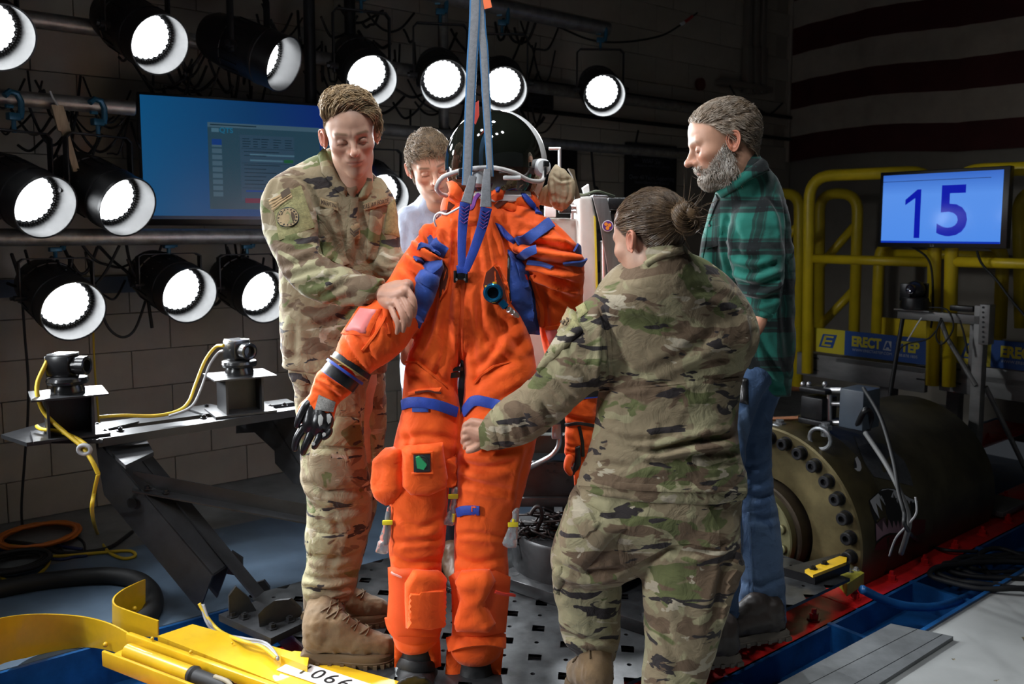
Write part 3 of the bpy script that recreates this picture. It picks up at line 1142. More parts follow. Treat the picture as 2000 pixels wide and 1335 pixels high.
# black wall board with pale lettering
bd_n = NW - .03
a, b = N(1222, 277, bd_n), N(1319, 378, bd_n)
ta, tb_ = tn(a)[0], tn(b)[0]
bd = thing('notice_board', 'black notice board with faint pale lettering on the wall beside the older man', 'sign', T((ta + tb_) / 2, bd_n, b.z - .25))
MB().rbox(T((ta + tb_) / 2, bd_n, (a.z + b.z) / 2 - .12), (abs(tb_ - ta), .02, abs(a.z - b.z) + .24), .003).build('board', mat('board_black', (.008, .009, .013), .5), bd)
tx = MB(); ctr = T((ta + tb_) / 2, bd_n - .012, 0); hgt = a.z - b.z
for s, v, sz in (('SLED', .12, .03), ('IMPACT TEST', .17, .022), ('WIAF Sled', .36, .05), ('HORIZONTAL IMPACT ACCELERATOR', .46, .022), ('Over 40 Years Supporting', .70, .045), ('Human Effectiveness Research', .80, .03)):
    if s in ('SLED', 'IMPACT TEST'): continue
    flat_text(tx, s, (ctr.x, ctr.y, a.z - hgt * v), TDIR, (0, 0, 1), sz * 1.1)
tx.build('lettering', mat('board_text', (.16, .17, .2), .6), bd)['kind'] = 'stuff'
for uu in (.15, .88):
    em = MB()
    p = T(ta + (tb_ - ta) * uu, bd_n - .013, a.z - hgt * .17)
    em.lathe(p, tuple(-NDIR), [(0, .05), (.002, .05), (.002, .03), (.004, .03), (.004, 0)], 20)
    em.build('emblem', mat('emblem_grey', (.08, .085, .09), .6), bd)
# beige ducts near the corner
M_beige = mat('beige_duct', (.20, .17, .14), .6, var=.08, vscale=3)
for k, (px, lb) in enumerate(((1458, 'left one of three beige wall ducts'), (1472, 'middle one of three beige wall ducts'), (1486, 'right one of three beige wall ducts'))):
    p = N(px, 100, NW - .04); t0 = tn(p)[0]
    za, zb_ = N(px, 172, NW - .05).z, 4.1
    o = MB().rbox(T(t0, NW - .05, (zb_ + za) / 2), (.055, .06, zb_ - za), .008)
    o.rbox(T(t0, NW - .055, za + .15), (.075, .075, .40), .008)
    tag(o.build('wall_duct', M_beige), lb + ' beside the flag', 'duct')
p = N(1432, 165, NW - .05)
o = MB().rbox(T(tn(p)[0] + .15, NW - .06, p.z), (.7, .09, .05), .006).build('duct_bracket', M_beige); tag(o, 'beige horizontal duct foot under the three wall ducts', 'duct')
o = MB().lathe(N(1365, 165, NW - .02), tuple(-NDIR), [(0, .05), (.03, .05), (.035, .03), (.035, 0)], 20).build('wall_bell', mat('dull_red', (.12, .02, .015), .5)); tag(o, 'small dull red round bell on the dark wall', 'bell')

# ================================================================== flag on the end wall
FT = TW - .06
stripes = [((1548, -60), (2010, -150)), ]
fg = thing('wall_flag', 'huge striped flag hanging on the dark end wall behind the railings', 'flag', TP(1546, 316, FT))
M_fw = mat('flag_white', (.42, .35, .28), .85, var=.12, vscale=4, bump=.2, bscale=200)
M_fr = mat('flag_red', (.07, .010, .010), .85, var=.15, vscale=4, bump=.2, bscale=200)
left_y = [-45, 58, 110, 163, 215, 268, 316]      # stripe borders at the flag's left edge (photo rows)
z_left = [TP(1548, y, FT).z for y in [-47, 5, 58, 110, 163, 215, 268, 316]]
n_left = tn(TP(1548, 200, FT))[1]
kk = 0
for i in range(len(z_left) - 1, 0, -1):
    z0, z1 = z_left[i], z_left[i - 1]
    nx, K = 70, 4
    vs, fs = [], []
    for a in range(nx + 1):
        s = a / nx * 3.4                          # metres along the cloth, to the right
        sag = .045 * math.sin(min(s, 1.5) / 1.5 * PI) - .01 * s
        for b in range(K + 1):
            z = z0 + (z1 - z0) * b / K + sag * .9 - .03 * max(0, s - .3) * 0
            wave = .012 * math.sin(s * 9 + z * 1.2) + .008 * math.sin(s * 23 + z * 2.1)
            p = T(FT - .02 + wave, n_left - s, z)
            vs.append(p)
    for a in range(nx):
        for b in range(K):
            q0 = a * (K + 1) + b
            fs.append((q0, q0 + K + 1, q0 + K + 2, q0 + 1))
    me = raw_mesh('stripe', [v - fg.location for v in vs], fs)
    link('stripe', me, M_fr if kk % 2 == 0 else M_fw, fg)
    kk += 1
o = MB().rbox(T(FT - .03, n_left + .03, (z_left[0] + z_left[-1]) / 2), (.02, .05, z_left[0] - z_left[-1]), .004).build('header_band', M_fw, fg)
def PLv(px, py, A, B):                 # ray through a pixel against the vertical plane through A and B
    d = (W(px, py, 2.0) - EYE)
    n = Vector((-(B.y - A.y), B.x - A.x, 0))
    s = (Vector((A.x, A.y, HC)) - EYE).dot(n) / d.dot(n)
    return EYE + d * s

# ================================================================== perforated sled table
t0, t1, n0, n1 = 1.085, 2.96, 1.66, 2.94
tab = thing('sled_table', 'scuffed black perforated steel table of the sled that everyone stands on', 'table', T(2.0, 2.3, -.012))
M_table = mat('table_steel', (.052, .055, .058), .32, .5, var=.6, vscale=7, bump=.25, bscale=30, stretch=(1, 1, 1))
nt_, nn_ = 14, 9
mb = MB()
ct, cn = (t1 - t0) / nt_, (n1 - n0) / nn_
hr = .0078
K = 12
for i in range(nt_):
    for j in range(nn_):
        cx, cy = t0 + ct * (i + .5), n0 + cn * (j + .5)
        outer, inner = [], []
        for k in range(K):
            a = 2 * PI * k / K
            c, s = math.cos(a), math.sin(a)
            m_ = max(abs(c), abs(s))
            outer.append((cx + ct / 2 * c / m_, cy + cn / 2 * s / m_))
            inner.append((cx + hr * c, cy + hr * s))
        v = [T(x, y, 0) for x, y in outer] + [T(x, y, 0) for x, y in inner] + [T(x, y, -.012) for x, y in inner]
        f = []
        for k in range(K):
            l = (k + 1) % K
            f += [(k, l, K + l, K + k), (K + k, K + l, 2 * K + l, 2 * K + k)]
        mb.add(np.array(v), f)
        v = [T(x, y, -.012) for x, y in outer] + [T(x, y, -.012) for x, y in inner]
        mb.add(np.array(v), [(k, K + k, K + (k + 1) % K, (k + 1) % K) for k in range(K)])
for (a, b, c, d) in ((t0, n0, t1, n0), (t1, n0, t1, n1), (t1, n1, t0, n1), (t0, n1, t0, n0)):
    mb.add(np.array([T(a, b, 0), T(c, d, 0), T(c, d, -.012), T(a, b, -.012)]), [(0, 1, 2, 3)])
mb.build('perforated_plate', M_table, tab)
fr = MB()
for n_q in (n0 + .3, n1 - .05, (n0 + n1) / 2 + .1):
    fr.rbox(T((t0 + t1) / 2, n_q, -.0755), (t1 - t0 - .02, .06, .125))
fr.rbox(T(t0 + .02, (n0 + n1) / 2, -.05), (.02, n1 - n0 - .02, .075))
fr.build('under_frame', M_blackm, tab)

# grey slab at the floor edge
P = [G(1740, 1217, -.085), G(1862, 1242, -.085), G(1700, 1345, -.085), G(1500, 1345, -.085)]
dr = (P[3] - P[0]); P[3] = P[0] + dr * 1.6; P[2] = P[1] + (P[2] - P[1]) * 1.7
o = MB().prism(P, (0, 0, -.022)).build('cover_slab', mat('slab_grey', (.20, .21, .215), .5, .25, var=.25, vscale=5, bump=.12, bscale=60))
tag(o, 'loose grey steel cover slab lying between red rail and pale floor', 'slab')
sc_ = MB()
for a, b in (((1790, 1228), (1560, 1345)), ((1840, 1238), (1650, 1345))):
    p, q = G(*a, -.0845), G(*b, -.0845)
    sc_.prism([p, p + Vector((.002, 0, 0)), q + Vector((.002, 0, 0)), q], (0, 0, .0004))
so = sc_.build('scribed_line', M_dark, o); so['kind'] = 'stuff'

# ================================================================== shark-faced cylinder
A0 = T(3.19, 2.20, 0.0)
M_olive = mat('olive_brass', (.125, .10, .045), .42, .55, var=.35, vscale=5, bump=.15, bscale=40)
M_oliveb = mat('olive_body', (.085, .072, .04), .5, .35, var=.45, vscale=4, bump=.15, bscale=40)
M_hub = mat('hub_olive', (.19, .18, .09), .42, .4, var=.2, vscale=9)
cy = thing('actuator_cylinder', 'big olive steel cylinder with bolted end flange and painted shark mouth', 'machine', A0 + Vector((0, 0, -.44)))
AX = (TDIR.x, TDIR.y, 0)
MB().lathe(A0, AX, [(.0, .235), (.0, .452), (.006, .460), (.22, .460), (.226, .456)], 96, cap=False).build('flange', M_olive, cy)
barrel = MB().lathe(A0, AX, [(.226, .452), (.62, .452), (.63, .440), (1.30, .440), (1.31, .43), (1.31, .0)], 96, cap=False).build('barrel', M_oliveb, cy)
MB().lathe(A0, AX, [(.0, .235), (.10, .235), (.10, .17)], 64, cap=False).build('bore', M_dark, cy)
MB().lathe(A0, AX, [(.10, .222), (-.06, .222), (-.065, .215), (-.065, .17)], 64, cap=False).build('piston_sleeve', mat('sleeve_dark', (.06, .045, .03), .45, .5, var=.3), cy)
MB().lathe(A0, AX, [(-.05, .2), (-.10, .2), (-.105, .194), (-.105, .13), (-.10, .128), (-.12, .125), (-.122, .10), (-.115, .098), (-.135, .09), (-.135, .0)], 64, cap=False).build('hub', M_hub, cy)
me = None
U, V = np.array(NDIR), np.array((0, 0, 1.))
for k in range(32):
    a = 2 * PI * (k + .12) / 32
    p = np.array(A0) + .412 * (math.cos(a) * U + math.sin(a) * V)
    if me is None:
        b = MB().lathe((0, 0, 0), (0, -1, 0), [(0, .031), (.003, .031), (.003, .0265), (.036, .0265), (.040, .023), (.040, .0135), (.020, .0125), (.020, 0)], 20, cap=False)
        o = b.build('bolt', M_blackm, cy, local=True); me = o.data
    else:
        o = bpy.data.objects.new('bolt', me); C.objects.link(o); o.parent = cy
    o.location = Vector(p) - cy.location
    o.rotation_euler = (0, 0, Vector((-AX[0], -AX[1], 0)).to_track_quat('-Y', 'Z').to_euler().z)
me = None
for k in range(12):
    a = 2 * PI * (k + .3) / 12
    p = np.array(A0) - .105 * np.array(AX) + .163 * (math.cos(a) * U + math.sin(a) * V)
    if me is None:
        b = MB().lathe((0, 0, 0), (0, -1, 0), [(0, .02), (.016, .02), (.018, .017), (.018, .009), (.008, .009), (.008, 0)], 14, cap=False)
        o = b.build('hub_bolt', M_hub, cy, local=True); me = o.data
    else:
        o = bpy.data.objects.new('hub_bolt', me); C.objects.link(o); o.parent = cy
    o.location = Vector(p) - cy.location
    o.rotation_euler = (0, 0, Vector((-AX[0], -AX[1], 0)).to_track_quat('-Y', 'Z').to_euler().z)
# painted face
bv = bvh_of(barrel, [c for c in cy.children if c.name.startswith('flange')][0])
def sk(x, y): return (1640 + x / 6.68, 900 + y / 6.68)
def paint(name, polys, m, off):
    mb = MB(); poly_on(mb, [[sk(*q) for q in pl] for pl in polys], bv, off)
    o = mb.build(name, m, cy, smooth=True); return o
mouth = [(375, 515), (420, 470), (550, 362), (620, 350), (700, 360), (800, 400), (900, 470), (1020, 520), (960, 640), (930, 740), (900, 840), (760, 945), (640, 945), (560, 985), (470, 1075), (455, 900), (455, 800), (400, 640)]
paint('mouth_black', [mouth], mat('paint_black', (.01, .01, .01), .6), .0015)
paint('upper_teeth', [[(388, 518), (550, 372), (620, 362), (700, 372), (790, 408), (900, 480), (1015, 525), (985, 560), (960, 530), (945, 545), (920, 510), (900, 560), (870, 500), (850, 555), (810, 425), (775, 500), (755, 420), (750, 550), (690, 415), (695, 560), (630, 430), (650, 575), (565, 445), (598, 595), (510, 470), (550, 655), (465, 545), (512, 755), (440, 640)]], mat('tooth_white', (.42, .42, .43), .6), .003)
paint('gum', [[(480, 810), (560, 740), (640, 735), (740, 742), (830, 725), (890, 760), (880, 840), (760, 930), (560, 930), (470, 870)]], mat('gum_dull', (.075, .038, .045), .6), .0028)
paint('lower_teeth', [[(462, 808), (550, 920), (553, 770), (620, 885), (628, 745), (680, 875), (690, 760), (730, 865), (750, 770), (780, 880), (800, 765), (830, 850), (850, 780), (880, 845), (760, 935), (640, 935), (560, 970), (470, 1040)]], mat('tooth_pink', (.34, .19, .215), .6), .0035)
paint('red_lower_jaw', [[(470, 1085), (560, 1000), (640, 962), (760, 960), (900, 860), (960, 760), (1120, 760), (1100, 930), (880, 1010), (650, 1140), (450, 1160)]], mat('jaw_red', (.10, .006, .005), .5), .002)
paint('grey_panel', [[(310, 0), (350, 70), (440, 205), (720, 270), (960, 330), (910, 160), (840, 0), (720, -110), (560, -225), (420, -245), (180, -330)]], mat('panel_grey', (.065, .066, .07), .8, var=.2, vscale=60), .002)
paint('eye', [[(195, -30), (225, -55), (262, 10), (280, 90), (262, 135), (225, 135), (183, 98), (215, 90), (200, 30)]], mat('tooth_white', (.42, .42, .43), .6), .003)
paint('eye_pupil', [[(192, -30), (215, 50), (216, 92), (184, 98), (180, 40)]], mat('paint_black', (.01, .01, .01), .6), .0035)

# valve block on top
vt = 3.33
def vb(name, x0, y0, x1, y1, t, dt, m, parent=cy, bev=.006):
    a, b = TP(x0, y0, t), TP(x1, y1, t)
    na, nb = tn(a)[1], tn(b)[1]
    return MB().rbox(T(t + dt / 2, (na + nb) / 2, (a.z + b.z) / 2), (dt, abs(na - nb), abs(a.z - b.z)), bev).build(name, m, parent)
vb('valve_body', 1564, 772, 1605, 822, vt, .12, M_blackm)
vb('valve_cap', 1560, 754, 1612, 772, vt - .01, .14, M_blackm)
vb('valve_foot', 1558, 814, 1614, 836, vt - .01, .14, M_blackm)
vb('pressure_box', 1640, 757, 1684, 842, vt, .14, mat('box_bluegrey', (.045, .06, .08), .5, var=.15))
f = MB()
for y, x0, x1, r in ((762, 1610, 1645, .014), (788, 1622, 1642, .01), (825, 1612, 1645, .013)):
    f.cyl(TP(x0, y, vt + .05), TP(x1, y, vt + .05), r, 14)
f.cyl(TP(1620, 770, vt + .05), TP(1620, 826, vt + .05), .012, 14)
f.build('pipe_fitting', M_alu, cy)
for p_ in ([TP(1500, 818, vt), TP(1560, 816, vt + .04)], [TP(1540, 758, vt), TP(1562, 760, vt + .04)]):
    MB().tube(p_, .0105, 10).build('copper_pipe', mat('copper', (.28, .12, .06), .4, .8, var=.2), cy)
f = MB()
for x, y in ((1568, 750), (1580, 750), (1611, 750)):
    f.sphere(TP(x, y, vt + .05), .012, 10, 8)
f.build('valve_knob', M_alu, cy)
for (x, y, lb) in ((1612, 838, 1), (1523, 832, 2)):
    p = TP(x, y, 3.28)
    f = MB()
    f.cyl(p + Vector((0, 0, -.03)), p + Vector((0, 0, .03)), .018, 10); f.cyl(p + Vector((0, 0, .0)), p + Vector((0, 0, .018)), .028, 6)
    q = [p + Vector(NDIR) * (.05 * math.cos(a)) - Vector(TDIR) * .04 + Vector((0, 0, -.035 + .045 * math.sin(a))) for a in np.linspace(0, 2 * PI, 17)[:-1]]
    f.tube(q, .009, 8, closed=True)
    f.build('lifting_eye', M_steel, cy)
f = MB().tube(spline([TP(1672, 835, 3.35), TP(1690, 800, 3.3), TP(1702, 812, 3.38), TP(1695, 838, 3.4)], 6), .012, 8).build('hose_elbow', M_dark, cy, smooth=True)
tag(cable('cable', [TP(1686, 757, 3.25), TP(1720, 815, 3.15), TP(1745, 900, 3.05), TP(1755, 960, 2.98), TP(1766, 1000, 2.95), TP(1770, 1030, 2.97), G(1800, 1060, -.12), G(1850, 1074, -.12), G(1910, 1076, -.12)], .008, M_rubber), 'black cable hanging in front of the shark mouth to the red rail', 'cable')
tag(cable('cable', [TP(1690, 845, 3.2), TP(1730, 905, 3.1), TP(1758, 960, 3.05), TP(1775, 1010, 3.05), TP(1772, 1040, 3.08), TP(1760, 1080, 3.2)], .010, mat('hose_grey', (.10, .10, .10), .6)), 'thick grey hose hanging across the shark mouth', 'hose')
tag(cable('cable', [TP(1788, 970, 3.06), TP(1790, 1000, 3.05), TP(1775, 1022, 3.05), TP(1750, 1050, 3.1), TP(1737, 1085, 3.2)], .004, M_grcab), 'thin grey wire crossing below the shark mouth', 'wire')

# yellow stop brackets at the table end
b1 = thing('stop_bracket', 'small yellow bar bolted on the dark block at the table\'s far corner', 'bracket', G(1615, 1110, .03))
P = [G(1572, 1112, .045), G(1640, 1085, .045), G(1654, 1088, .045), G(1653, 1097, .045), G(1588, 1122, .045)]
MB().prism(P, (0, 0, -.012)).build('yellow_bar', M_yellow, b1)
for x, y in ((1588, 1110), (1610, 1100)): MB().bolt(G(x, y, .045), (0, 0, 1), .010, .012).build('bolt', M_blackm, b1)
P = [G(1560, 1115, .032), G(1650, 1085, .032), G(1658, 1105, .032), G(1640, 1135, .032)]
MB().prism([G(1530, 1108, .033), G(1640, 1080, .033), G(1660, 1100, .033), G(1592, 1125, .033)], (0, 0, -.032)).build('block', M_blackm, b1)
b2 = thing('stop_bracket', 'second yellow-green bracket low behind the table corner beside the red rail', 'bracket', G(1670, 1128, -.05))
MB().prism([G(1638, 1120, -.04), G(1672, 1110, -.04), G(1688, 1118, -.04), G(1655, 1140, -.04)], (0, 0, -.05)).build('yellow_block', mat('yellow_green', (.40, .36, .04), .45, var=.2), b2)
for x, y in ((1660, 1116), (1672, 1113)): MB().bolt(G(x, y, -.04), (0, 0, 1), .009, .012).build('bolt', M_alu, b2)

# ================================================================== cables in the near trench
tag(cable('cable', [G(1683, 1150, -.03), G(1730, 1172, -.09), G(1780, 1184, -.12), G(1840, 1182, -.13), G(1900, 1160, -.15), G(1960, 1125, -.15), G(2020, 1095, -.15)], .017, M_blue), 'blue-painted hose running from the table corner along the blue trench', 'hose')
cb = thing('coiled_cable', 'coil of black cables with a silver plug lying on the blue trench', 'cable', G(1960, 1110, -.15))
f = MB(); q = random.Random(4)
for k in range(5):
    c0 = G(1985, 1100 + 6 * k, -.13 + .012 * k)
    pts = [c0 + Vector((math.cos(a) * (.26 + .02 * k + q.uniform(-.02, .02)), math.sin(a) * (.10 + .012 * k), q.uniform(-.01, .012))) for a in np.linspace(0, 2 * PI, 15)[:-1]]
    f.tube(spline(pts, 4, closed=True), .011, 8, closed=True)
f.tube(spline([G(2010, 1090, -.12), G(1950, 1070, -.11), G(1913, 1082, -.11), G(1920, 1105, -.13), G(1942, 1135, -.14)], 6), .011, 8)
f.build('cable_coil', M_rubber, cb, smooth=True)
a, b = G(1946, 1136, -.14), G(1977, 1168, -.15)
d = (b - a)
MB().lathe(a, tuple(d.normalized()), [(0, .016), (.035, .017), (.036, .011), (.05, .011), (.052, .014), (.075, .014), (.077, .007), (.10, .006), (.102, .0)], 14).build('plug', M_alu, cb)
o = MB().lathe(N(1992, 1003, 1.75), (0, 0, 1), [(0, 0.001), (0, .05), (.012, .05), (.012, .035), (.004, .03)], 24).build('black_cap', M_dark); tag(o, 'small round black cap on the red rail at the right photo edge', 'cap')

# ================================================================== platform with railings at right
PT = 4.9
pf = thing('work_platform', 'grey steel work platform deck with slotted fascia behind the cylinder', 'platform', TP(1780, 760, PT))
M_fascia = mat('fascia_grey', (.20, .195, .19), .5, .4, var=.2, vscale=4, stretch=(1, 1, 3))
def tslab(name, x0, y0, x1, y1, t, dt, m, parent, bev=.003, yb0=None):
    a, b = TP(x0, y0, t), TP(x1, y0, t)
    na, nb = tn(a)[1], tn(b)[1]
    zt, zb = a.z, TP(x0, y1, t).z
    return MB().rbox(T(t + dt / 2, (na + nb) / 2, (zt + zb) / 2), (dt, abs(na - nb), zt - zb), bev).build(name, m, parent)
tslab('fascia', 1557, 687, 1809, 730, PT, .04, M_fascia, pf)
tslab('fascia', 1836, 706, 2200, 762, PT, .04, M_fascia, pf)
s_ = MB()
for x, y in ((1592, 699), (1592, 722), (1798, 714), (1798, 740), (1868, 721), (1868, 748)):
    p = TP(x, y, PT - .002); s_.rbox(p, (.006, .05, .012), .002)
s_.build('slot', M_dark, pf)['kind'] = 'stuff'
zdk = TP(1557, 689, PT).z
MB().rbox(T(PT + .55, 1.2, zdk - .01), (1.1, 3.4, .03)).build('deck', M_fascia, pf)
for tt, nn in ((PT + .1, 2.6), (PT + 1.0, 2.6), (PT + 1.0, 0)):
    MB().rbox(T(tt, nn, zdk / 2 - .08), (.08, .08, zdk + .1)).build('leg', M_fascia, pf)

def rail(label, paths, t, r=.036, name='guard_rail'):
    root = thing(name, label, 'railing', TP(paths[0][0][0], paths[0][0][1], t))
    for k, p in enumerate(paths):
        nm = 'frame_tube' if k == 0 else ('mid_rail' if len(p) == 2 and abs(p[0][1] - p[1][1]) < 30 else 'brace')
        pts = [TP(x, y, t) for x, y in p]
        if len(pts) > 2:
            pts = round_path(pts, .16)
        MB().tube(pts, r if k == 0 else r * .8, 14).build(nm, M_yelrail, root, smooth=True)
    return root
def round_path(pts, rad):
    out = [pts[0]]
    for i in range(1, len(pts) - 1):
        a, b, c = pts[i - 1], pts[i], pts[i + 1]
        u, v = (a - b), (c - b)
        r = min(rad, u.length * .45, v.length * .45)
        u.normalize(); v.normalize()
        p, q = b + u * r, b + v * r
        for s in np.linspace(0, 1, 8):
            out.append(p * (1 - s) ** 2 + b * 2 * s * (1 - s) + q * s ** 2)
    out.append(pts[-1])
    return out
rail('front yellow safety railing left of the number screen', [[(1577, 728), (1581, 344), (1828, 334), (1821, 752)], [(1590, 505), (1818, 512)]], PT - .06)
rail('front yellow safety railing right of the number screen, cut by the photo edge', [[(1853, 754), (1862, 333), (2120, 326), (2110, 790)], [(1866, 511), (2110, 518)]], PT - .06)
rail('rear yellow stair railing with slanted braces behind the front one', [[(1600, 640), (1601, 378), (1676, 378), (1668, 650)], [(1594, 528), (1668, 442)], [(1596, 642), (1668, 566)]], PT + 1.0, .04)
rail('yellow railing end seen just right of the plaid shirt shoulder', [[(1500, 378), (1562, 378), (1557, 756)], [(1530, 470), (1560, 440)]], PT + .5, .04)
rr_ = rail('rear yellow railing with a yellow toe board below the number screen', [[(1712, 650), (1718, 470), (1960, 470), (1952, 660)], [(1720, 494), (1955, 500)]], PT + 1.08, .04)
tslab('toe_board', 1706, 618, 1958, 652, PT + 1.08, .02, M_yelrail, rr_)
rail('far yellow railing at the right photo edge', [[(1995, 640), (1990, 372), (2100, 372), (2100, 640)]], PT + .9, .04)

def banner(label, x0, x1, x2, y0, t, E, full=True):
    a, m_, b = TP(x0, y0, t), TP(x1, y0, t), TP(x2, y0, t)
    na, nm, nb = tn(a)[1], tn(m_)[1], tn(b)[1]
    zt = a.z; zb = TP(x0, E, t).z
    root = thing('safety_banner', label, 'banner', T(t, (na + nb) / 2, zb))
    zc, h = (zt + zb) / 2, zt - zb
    MB().rbox(T(t, (na + nm) / 2, zc), (.008, abs(na - nm), h)).build('yellow_panel', mat('banner_yellow', (.50, .42, .015), .45), root)
    MB().rbox(T(t, (nm + nb) / 2, zc), (.008, abs(nm - nb), h)).build('blue_panel', mat('banner_blue', (.006, .055, .24), .45), root)
    rgt, up = Vector(-NDIR), Vector((0, 0, 1))
    tf = Vector(-TDIR) * .0055
    L = MB(); cL = T(t, (na + nm) / 2, zc) + tf
    s = h * .28
    def quad(mb, pts, c, k=0):
        mb.add(np.array([c + rgt * (x + y * .32) + up * y + tf * k for x, y in pts]), [tuple(range(len(pts)))])
    quad(L, [(-s * 1.15, -s), (s * 1.15, -s), (s * 1.15, s), (-s * 1.15, s)], cL)
    L.build('logo', mat('banner_blue', None, .45), root) if False else L.build('logo', MATS['banner_blue'], root)
    L2 = MB()
    for y in (-.66, 0, .66):
        quad(L2, [(-s * .75, s * y - s * .13), (s * .72, s * y - s * .13), (s * .72, s * y + s * .13), (-s * .75, s * y + s * .13)], cL, .3)
    quad(L2, [(-s * .78, -s * .79), (-s * .38, -s * .79), (-s * .38, s * .79), (-s * .78, s * .79)], cL, .3)
    L2.build('logo_letter', MATS['banner_yellow'], root)['kind'] = 'stuff'
    bw = abs(nm - nb)
    cB = T(t, nm, zc) + tf
    def txt(name, s_, x, y, size, m, **kw):
        mb = MB(); flat_text(mb, s_, cB + rgt * x + up * y, rgt, up, size, **kw)
        o = mb.build(name, m, root); o['kind'] = 'stuff'; return o
    full_w = abs(TP(1651, 640, t).x - TP(1810, 640, t).x) / abs(rgt.x)
    fs = h * .54
    sx = .86 if full else .86
    txt('lettering', 'ERECT', full_w * .28, h * .09, fs, MATS['banner_yellow'], font_scale=(full_w * .405 / (fs * 3.15), 1), bold=.004)
    if full:
        mb = MB(); c = cB + rgt * full_w * .545 + up * h * .07
        w2 = h * .17
        mb.add(np.array([c + rgt * x + up * y for x, y in ((-w2 * 1.0, -h * .18), (w2, -h * .18), (w2, h * .19), (-w2 * .35, h * .19))]), [(0, 1, 2, 3)])
        mb.build('letter_tile', mat('banner_white', (.42, .43, .47), .5), root)
        mb = MB(); flat_text(mb, 'A', c + tf * .3 + rgt * h * .03, rgt, up, h * .36, bold=.003); mb.build('tile_letter', MATS['banner_blue'], root)
        txt('lettering', 'STEP', full_w * .79, h * .09, fs, MATS['banner_yellow'], font_scale=(full_w * .33 / (fs * 2.5), 1), bold=.004)
        txt('web_address', 'WWW.ERECTASTEP.COM', full_w * .355, -h * .24, h * .15, mat('banner_white', (.42, .43, .47), .5), font_scale=(full_w * .55 / (h * .15 * 12.6), 1))
        txt('phone_number', '888.878.1835', full_w * .79, -h * .24, h * .15, MATS['banner_white'], font_scale=(full_w * .30 / (h * .15 * 6.6), 1))
    else:
        txt('web_address', 'WWW.ERECTASTEP.COM', full_w * .355, -h * .24, h * .15, MATS['banner_white'], font_scale=(full_w * .55 / (h * .15 * 12.6), 1))
banner('yellow and blue lettered banner, wholly in view on the left railing', 1587, 1651.5, 1812, 639, PT - .012, 685, True)
banner('second yellow and blue banner, cut off by the right photo edge', 1866, 1938, 2120, 656, PT - .012, 708, False)

# number screen
sn_t = PT - .22
def np_(x, y): return TP(x, y, sn_t)
a, b = np_(1716, 405), np_(1969, 405)
na, nb = tn(a)[1], tn(b)[1]
zt, zb = np_(1842, 330).z, np_(1842, 484).z
ns = thing('number_screen', 'flat screen showing a big blue 15 in front of the yellow railings', 'screen', T(sn_t + .03, (na + nb) / 2, zb))
MB().rbox(T(sn_t + .03, (na + nb) / 2, (zt + zb) / 2), (.05, abs(na - nb), zt - zb), .005).build('casing', M_dark, ns)
M_gl = mat('gloss_bezel', (.006, .006, .007), .12)
rgt, up, tf = Vector(-NDIR), Vector((0, 0, 1)), Vector(-TDIR)
wS, hS = abs(na - nb), zt - zb
O = T(sn_t + .004, na, zb)
def sbox(name, u0, v0, u1, v1, off, m):
    return MB().rbox(O + rgt * wS * (u0 + u1) / 2 + up * hS * (v0 + v1) / 2 + tf * off, (.002, wS * (u1 - u0), hS * (v1 - v0))).build(name, m, ns)
m = bpy.data.materials.new('number_panel'); t_ = nt(m); n_, l_ = t_.nodes, t_.links
b_ = n_['Principled BSDF']; b_.inputs['Base Color'].default_value = (.004, .004, .005, 1); b_.inputs['Roughness'].default_value = .09
tc = n_.new('ShaderNodeTexCoord'); gz = n_.new('ShaderNodeSeparateXYZ'); l_.new(tc.outputs['Generated'], gz.inputs[0])
r_ = ramp(n_, [(0, (.06, .20, .62)), (.7, (.075, .215, .62)), (1, (.025, .10, .42))]); l_.new(gz.outputs['Z'], r_.inputs[0]); l_.new(r_.outputs[0], b_.inputs['Emission Color']); b_.inputs['Emission Strength'].default_value = 1.0
sbox('panel', .03, .06, .955, .955, .0, m)
sbox('task_bar', .03, .06, .955, .085, .0012, emat('taskbar_blue', (.004, .04, .55), 1.0, .1))
sbox('window_edge', .03, .865, .87, .872, .0012, emat('window_edge', (.015, .03, .12), 1.0, .1))
E15 = emat('digit_blue', (.002, .01, .50), 1.0, .1)
for s_, u in (('1', .285), ('5', .60)):
    mb = MB(); c = O + rgt * wS * u + up * hS * .44 + tf * .0025
    if s_ == '1':
        P1_ = [(.03, -.315), (.105, -.315), (.105, .315), (.055, .315), (-.10, .185), (-.10, .115), (.03, .205)]
        for ix in ((0, 1, 2, 6), (2, 3, 4, 5, 6)): mb.add(np.array([c + rgt * hS * P1_[i][0] + up * hS * P1_[i][1] for i in ix]), [tuple(range(len(ix)))])
    else: flat_text(mb, s_, c, rgt, up, hS * .90, bold=.005)
    mb.build('digit', E15, ns)
mb = MB(); flat_text(mb, 'LG', O + rgt * wS * .455 + up * hS * .028 + tf * .004, rgt, up, hS * .045); mb.build('maker_mark', mat('mark_grey', (.25, .25, .25), .5), ns)
tag(cable('cable', [TP(1778, 480, PT - .15), TP(1808, 500, PT - .13), TP(1820, 530, PT - .12), TP(1822, 600, PT - .12), TP(1818, 640, PT - .12)], .006, M_rubber), 'black cable from the number screen down the yellow post', 'cable')
tag(cable('cable', [TP(1908, 490, PT - .15), TP(1918, 515, PT - .13), TP(1945, 545, PT - .12), TP(1975, 585, PT - .12), TP(2005, 620, PT - .12)], .007, M_rubber), 'black cable from the number screen slanting to the right edge', 'cable')

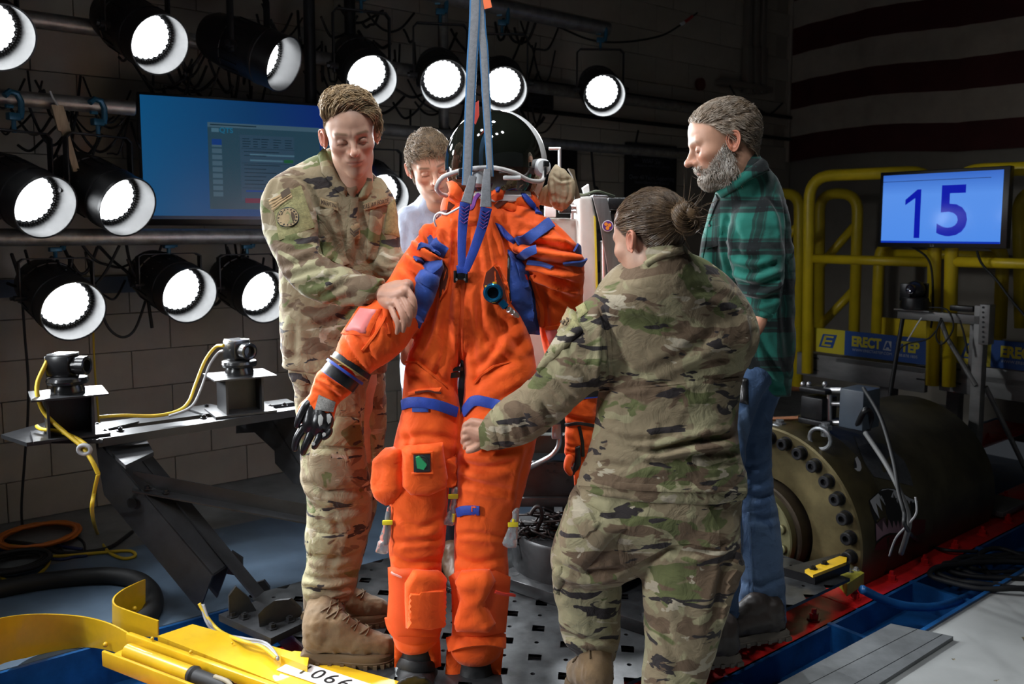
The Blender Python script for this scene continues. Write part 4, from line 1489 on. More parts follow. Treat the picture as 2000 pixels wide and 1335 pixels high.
# camera stand in front of the platform
SN = 4.66
cs = thing('camera_stand', 'grey perforated steel post with a cantilever arm in front of the banners', 'stand', TP(1912, 985, SN))
tslab('post', 1903, 596, 1924, 992, SN, .06, M_fascia, cs)
tslab('post_sleeve', 1914, 594, 1934, 672, SN - .02, .07, M_fascia, cs)
h_ = MB()
for k in range(8):
    p = TP(1920.5, 600 + 9.6 * k, SN - .021); h_.lathe(p, tuple(-TDIR), [(0, .006), (.002, .006), (.002, 0)], 12)
h_.build('hole', M_dark, cs)['kind'] = 'stuff'
tslab('inner_post', 1895, 615, 1912, 730, SN + .02, .05, M_fascia, cs)
tslab('arm', 1753, 604, 1915, 621, SN, .05, M_fascia, cs)
tslab('arm_tray', 1745, 602, 1815, 605, SN - .03, .11, M_fascia, cs)
MB().tube([TP(1836, 622, SN), TP(1850, 660, SN), TP(1906, 752, SN)], .013, 10).build('brace', M_fascia, cs)
MB().tube([TP(1925, 755, SN + .05), TP(2010, 930, SN + .3)], .013, 10).build('brace', M_fascia, cs)
MB().tube([TP(1763, 622, SN - .02), TP(1750, 700, SN - .05), TP(1735, 790, SN - .1), TP(1720, 850, SN - .12)], .012, 10).build('rod', M_black, cs)
tslab('foot', 1895, 985, 1960, 995, SN - .1, .3, M_fascia, cs)
cables = [[(1815, 600), (1850, 605), (1862, 640), (1840, 672), (1828, 655), (1838, 620)], [(1840, 625), (1815, 660), (1770, 672), (1754, 690), (1748, 730)], [(1875, 625), (1885, 660), (1890, 690), (1880, 640)]]
for k, p in enumerate(cables):
    MB().tube(spline([TP(x, y, SN - .04) for x, y in p], 6), .0045, 6).build('cable', M_rubber, cs, smooth=True)
MB().tube(spline([TP(1800, 620, SN - .03), TP(1790, 635, SN - .03), TP(1772, 665, SN - .03)], 6), .004, 6).build('white_cable', M_white, cs, smooth=True)
pz = thing('dome_camera', 'dark pan-tilt dome camera on the arm of the grey stand', 'camera', TP(1786, 602, SN))
p = TP(1786, 602, SN)
MB().lathe(p, (0, 0, 1), [(0, .075), (.02, .078), (.06, .072), (.065, .05), (.065, 0)], 28).build('base', M_dark, pz)
MB().box(p + Vector((-.055, 0, .09)), (.016, .06, .10), RAILROT, .006).build('yoke_arm', M_dark, pz)
MB().box(p + Vector((.055, .02, .09)), (.016, .06, .10), RAILROT, .006).build('yoke_arm', M_dark, pz)
MB().sphere(p + Vector((0, 0, .105)), .052, 20, 14, (1, 1, .95)).build('head', mat('camera_charcoal', (.02, .02, .022), .35), pz)
MB().lathe(p + Vector((0, 0, .11)) - Vector(TDIR) * .03, tuple(-TDIR), [(0, .028), (.03, .026), (.03, .02), (.024, .0)], 20).build('lens', mat('lens_glass', (.01, .008, .02), .05, coat=1), pz)
o = MB().rbox(TP(1882, 602, SN + .02), (.06, .12, .03), .004).build('cable_box', M_dark); tag(o, 'flat black box on the stand arm right of the dome camera', 'box')

# ================================================================== high-speed camera frame at left
ZB = .60
cf = thing('camera_rig', 'black welded frame with slanted box legs carrying the two left cameras', 'frame', T(1.1, 2.78, 0))
M_fr = mat('frame_black', (.030, .031, .034), .42, .3, var=.25, vscale=9, bump=.12, bscale=120)
def sheet(name, pts, z, th=.012):
    return MB().prism([G(x, y, z) for x, y in pts], (0, 0, -th)).build(name, M_fr, cf)
sheet('end_plate', [(2, 848), (95, 822), (215, 842), (200, 858), (100, 858), (52, 864)], ZB, .014)
sheet('front_rail', [(192, 857), (590, 797), (600, 790), (230, 838), (205, 842)], ZB + .002, .03)
sheet('rear_rail', [(195, 824), (560, 778), (575, 785), (230, 832)], ZB - .002, .03)
sheet('pad_plate', [(190, 828), (245, 818), (272, 822), (205, 838)], ZB + .006, .006)
sheet('pad_plate', [(360, 796), (410, 788), (462, 800), (400, 808)], ZB + .006, .006)
f = MB()
for x, y in ((205, 845), (235, 841), (404, 795), (398, 816), (528, 796), (556, 792), (190, 832)): f.bolt(G(x, y, ZB + .003), (0, 0, 1), .008, .012)
f.build('bolt', M_blackm, cf)
def box_leg(P0, P1, outline, topedge, wid, wvec, tail):
    A, B = P0, P1
    side = [PLv(x, y, A, B) for x, y in outline]
    nrm = Vector((-(B.y - A.y), B.x - A.x, 0)).normalized()
    if nrm.dot(Vector((0, 1, 0))) < 0: nrm = -nrm
    root = MB().prism(side, tuple(nrm * .010)).build('leg', M_fr, cf)
    E = [PLv(x, y, A, B) for x, y in topedge]
    mb = MB()
    mb.prism([E[0], E[1], E[1] + nrm * wid, E[0] + nrm * wid], (0, 0, -.010)); mb.build('leg_top_flange', M_fr, root)
    if tail:
        E2 = PLv(*tail, A, B)
        e = (E[1] - E[0])
        mb = MB()
        q0, q1 = E[0] + nrm * wid * 1.0, E2 + nrm * wid * .6
        mb.prism([q0 - nrm * .002, q1 - nrm * .002, q1 + nrm * .06, q0 + nrm * .06], (0, 0, -.012)); mb.build('leg_bar', M_fr, root)
        mb = MB()
        low = [PLv(x, y, A, B) + nrm * wid for x, y in outline]
        mb.prism(low, tuple(nrm * .008)); mb.build('leg_web', M_fr, root)
    return root, nrm
PA, PB = T(.70, 3.30), T(1.07, 2.83)
lg, nrm = box_leg(PA, PB, [(186, 859), (249, 925), (416, 1120), (389, 1192), (203, 966), (192, 905)], [(205, 872), (416, 1120)], .11, None, (492, 1196))
o = MB().lathe(PLv(262, 980, PA, PB) - nrm * .012, tuple(-nrm), [(0, .02), (.002, .02), (.002, .0)], 20).build('slot_hole', M_dark, lg)
o = MB()
sh = [PLv(x, y, PA, PB) for x, y in ((195, 862), (240, 912), (252, 926), (210, 862))]
# upper saddle and brace channel
sheet('saddle', [(195, 862), (282, 850), (300, 882), (245, 908)], ZB - .055, .014)
P2A, P2B = T(1.40, 3.30), T(1.62, 2.95)
lg2, nr2 = box_leg(P2A, P2B, [(497, 806), (580, 800), (620, 930), (620, 960), (572, 942), (537, 904), (536, 880), (497, 844), (461, 846), (461, 815)], [(524, 806), (606, 940)], .12, None, (612, 950))
a0, a1 = PLv(252, 922, PA, PB) + nrm * .02, W(640, 992, 3.25)
d_ = (a1 - a0)
hz = Vector((d_.y, -d_.x, 0)).normalized() * -1
mb = MB()
mb.prism([a0, a1, a1 + Vector((0, 0, -.052)), a0 + Vector((0, 0, -.052))][::-1], tuple(hz * .006)); mb.build('brace_flange', M_fr, cf)
mb = MB()
mb.prism([a0 + Vector((0, 0, -.052)), a1 + Vector((0, 0, -.052)), a1 + Vector((0, 0, -.058)) - hz * .055, a0 + Vector((0, 0, -.058)) - hz * .055], (0, 0, -.006)); mb.build('brace_channel', M_fr, cf)
for s in (.07, .16): MB().bolt(a0 + d_ * s + Vector((0, 0, -.05)) - hz * .028, (0, 0, 1), .009, .012).build('bolt', M_blackm, cf)
MB().prism([G(427, 1199, .024), G(529, 1246, .024), G(598, 1213, .024), G(500, 1172, .024)], (0, 0, -.024)).build('base_plate', M_fr, cf)
def gusset(pts, z, ext):
    v = [W(x, y, yy) for x, y, yy in pts]
    MB().prism(v, ext).build('gusset', M_fr, cf)
yb = G(507, 1224, .024).y; yc = G(584, 1205, .024).y
gusset([(507, 1224, yb), (504, 1200, yb), (516, 1187, yb), (535, 1173, yb + (yc - yb) * .4), (564, 1170, yb + (yc - yb) * .75), (584, 1189, yc), (584, 1205, yc)], 0, tuple(Vector((.5, .86, 0)) * .014))
ya = G(448, 1205, .024).y
gusset([(448, 1205, ya), (447, 1164, ya), (461, 1145, ya), (485, 1165, ya + .03), (500, 1190, ya + .05), (500, 1205, ya + .05)], 0, tuple(Vector((-.5, .86, 0)) * .014))
gusset([(490, 1150, 3.05), (494, 1140, 3.05), (515, 1133, 3.06), (526, 1147, 3.08), (526, 1180, 3.08), (495, 1180, 3.05)], 0, (0, .014, 0))
gusset([(440, 1090, 3.1), (452, 1076, 3.1), (473, 1090, 3.12), (473, 1125, 3.12), (440, 1120, 3.1)], 0, (0, .014, 0))
f = MB()
for x, y in ((532, 1226), (566, 1212), (478, 1206), (455, 1203)): f.bolt(G(x, y, .024), (0, 0, 1), .012, .016)
f.build('bolt', M_blackm, cf)

def hs_camera(label, cpx, y_base, nn, yaw, plabel):
    b = N(cpx, y_base, nn); b.z = ZB + .004
    pd = thing('camera_pedestal', plabel, 'pedestal', b)
    R = RAILROT - .1
    hp = .148
    MB().box(b + Vector((0, 0, .004)), (.24, .19, .008), R).build('foot_plate', M_fr, pd)
    MB().box(b + Vector((0, 0, hp)), (.24, .20, .006), R).build('top_plate', M_fr, pd)
    Rm = Matrix.Rotation(R, 3, 'Z')
    for sx in (-.07, .07): MB().box(b + Rm @ Vector((sx, 0, hp / 2 + .004)), (.008, .15, hp - .008), R).build('side_plate', M_fr, pd)
    MB().box(b + Rm @ Vector((0, .02, hp / 2 + .004)), (.14, .008, hp - .008), R).build('web', M_fr, pd)
    c = b + Vector((0, 0, hp + .003))
    cm = thing('high_speed_camera', label, 'camera', c)
    M_cam = mat('camera_black', (.012, .012, .013), .22, var=.1)
    MB().lathe(c, (0, 0, 1), [(0, .055), (.012, .056), (.03, .050), (.034, .066), (.045, .07), (.055, .066), (.06, .05)], 28).build('mount', M_cam, cm)
    Ry = Matrix.Rotation(yaw, 3, 'Z')
    def part(nm, off, size, m=M_cam, bev=.005): return MB().box(c + Ry @ Vector(off), size, Ry, bev).build(nm, m, cm)
    part('body', (-.015, 0, .098), (.085, .075, .075))
    part('top_cover', (-.012, 0, .138), (.082, .07, .008), mat('camera_top', (.35, .35, .36), .15, .6))
    part('plug_block', (-.05, 0, .122), (.045, .04, .02), M_alu)
    ax = Ry @ Vector((1, 0, 0))
    MB().lathe(c + Ry @ Vector((.025, 0, .098)), tuple(ax), [(0, .030), (.02, .031), (.022, .034), (.05, .034), (.052, .028), (.05, .022), (.03, .02), (.03, 0)], 26, cap=False).build('lens', M_cam, cm)
    part('hinge', (.03, 0, .052), (.03, .06, .012))
    return cm, c
c1, cc1 = hs_camera('left black high-speed camera on its pedestal below the bottom-row lamp', 137, 843, 3.32, RAILROT - .75, 'left black steel camera pedestal on the frame')
c2, cc2 = hs_camera('right black high-speed camera on its pedestal beside the left soldier', 470, 798, 3.32, RAILROT - 1.35, 'right black steel camera pedestal on the frame')
tag(cable('cable', [cc1 + Vector((-.055, -.03, .125)), W(92, 705, 2.95), W(74, 745, 2.92), W(74, 775, 2.9), W(90, 810, 2.9), W(128, 845, 2.88), W(160, 872, 2.86), W(180, 900, 2.84), W(192, 925, 2.84)], .0075, M_ycab), 'thick yellow cable curving from the left camera down to the ring', 'cable')
tag(cable('cable', [W(192, 925, 2.86), W(184, 960, 2.9), W(180, 1000, 2.95), G(190, 1040, -.09), G(210, 1075, -.09), G(240, 1090, -.09), G(264, 1085, -.09), G(250, 1075, -.09), G(180, 1080, -.09), G(95, 1085, -.09), G(30, 1066, -.09), G(-30, 1070, -.09)], .007, M_ycab), 'yellow cable hanging from the frame and looping on the floor', 'cable')
tag(cable('cable', [cc2 + Vector((-.05, -.03, .12)), W(420, 678, 3.35), W(400, 705, 3.32), W(382, 750, 3.28), W(368, 785, 3.22), W(345, 803, 3.18), W(300, 812, 3.1), W(240, 811, 3.02), W(194, 814, 2.98)], .0065, M_ycab), 'yellow cable running from the right camera along the frame', 'cable')
tag(cable('cable', [cc2 + Vector((-.05, -.035, .10)), W(425, 690, 3.34), W(408, 715, 3.31), W(392, 760, 3.26), W(372, 795, 3.2), W(330, 812, 3.14)], .005, M_grcab), 'thin grey cable beside the right camera\'s yellow one', 'cable')
tag(cable('cable', [W(72, 832, 2.98), W(82, 838, 2.95), W(115, 842, 2.92), W(150, 856, 2.88), W(168, 868, 2.86)], .007, M_ycab), 'short yellow cable lying on the frame\'s end plate', 'cable')
p = W(166, 877, 2.85)
o = MB().tube([p + Vector((.021 * math.cos(a), -.004, .016 * math.sin(a))) for a in np.linspace(0, 2 * PI, 17)[:-1]], .0075, 8, closed=True).build('cable_ring', M_grcab, smooth=True); tag(o, 'grey ring holding the yellow cables below the left pedestal', 'ring')
tag(cable('cable', [W(389, 1178, 2.82), W(405, 1205, 2.8), W(430, 1232, 2.76), G(470, 1250, .03), G(510, 1262, .03), G(540, 1285, .03)], .006, M_ycab), 'yellow cable coming out of the slanted leg\'s lower end', 'cable')
for k in range(2):
    tag(cable('cable', [W(393 + 4 * k, 1180, 2.82), W(404 + 6 * k, 1215, 2.79), W(425 + 6 * k, 1236, 2.76), G(475, 1246 + 6 * k, .03), G(520, 1256 + 5 * k, .03), G(543, 1284 + 3 * k, .03)], .005, M_grcab), ('upper' if k == 0 else 'lower') + ' grey cable beside the yellow one at the leg\'s lower end', 'cable')

# ================================================================== floor clutter at far left
oc = MB(); q = random.Random(8)
for k in range(9):
    c0 = G(76, 1044, ZF + .012 + .011 * (k // 2))
    R_ = .175 - .012 * (k % 3) + q.uniform(-.008, .008)
    oc.tube([c0 + Vector((R_ * math.cos(a), R_ * math.sin(a) * 1.0, q.uniform(-.003, .003))) for a in np.linspace(0, 2 * PI, 33)[:-1]], .008, 6, closed=True)
o = oc.build('hose_coil', M_orcab, smooth=True); tag(o, 'coil of orange hose on the concrete by the block wall', 'hose')
bc = MB()
for k in range(7):
    c0 = G(30, 1095, ZF + .012 + .012 * (k // 2))
    R_ = .13 - .014 * (k % 3)
    bc.tube([c0 + Vector((R_ * math.cos(a), R_ * math.sin(a), 0)) for a in np.linspace(0, 2 * PI, 29)[:-1]], .010, 6, closed=True)
o = bc.build('cable_coil', M_rubber, smooth=True); tag(o, 'coil of black cable on the floor at the left edge', 'cable')
def fcab(lb, pts, r, m): tag(cable('cable', [G(x, y, ZF + r) for x, y in pts], r, m), lb, 'cable')
fcab('yellow cable making a big loop on the concrete at far left', [(-10, 1105), (0, 1125), (25, 1137), (60, 1130), (88, 1110), (96, 1092), (85, 1080), (60, 1068), (20, 1066)], .007, M_ycab)
fcab('black cable winding from the floor clutter to the slanted leg', [(-10, 1055), (60, 1062), (120, 1078), (180, 1076), (215, 1068), (240, 1052), (258, 1038)], .009, M_rubber)
fcab('thin black cable making a small loop beside the orange coil', [(70, 1072), (115, 1070), (125, 1055), (145, 1048), (163, 1058), (165, 1078), (150, 1086), (128, 1082), (118, 1066)], .005, M_rubber)
fcab('navy blue cable lying across the floor clutter', [(-10, 1075), (40, 1068), (90, 1062), (130, 1068), (160, 1072)], .008, mat('navy_cable', (.02, .03, .10), .5))
fcab('second navy cable in front of the floor clutter', [(95, 1090), (120, 1092), (145, 1087), (170, 1085)], .007, MATS['navy_cable'])
tag(cable('floor_hose', [G(x, y, ZF + .034) for x, y in [(-60, 1165), (0, 1150), (80, 1135), (160, 1126), (225, 1124), (275, 1136), (300, 1165), (292, 1198), (255, 1222), (215, 1236)]], .034, M_rubber, k=10, n=14), 'fat black hose curving over the blue floor behind the yellow guard', 'hose')

# ================================================================== yellow swing arm
ya_ = thing('swing_arm', 'yellow steel arm with curved guards and the stencilled number 1066', 'arm', G(420, 1290, -.05))
za = .006
MB().prism([G(308, 1241, za), G(376, 1218, za), G(860, 1352, za), G(800, 1420, za), G(560, 1340, za)], (0, 0, -.02)).build('top_plate', M_yellow, ya_)
a, b = G(250, 1234, za + .012), G(640, 1372, za + .012)
d = (b - a).normalized(); sd = Vector((-d.y, d.x, 0))
if sd.y < 0: sd = -sd
L = (b - a).length
def bar_(name, off, z0, w, h, m=M_yellow, l0=0, l1=None):
    c = a + d * ((l0 + (l1 or L)) / 2) + sd * off
    o = MB().box((c.x, c.y, z0), ((l1 or L) - l0, w, h), math.atan2(d.y, d.x), .004).build(name, m, ya_); return o
bar_('ridge', 0, .0, .02, .035)
bar_('trough', -.045, -.035, .09, .012)
bar_('front_lip', -.092, -.028, .012, .052)
p0, p1 = a + d * .06 - sd * .048, a + d * .36 - sd * .048
p0.z = p1.z = -.008
MB().lathe(p0, tuple(d), [(0, .02), (.004, .024), (.296, .024), (.30, .02)], 20).build('pivot_tube', M_yellow, ya_)
p1b = p1 + d * .09
MB().lathe(p1, tuple(d), [(0, .026), (.012, .028), (.02, .022), (.12, .021), (.14, .024), (.16, .02)], 16).build('rubber_grip', M_rubber, ya_)
MB().tube(spline([p1 + d * .1 + Vector((0, 0, .02)), p1 + d * .16 + Vector((.0, -.01, .025)), p1 + d * .21 - sd * .02 + Vector((0, 0, .01)), p1 + d * .26 - sd * .03], 5), .007, 6).build('wire', mat('tan_wire', (.30, .26, .18), .6), ya_, smooth=True)
f = MB()
for s, o_ in ((.12, .03), (.3, .028)): f.sphere(a + d * s + sd * .0 + Vector((0, 0, .008)), .006, 8, 6)
f.sphere(a + d * .35 + sd * .12 + Vector((0, 0, -.004)), .004, 8, 6)
f.build('rivet', M_yellow, ya_)
# curved guards: sheet strips
def guard(pts, th=.006):
    tp = spline([W(x, y0, Y) for x, y0, y1, Y in pts], 8); bt = spline([W(x, y1, Y) for x, y0, y1, Y in pts], 8)
    m = len(tp); tg_ = np.gradient(tp, axis=0); nn = np.stack([-tg_[:, 1], tg_[:, 0], np.zeros(m)], 1); nn /= np.linalg.norm(nn, axis=1)[:, None]
    v = np.vstack([tp, bt, bt + nn * th, tp + nn * th]); f = []
    for i in range(m - 1):
        for a_, b_ in ((0, 1), (1, 2), (2, 3), (3, 0)):
            f.append((a_ * m + i, a_ * m + i + 1, b_ * m + i + 1, b_ * m + i))
    f += [(0, m, 2 * m, 3 * m), (m - 1, 4 * m - 1, 3 * m - 1, 2 * m - 1)]
    return MB().add(v, f).build('curved_guard', M_yellow, ya_)
guard([(256, 1237, 1284, 2.66), (215, 1216, 1268, 2.72), (165, 1203, 1262, 2.78), (105, 1198, 1270, 2.76), (50, 1199, 1283, 2.70), (0, 1206, 1296, 2.60), (-60, 1222, 1330, 2.45)])
guard([(283, 1130, 1202, 3.02), (262, 1139, 1205, 2.99), (238, 1151, 1215, 2.93), (221, 1166, 1226, 2.86), (222, 1180, 1236, 2.82), (246, 1191, 1240, 2.78), (308, 1212, 1244, 2.74)])
f = MB()
for x, y in ((206, 1258), (238, 1266)): f.sphere(W(x, y, 2.70), .009, 8, 6)
f.sphere(W(263, 1188, 2.93), .009, 8, 6)
f.build('guard_bolt', M_yellow, ya_)
MB().prism([G(548, 1280, .03), G(575, 1270, .03), G(605, 1274, .03), G(600, 1300, .03)], (0, 0, -.03)).build('corner_lug', M_yellow, ya_)
# number plate
c = G(540, 1308, za + .002); e = G(575, 1287, za + .002)
upv = (e - c); 
pl = [c, c + d * .36, e + d * .36, e]
MB().prism(pl, (0, 0, .002)).build('number_plate', mat('plate_white', (.72, .72, .70), .45, var=.06, bump=.05), ya_)
mb = MB(); uu = upv.normalized(); hgt = upv.length
flat_text(mb, '1066', c + d * .155 + upv * .5 + Vector((0, 0, .0032)), d, uu, hgt * .95, font_scale=(1.15, 1), spacing=1.25)
o = mb.build('number', M_dark, ya_); o['kind'] = 'stuff'

# ================================================================== seat turret behind the suit
tu = thing('seat_turret', 'black round turntable base on perforated channels behind the suit\'s legs', 'machine', (.26, 3.2, 0))
cT = Vector((.262, 3.2, 0))
M_tur = mat('turret_black', (.035, .036, .038), .35, .4, var=.35, vscale=8, bump=.15, bscale=60)
MB().lathe(cT, (0, 0, 1), [(.045, .262), (.175, .262), (.185, .255), (.185, .16), (.2, .155), (.2, 0)], 64, cap=False).build('turntable', M_tur, tu)
a, b = G(985, 1150, .0), G(1255, 1240, 0)
d = (b - a).normalized(); sd = Vector((-d.y, d.x, 0)); sd = sd if sd.y > 0 else -sd
rzz = math.atan2(d.y, d.x)
c = (a + b) / 2
for k, off in enumerate((.05, .46)):
    o = MB().box((c.x + sd.x * off, c.y + sd.y * off, .023), (.66, .10, .045), rzz, .004).build('base_channel', M_tur, tu)
    h_ = MB()
    for q in range(6):
        p = c + sd * off + d * (-.28 + .11 * q); h_.lathe((p.x, p.y, .0455), (0, 0, 1), [(0, .017), (.0006, .017), (.0006, 0)], 14)
    h_.build('channel_hole', M_dark, o)['kind'] = 'stuff'
pe = c + sd * .05 + d * .331
MB().box((pe.x, pe.y, .023), (.004, .082, .028), rzz).build('channel_mouth', M_dark, tu)
f = MB()
f.box(cT + Vector((.0, -.2, .195)), (.09, .05, .02), .2, .003)
f.bolt(cT + Vector((.0, -.2, .205)), (0, 0, 1), .018, .03)
f.build('clamp_block', M_tur, tu)
# seat frame above it
sf = thing('turret_housing', 'black steel seat frame above the turntable beside the suit\'s left leg', 'frame', (.26, 3.25, .2))
def wbox(name, x0, y0, x1, y1, Y, dep, m, parent, bev=.004):
    p, q = W(x0, y0, Y), W(x1, y1, Y)
    return MB().box(((p.x + q.x) / 2, Y + dep / 2, (p.z + q.z) / 2), (abs(q.x - p.x), dep, abs(p.z - q.z)), None, bev).build(name, m, parent)
wbox('front_panel', 1018, 902, 1240, 985, 3.12, .03, M_tur, sf)
wbox('under_beam', 1000, 972, 1230, 990, 3.1, .06, M_tur, sf)
wbox('top_rail', 1040, 850, 1120, 885, 3.15, .05, mat('olive_dark', (.05, .052, .04), .5, .2, var=.2), sf)
wbox('post', 1062, 985, 1082, 1060, 3.18, .05, M_tur, sf)
wbox('post', 1098, 985, 1150, 1060, 3.22, .06, M_tur, sf)
MB().tube(round_path([W(1036, 912, 3.08), W(1078, 890, 3.06), W(1092, 872, 3.06), W(1094, 845, 3.06)], .03), .010, 10).build('grab_handle', M_alu, sf, smooth=True)
wbox('handle_clamp', 1078, 828, 1096, 858, 3.05, .04, mat('clear_grey', (.4, .4, .4), .2, .3), sf)
f = MB()
for x, y in ((1070, 905), (1083, 905), (1070, 918), (1082, 920), (1110, 938)): f.lathe(W(x, y, 3.119), (0, -1, 0), [(0, .005), (.001, .005), (.001, 0)], 10)
f.build('panel_hole', M_dark, sf)['kind'] = 'stuff'
wr = MB(); q = random.Random(21)
for k in range(34):
    x, y = q.uniform(1010, 1110), q.uniform(1005, 1058)
    pts = [W(x + q.uniform(-45, 45), y + q.uniform(-18, 16), 3.12 + q.uniform(-.08, .08)) for _ in range(5)]
    wr.tube(spline(pts, 5), .0045, 6)
wr.tube(spline([W(1035, 1005, 3.05), W(1046, 990, 3.05), W(1056, 992, 3.05), W(1058, 1010, 3.06), W(1050, 1030, 3.08)], 5), .008, 6)
o = wr.build('wiring_tangle', mat('wiring_dark', (.018, .013, .012), .5, var=.5, vscale=20), smooth=True); tag(o, 'tangle of thin dark wires on the turntable beside the suit\'s leg', 'wires', kind='stuff')

# white padded seat back and its metalwork
sb = thing('padded_seat_back', 'tall white padded seat side panel right of the suit\'s shoulder', 'seat', W(1145, 760, 2.95))
M_pad = mat('white_vinyl', (.52, .50, .465), .5, var=.05, vscale=9, bump=.35, bscale=22, bdist=.006)
def pad(name, pts, Y, dep, m, parent, bev=.012):
    v = [W(x, y, Y) for x, y in pts]
    mb = MB().prism(v, (0, dep, 0))
    bm = bmesh.new(); me = mb.mesh('t'); bm.from_mesh(me)
    bmesh.ops.bevel(bm, geom=list(bm.edges), offset=bev, segments=3, affect='EDGES', profile=.6)
    bm.to_mesh(me); bm.free()
    me.transform(Matrix.Translation(-origin_of(parent)))
    return link(name, me, m, parent, smooth=True)
pad('side_cushion', [(1131, 384), (1156, 382), (1166, 430), (1168, 640), (1164, 760), (1134, 760), (1132, 560)], 2.86, .34, M_pad, sb)
pad('back_cushion', [(985, 424), (1127, 426), (1129, 560), (1127, 800), (985, 800)], 3.02, .12, M_pad, sb)
pad('yellow_edge', [(1160, 420), (1164, 424), (1170, 620), (1166, 622)], 2.855, .02, mat('yellow_edging', (.6, .5, .03), .6), sb, .001)
pad('seat_board', [(990, 760), (1150, 760), (1150, 800), (990, 800)], 2.95, .4, M_tur, sb, .004)
st_ = thing('steel_bracket', 'bent grey steel bracket with a round orange sticker beside the bun-haired soldier', 'bracket', W(1195, 560, 2.84))
M_br = mat('brushed_steel', (.30, .305, .315), .38, .85, var=.2, vscale=30, stretch=(1, 1, .1))
pad('bracket_plate', [(1158, 385), (1186, 386), (1200, 455), (1212, 520), (1222, 600), (1196, 600), (1186, 520), (1172, 440)], 2.83, .014, M_br, st_, .002)
pad('bracket_flange', [(1158, 380), (1186, 381), (1190, 386), (1158, 386)], 2.83, .25, M_br, st_, .002)
MB().cyl(W(1180, 470, 2.87), W(1182, 640, 2.87), .014, 16).build('bracket_tube', M_alu, st_)
wbox('perforated_strip', 1186, 500, 1225, 640, 2.9, .02, M_br, st_)
f = MB()
for k in range(6): f.lathe(W(1193, 516 + 15 * k, 2.899), (0, -1, 0), [(0, .005), (.001, .005), (.001, 0)], 10)
f.build('strip_hole', M_dark, st_)['kind'] = 'stuff'
wbox('slotted_rail', 1188, 386, 1262, 408, 3.0, .06, M_blackm, st_)
wbox('slotted_rail', 1192, 411, 1262, 440, 3.02, .06, M_blackm, st_)
c = W(1187, 441, 2.827)
MB().lathe(c, (0, -1, 0), [(0, .019), (.001, .019), (.001, 0)], 24).build('sticker', mat('sticker_white', (.75, .72, .78), .5), st_)
MB().lathe(c + Vector((0, -.0012, 0)), (0, -1, 0), [(0, .0165), (.0006, .0165), (.0006, 0)], 24).build('sticker_ring', mat('sticker_purple', (.10, .03, .22), .5), st_)
f = MB()
for dx, dz, r in ((-.006, .006, .006), (.006, .003, .006), (-.001, -.007, .0065)): f.lathe(c + Vector((dx, -.002, dz)), (0, -1, 0), [(0, r), (.0005, r), (.0005, 0)], 16)
f.build('sticker_print', mat('sticker_orange', (.85, .28, .03), .5), st_)
# clamps and small frame on the white box, tissue, green cord
sm = thing('helmet_mount', 'small silver clamps and bars on the white box behind the tan bag', 'bracket', W(1100, 424, 2.98))
f = MB()
f.cyl(W(1072, 290, 3.0), W(1095, 290, 3.0), .006, 8); f.cyl(W(1093, 290, 3.0), W(1093, 330, 3.0), .006, 8); f.cyl(W(1078, 400, 3.0), W(1130, 404, 3.0), .008, 8)
f.cyl(W(1118, 395, 3.0), W(1118, 428, 3.0), .006, 8); f.cyl(W(1110, 412, 3.0), W(1132, 412, 3.0), .007, 8); f.cyl(W(1072, 395, 3.0), W(1072, 428, 3.0), .007, 8)
f.build('clamp_bar', M_alu, sm)['kind'] = 'stuff'
wbox('clear_block', 1064, 400, 1086, 424, 2.97, .05, M_white, sm)
wbox('clamp_body', 1092, 400, 1116, 416, 2.99, .04, M_blackm, sm)
o = MB().prism([W(1138, 368, 2.95), W(1150, 360, 2.95), (W(1152, 380, 2.95)), W(1142, 381, 2.95)], (.0, .05, .004)).build('paper_scrap', M_white); tag(o, 'crumpled white paper scrap on top of the white padded panel', 'paper')
tag(cable('cord', [W(1120, 376, 2.95), W(1140, 380, 2.93), W(1165, 373, 2.95), W(1185, 378, 3.0), W(1200, 383, 3.05)], .004, mat('olive_cord', (.16, .18, .12), .6)), 'olive green cord lying over the white padded panel\'s top', 'cord')
# ================================================================== figures: shared builders
def fast_mesh(name, v, q):
    me = bpy.data.meshes.new(name)
    v = np.asarray(v, np.float32); q = np.asarray(q, np.int32)
    k = q.shape[1]
    me.vertices.add(len(v)); me.vertices.foreach_set('co', v.ravel())
    me.loops.add(q.size); me.loops.foreach_set('vertex_index', q.ravel())
    me.polygons.add(len(q)); me.polygons.foreach_set('loop_start', np.arange(len(q), dtype=np.int32) * k)
    me.update(calc_edges=True)
    return me

def smin(a, b, k):
    h = np.maximum(k - np.abs(a - b), 0) / k
    return np.minimum(a, b) - h * h * k * .25
def smax(a, b, k): return -smin(-a, -b, k)
def sd_ell(p, c, r):
    q = p - np.array(c); r = np.array(r)
    k0 = np.linalg.norm(q / r, axis=-1); k1 = np.linalg.norm(q / (r * r), axis=-1) + 1e-9
    return k0 * (k0 - 1) / k1
def sd_cap(p, a, b, r0, r1=None):
    a, b = np.array(a), np.array(b); r1 = r0 if r1 is None else r1
    pa, ba = p - a, b - a
    h = np.clip((pa @ ba) / (ba @ ba), 0, 1)
    return np.linalg.norm(pa - h[..., None] * ba, axis=-1) - (r0 + (r1 - r0) * h)

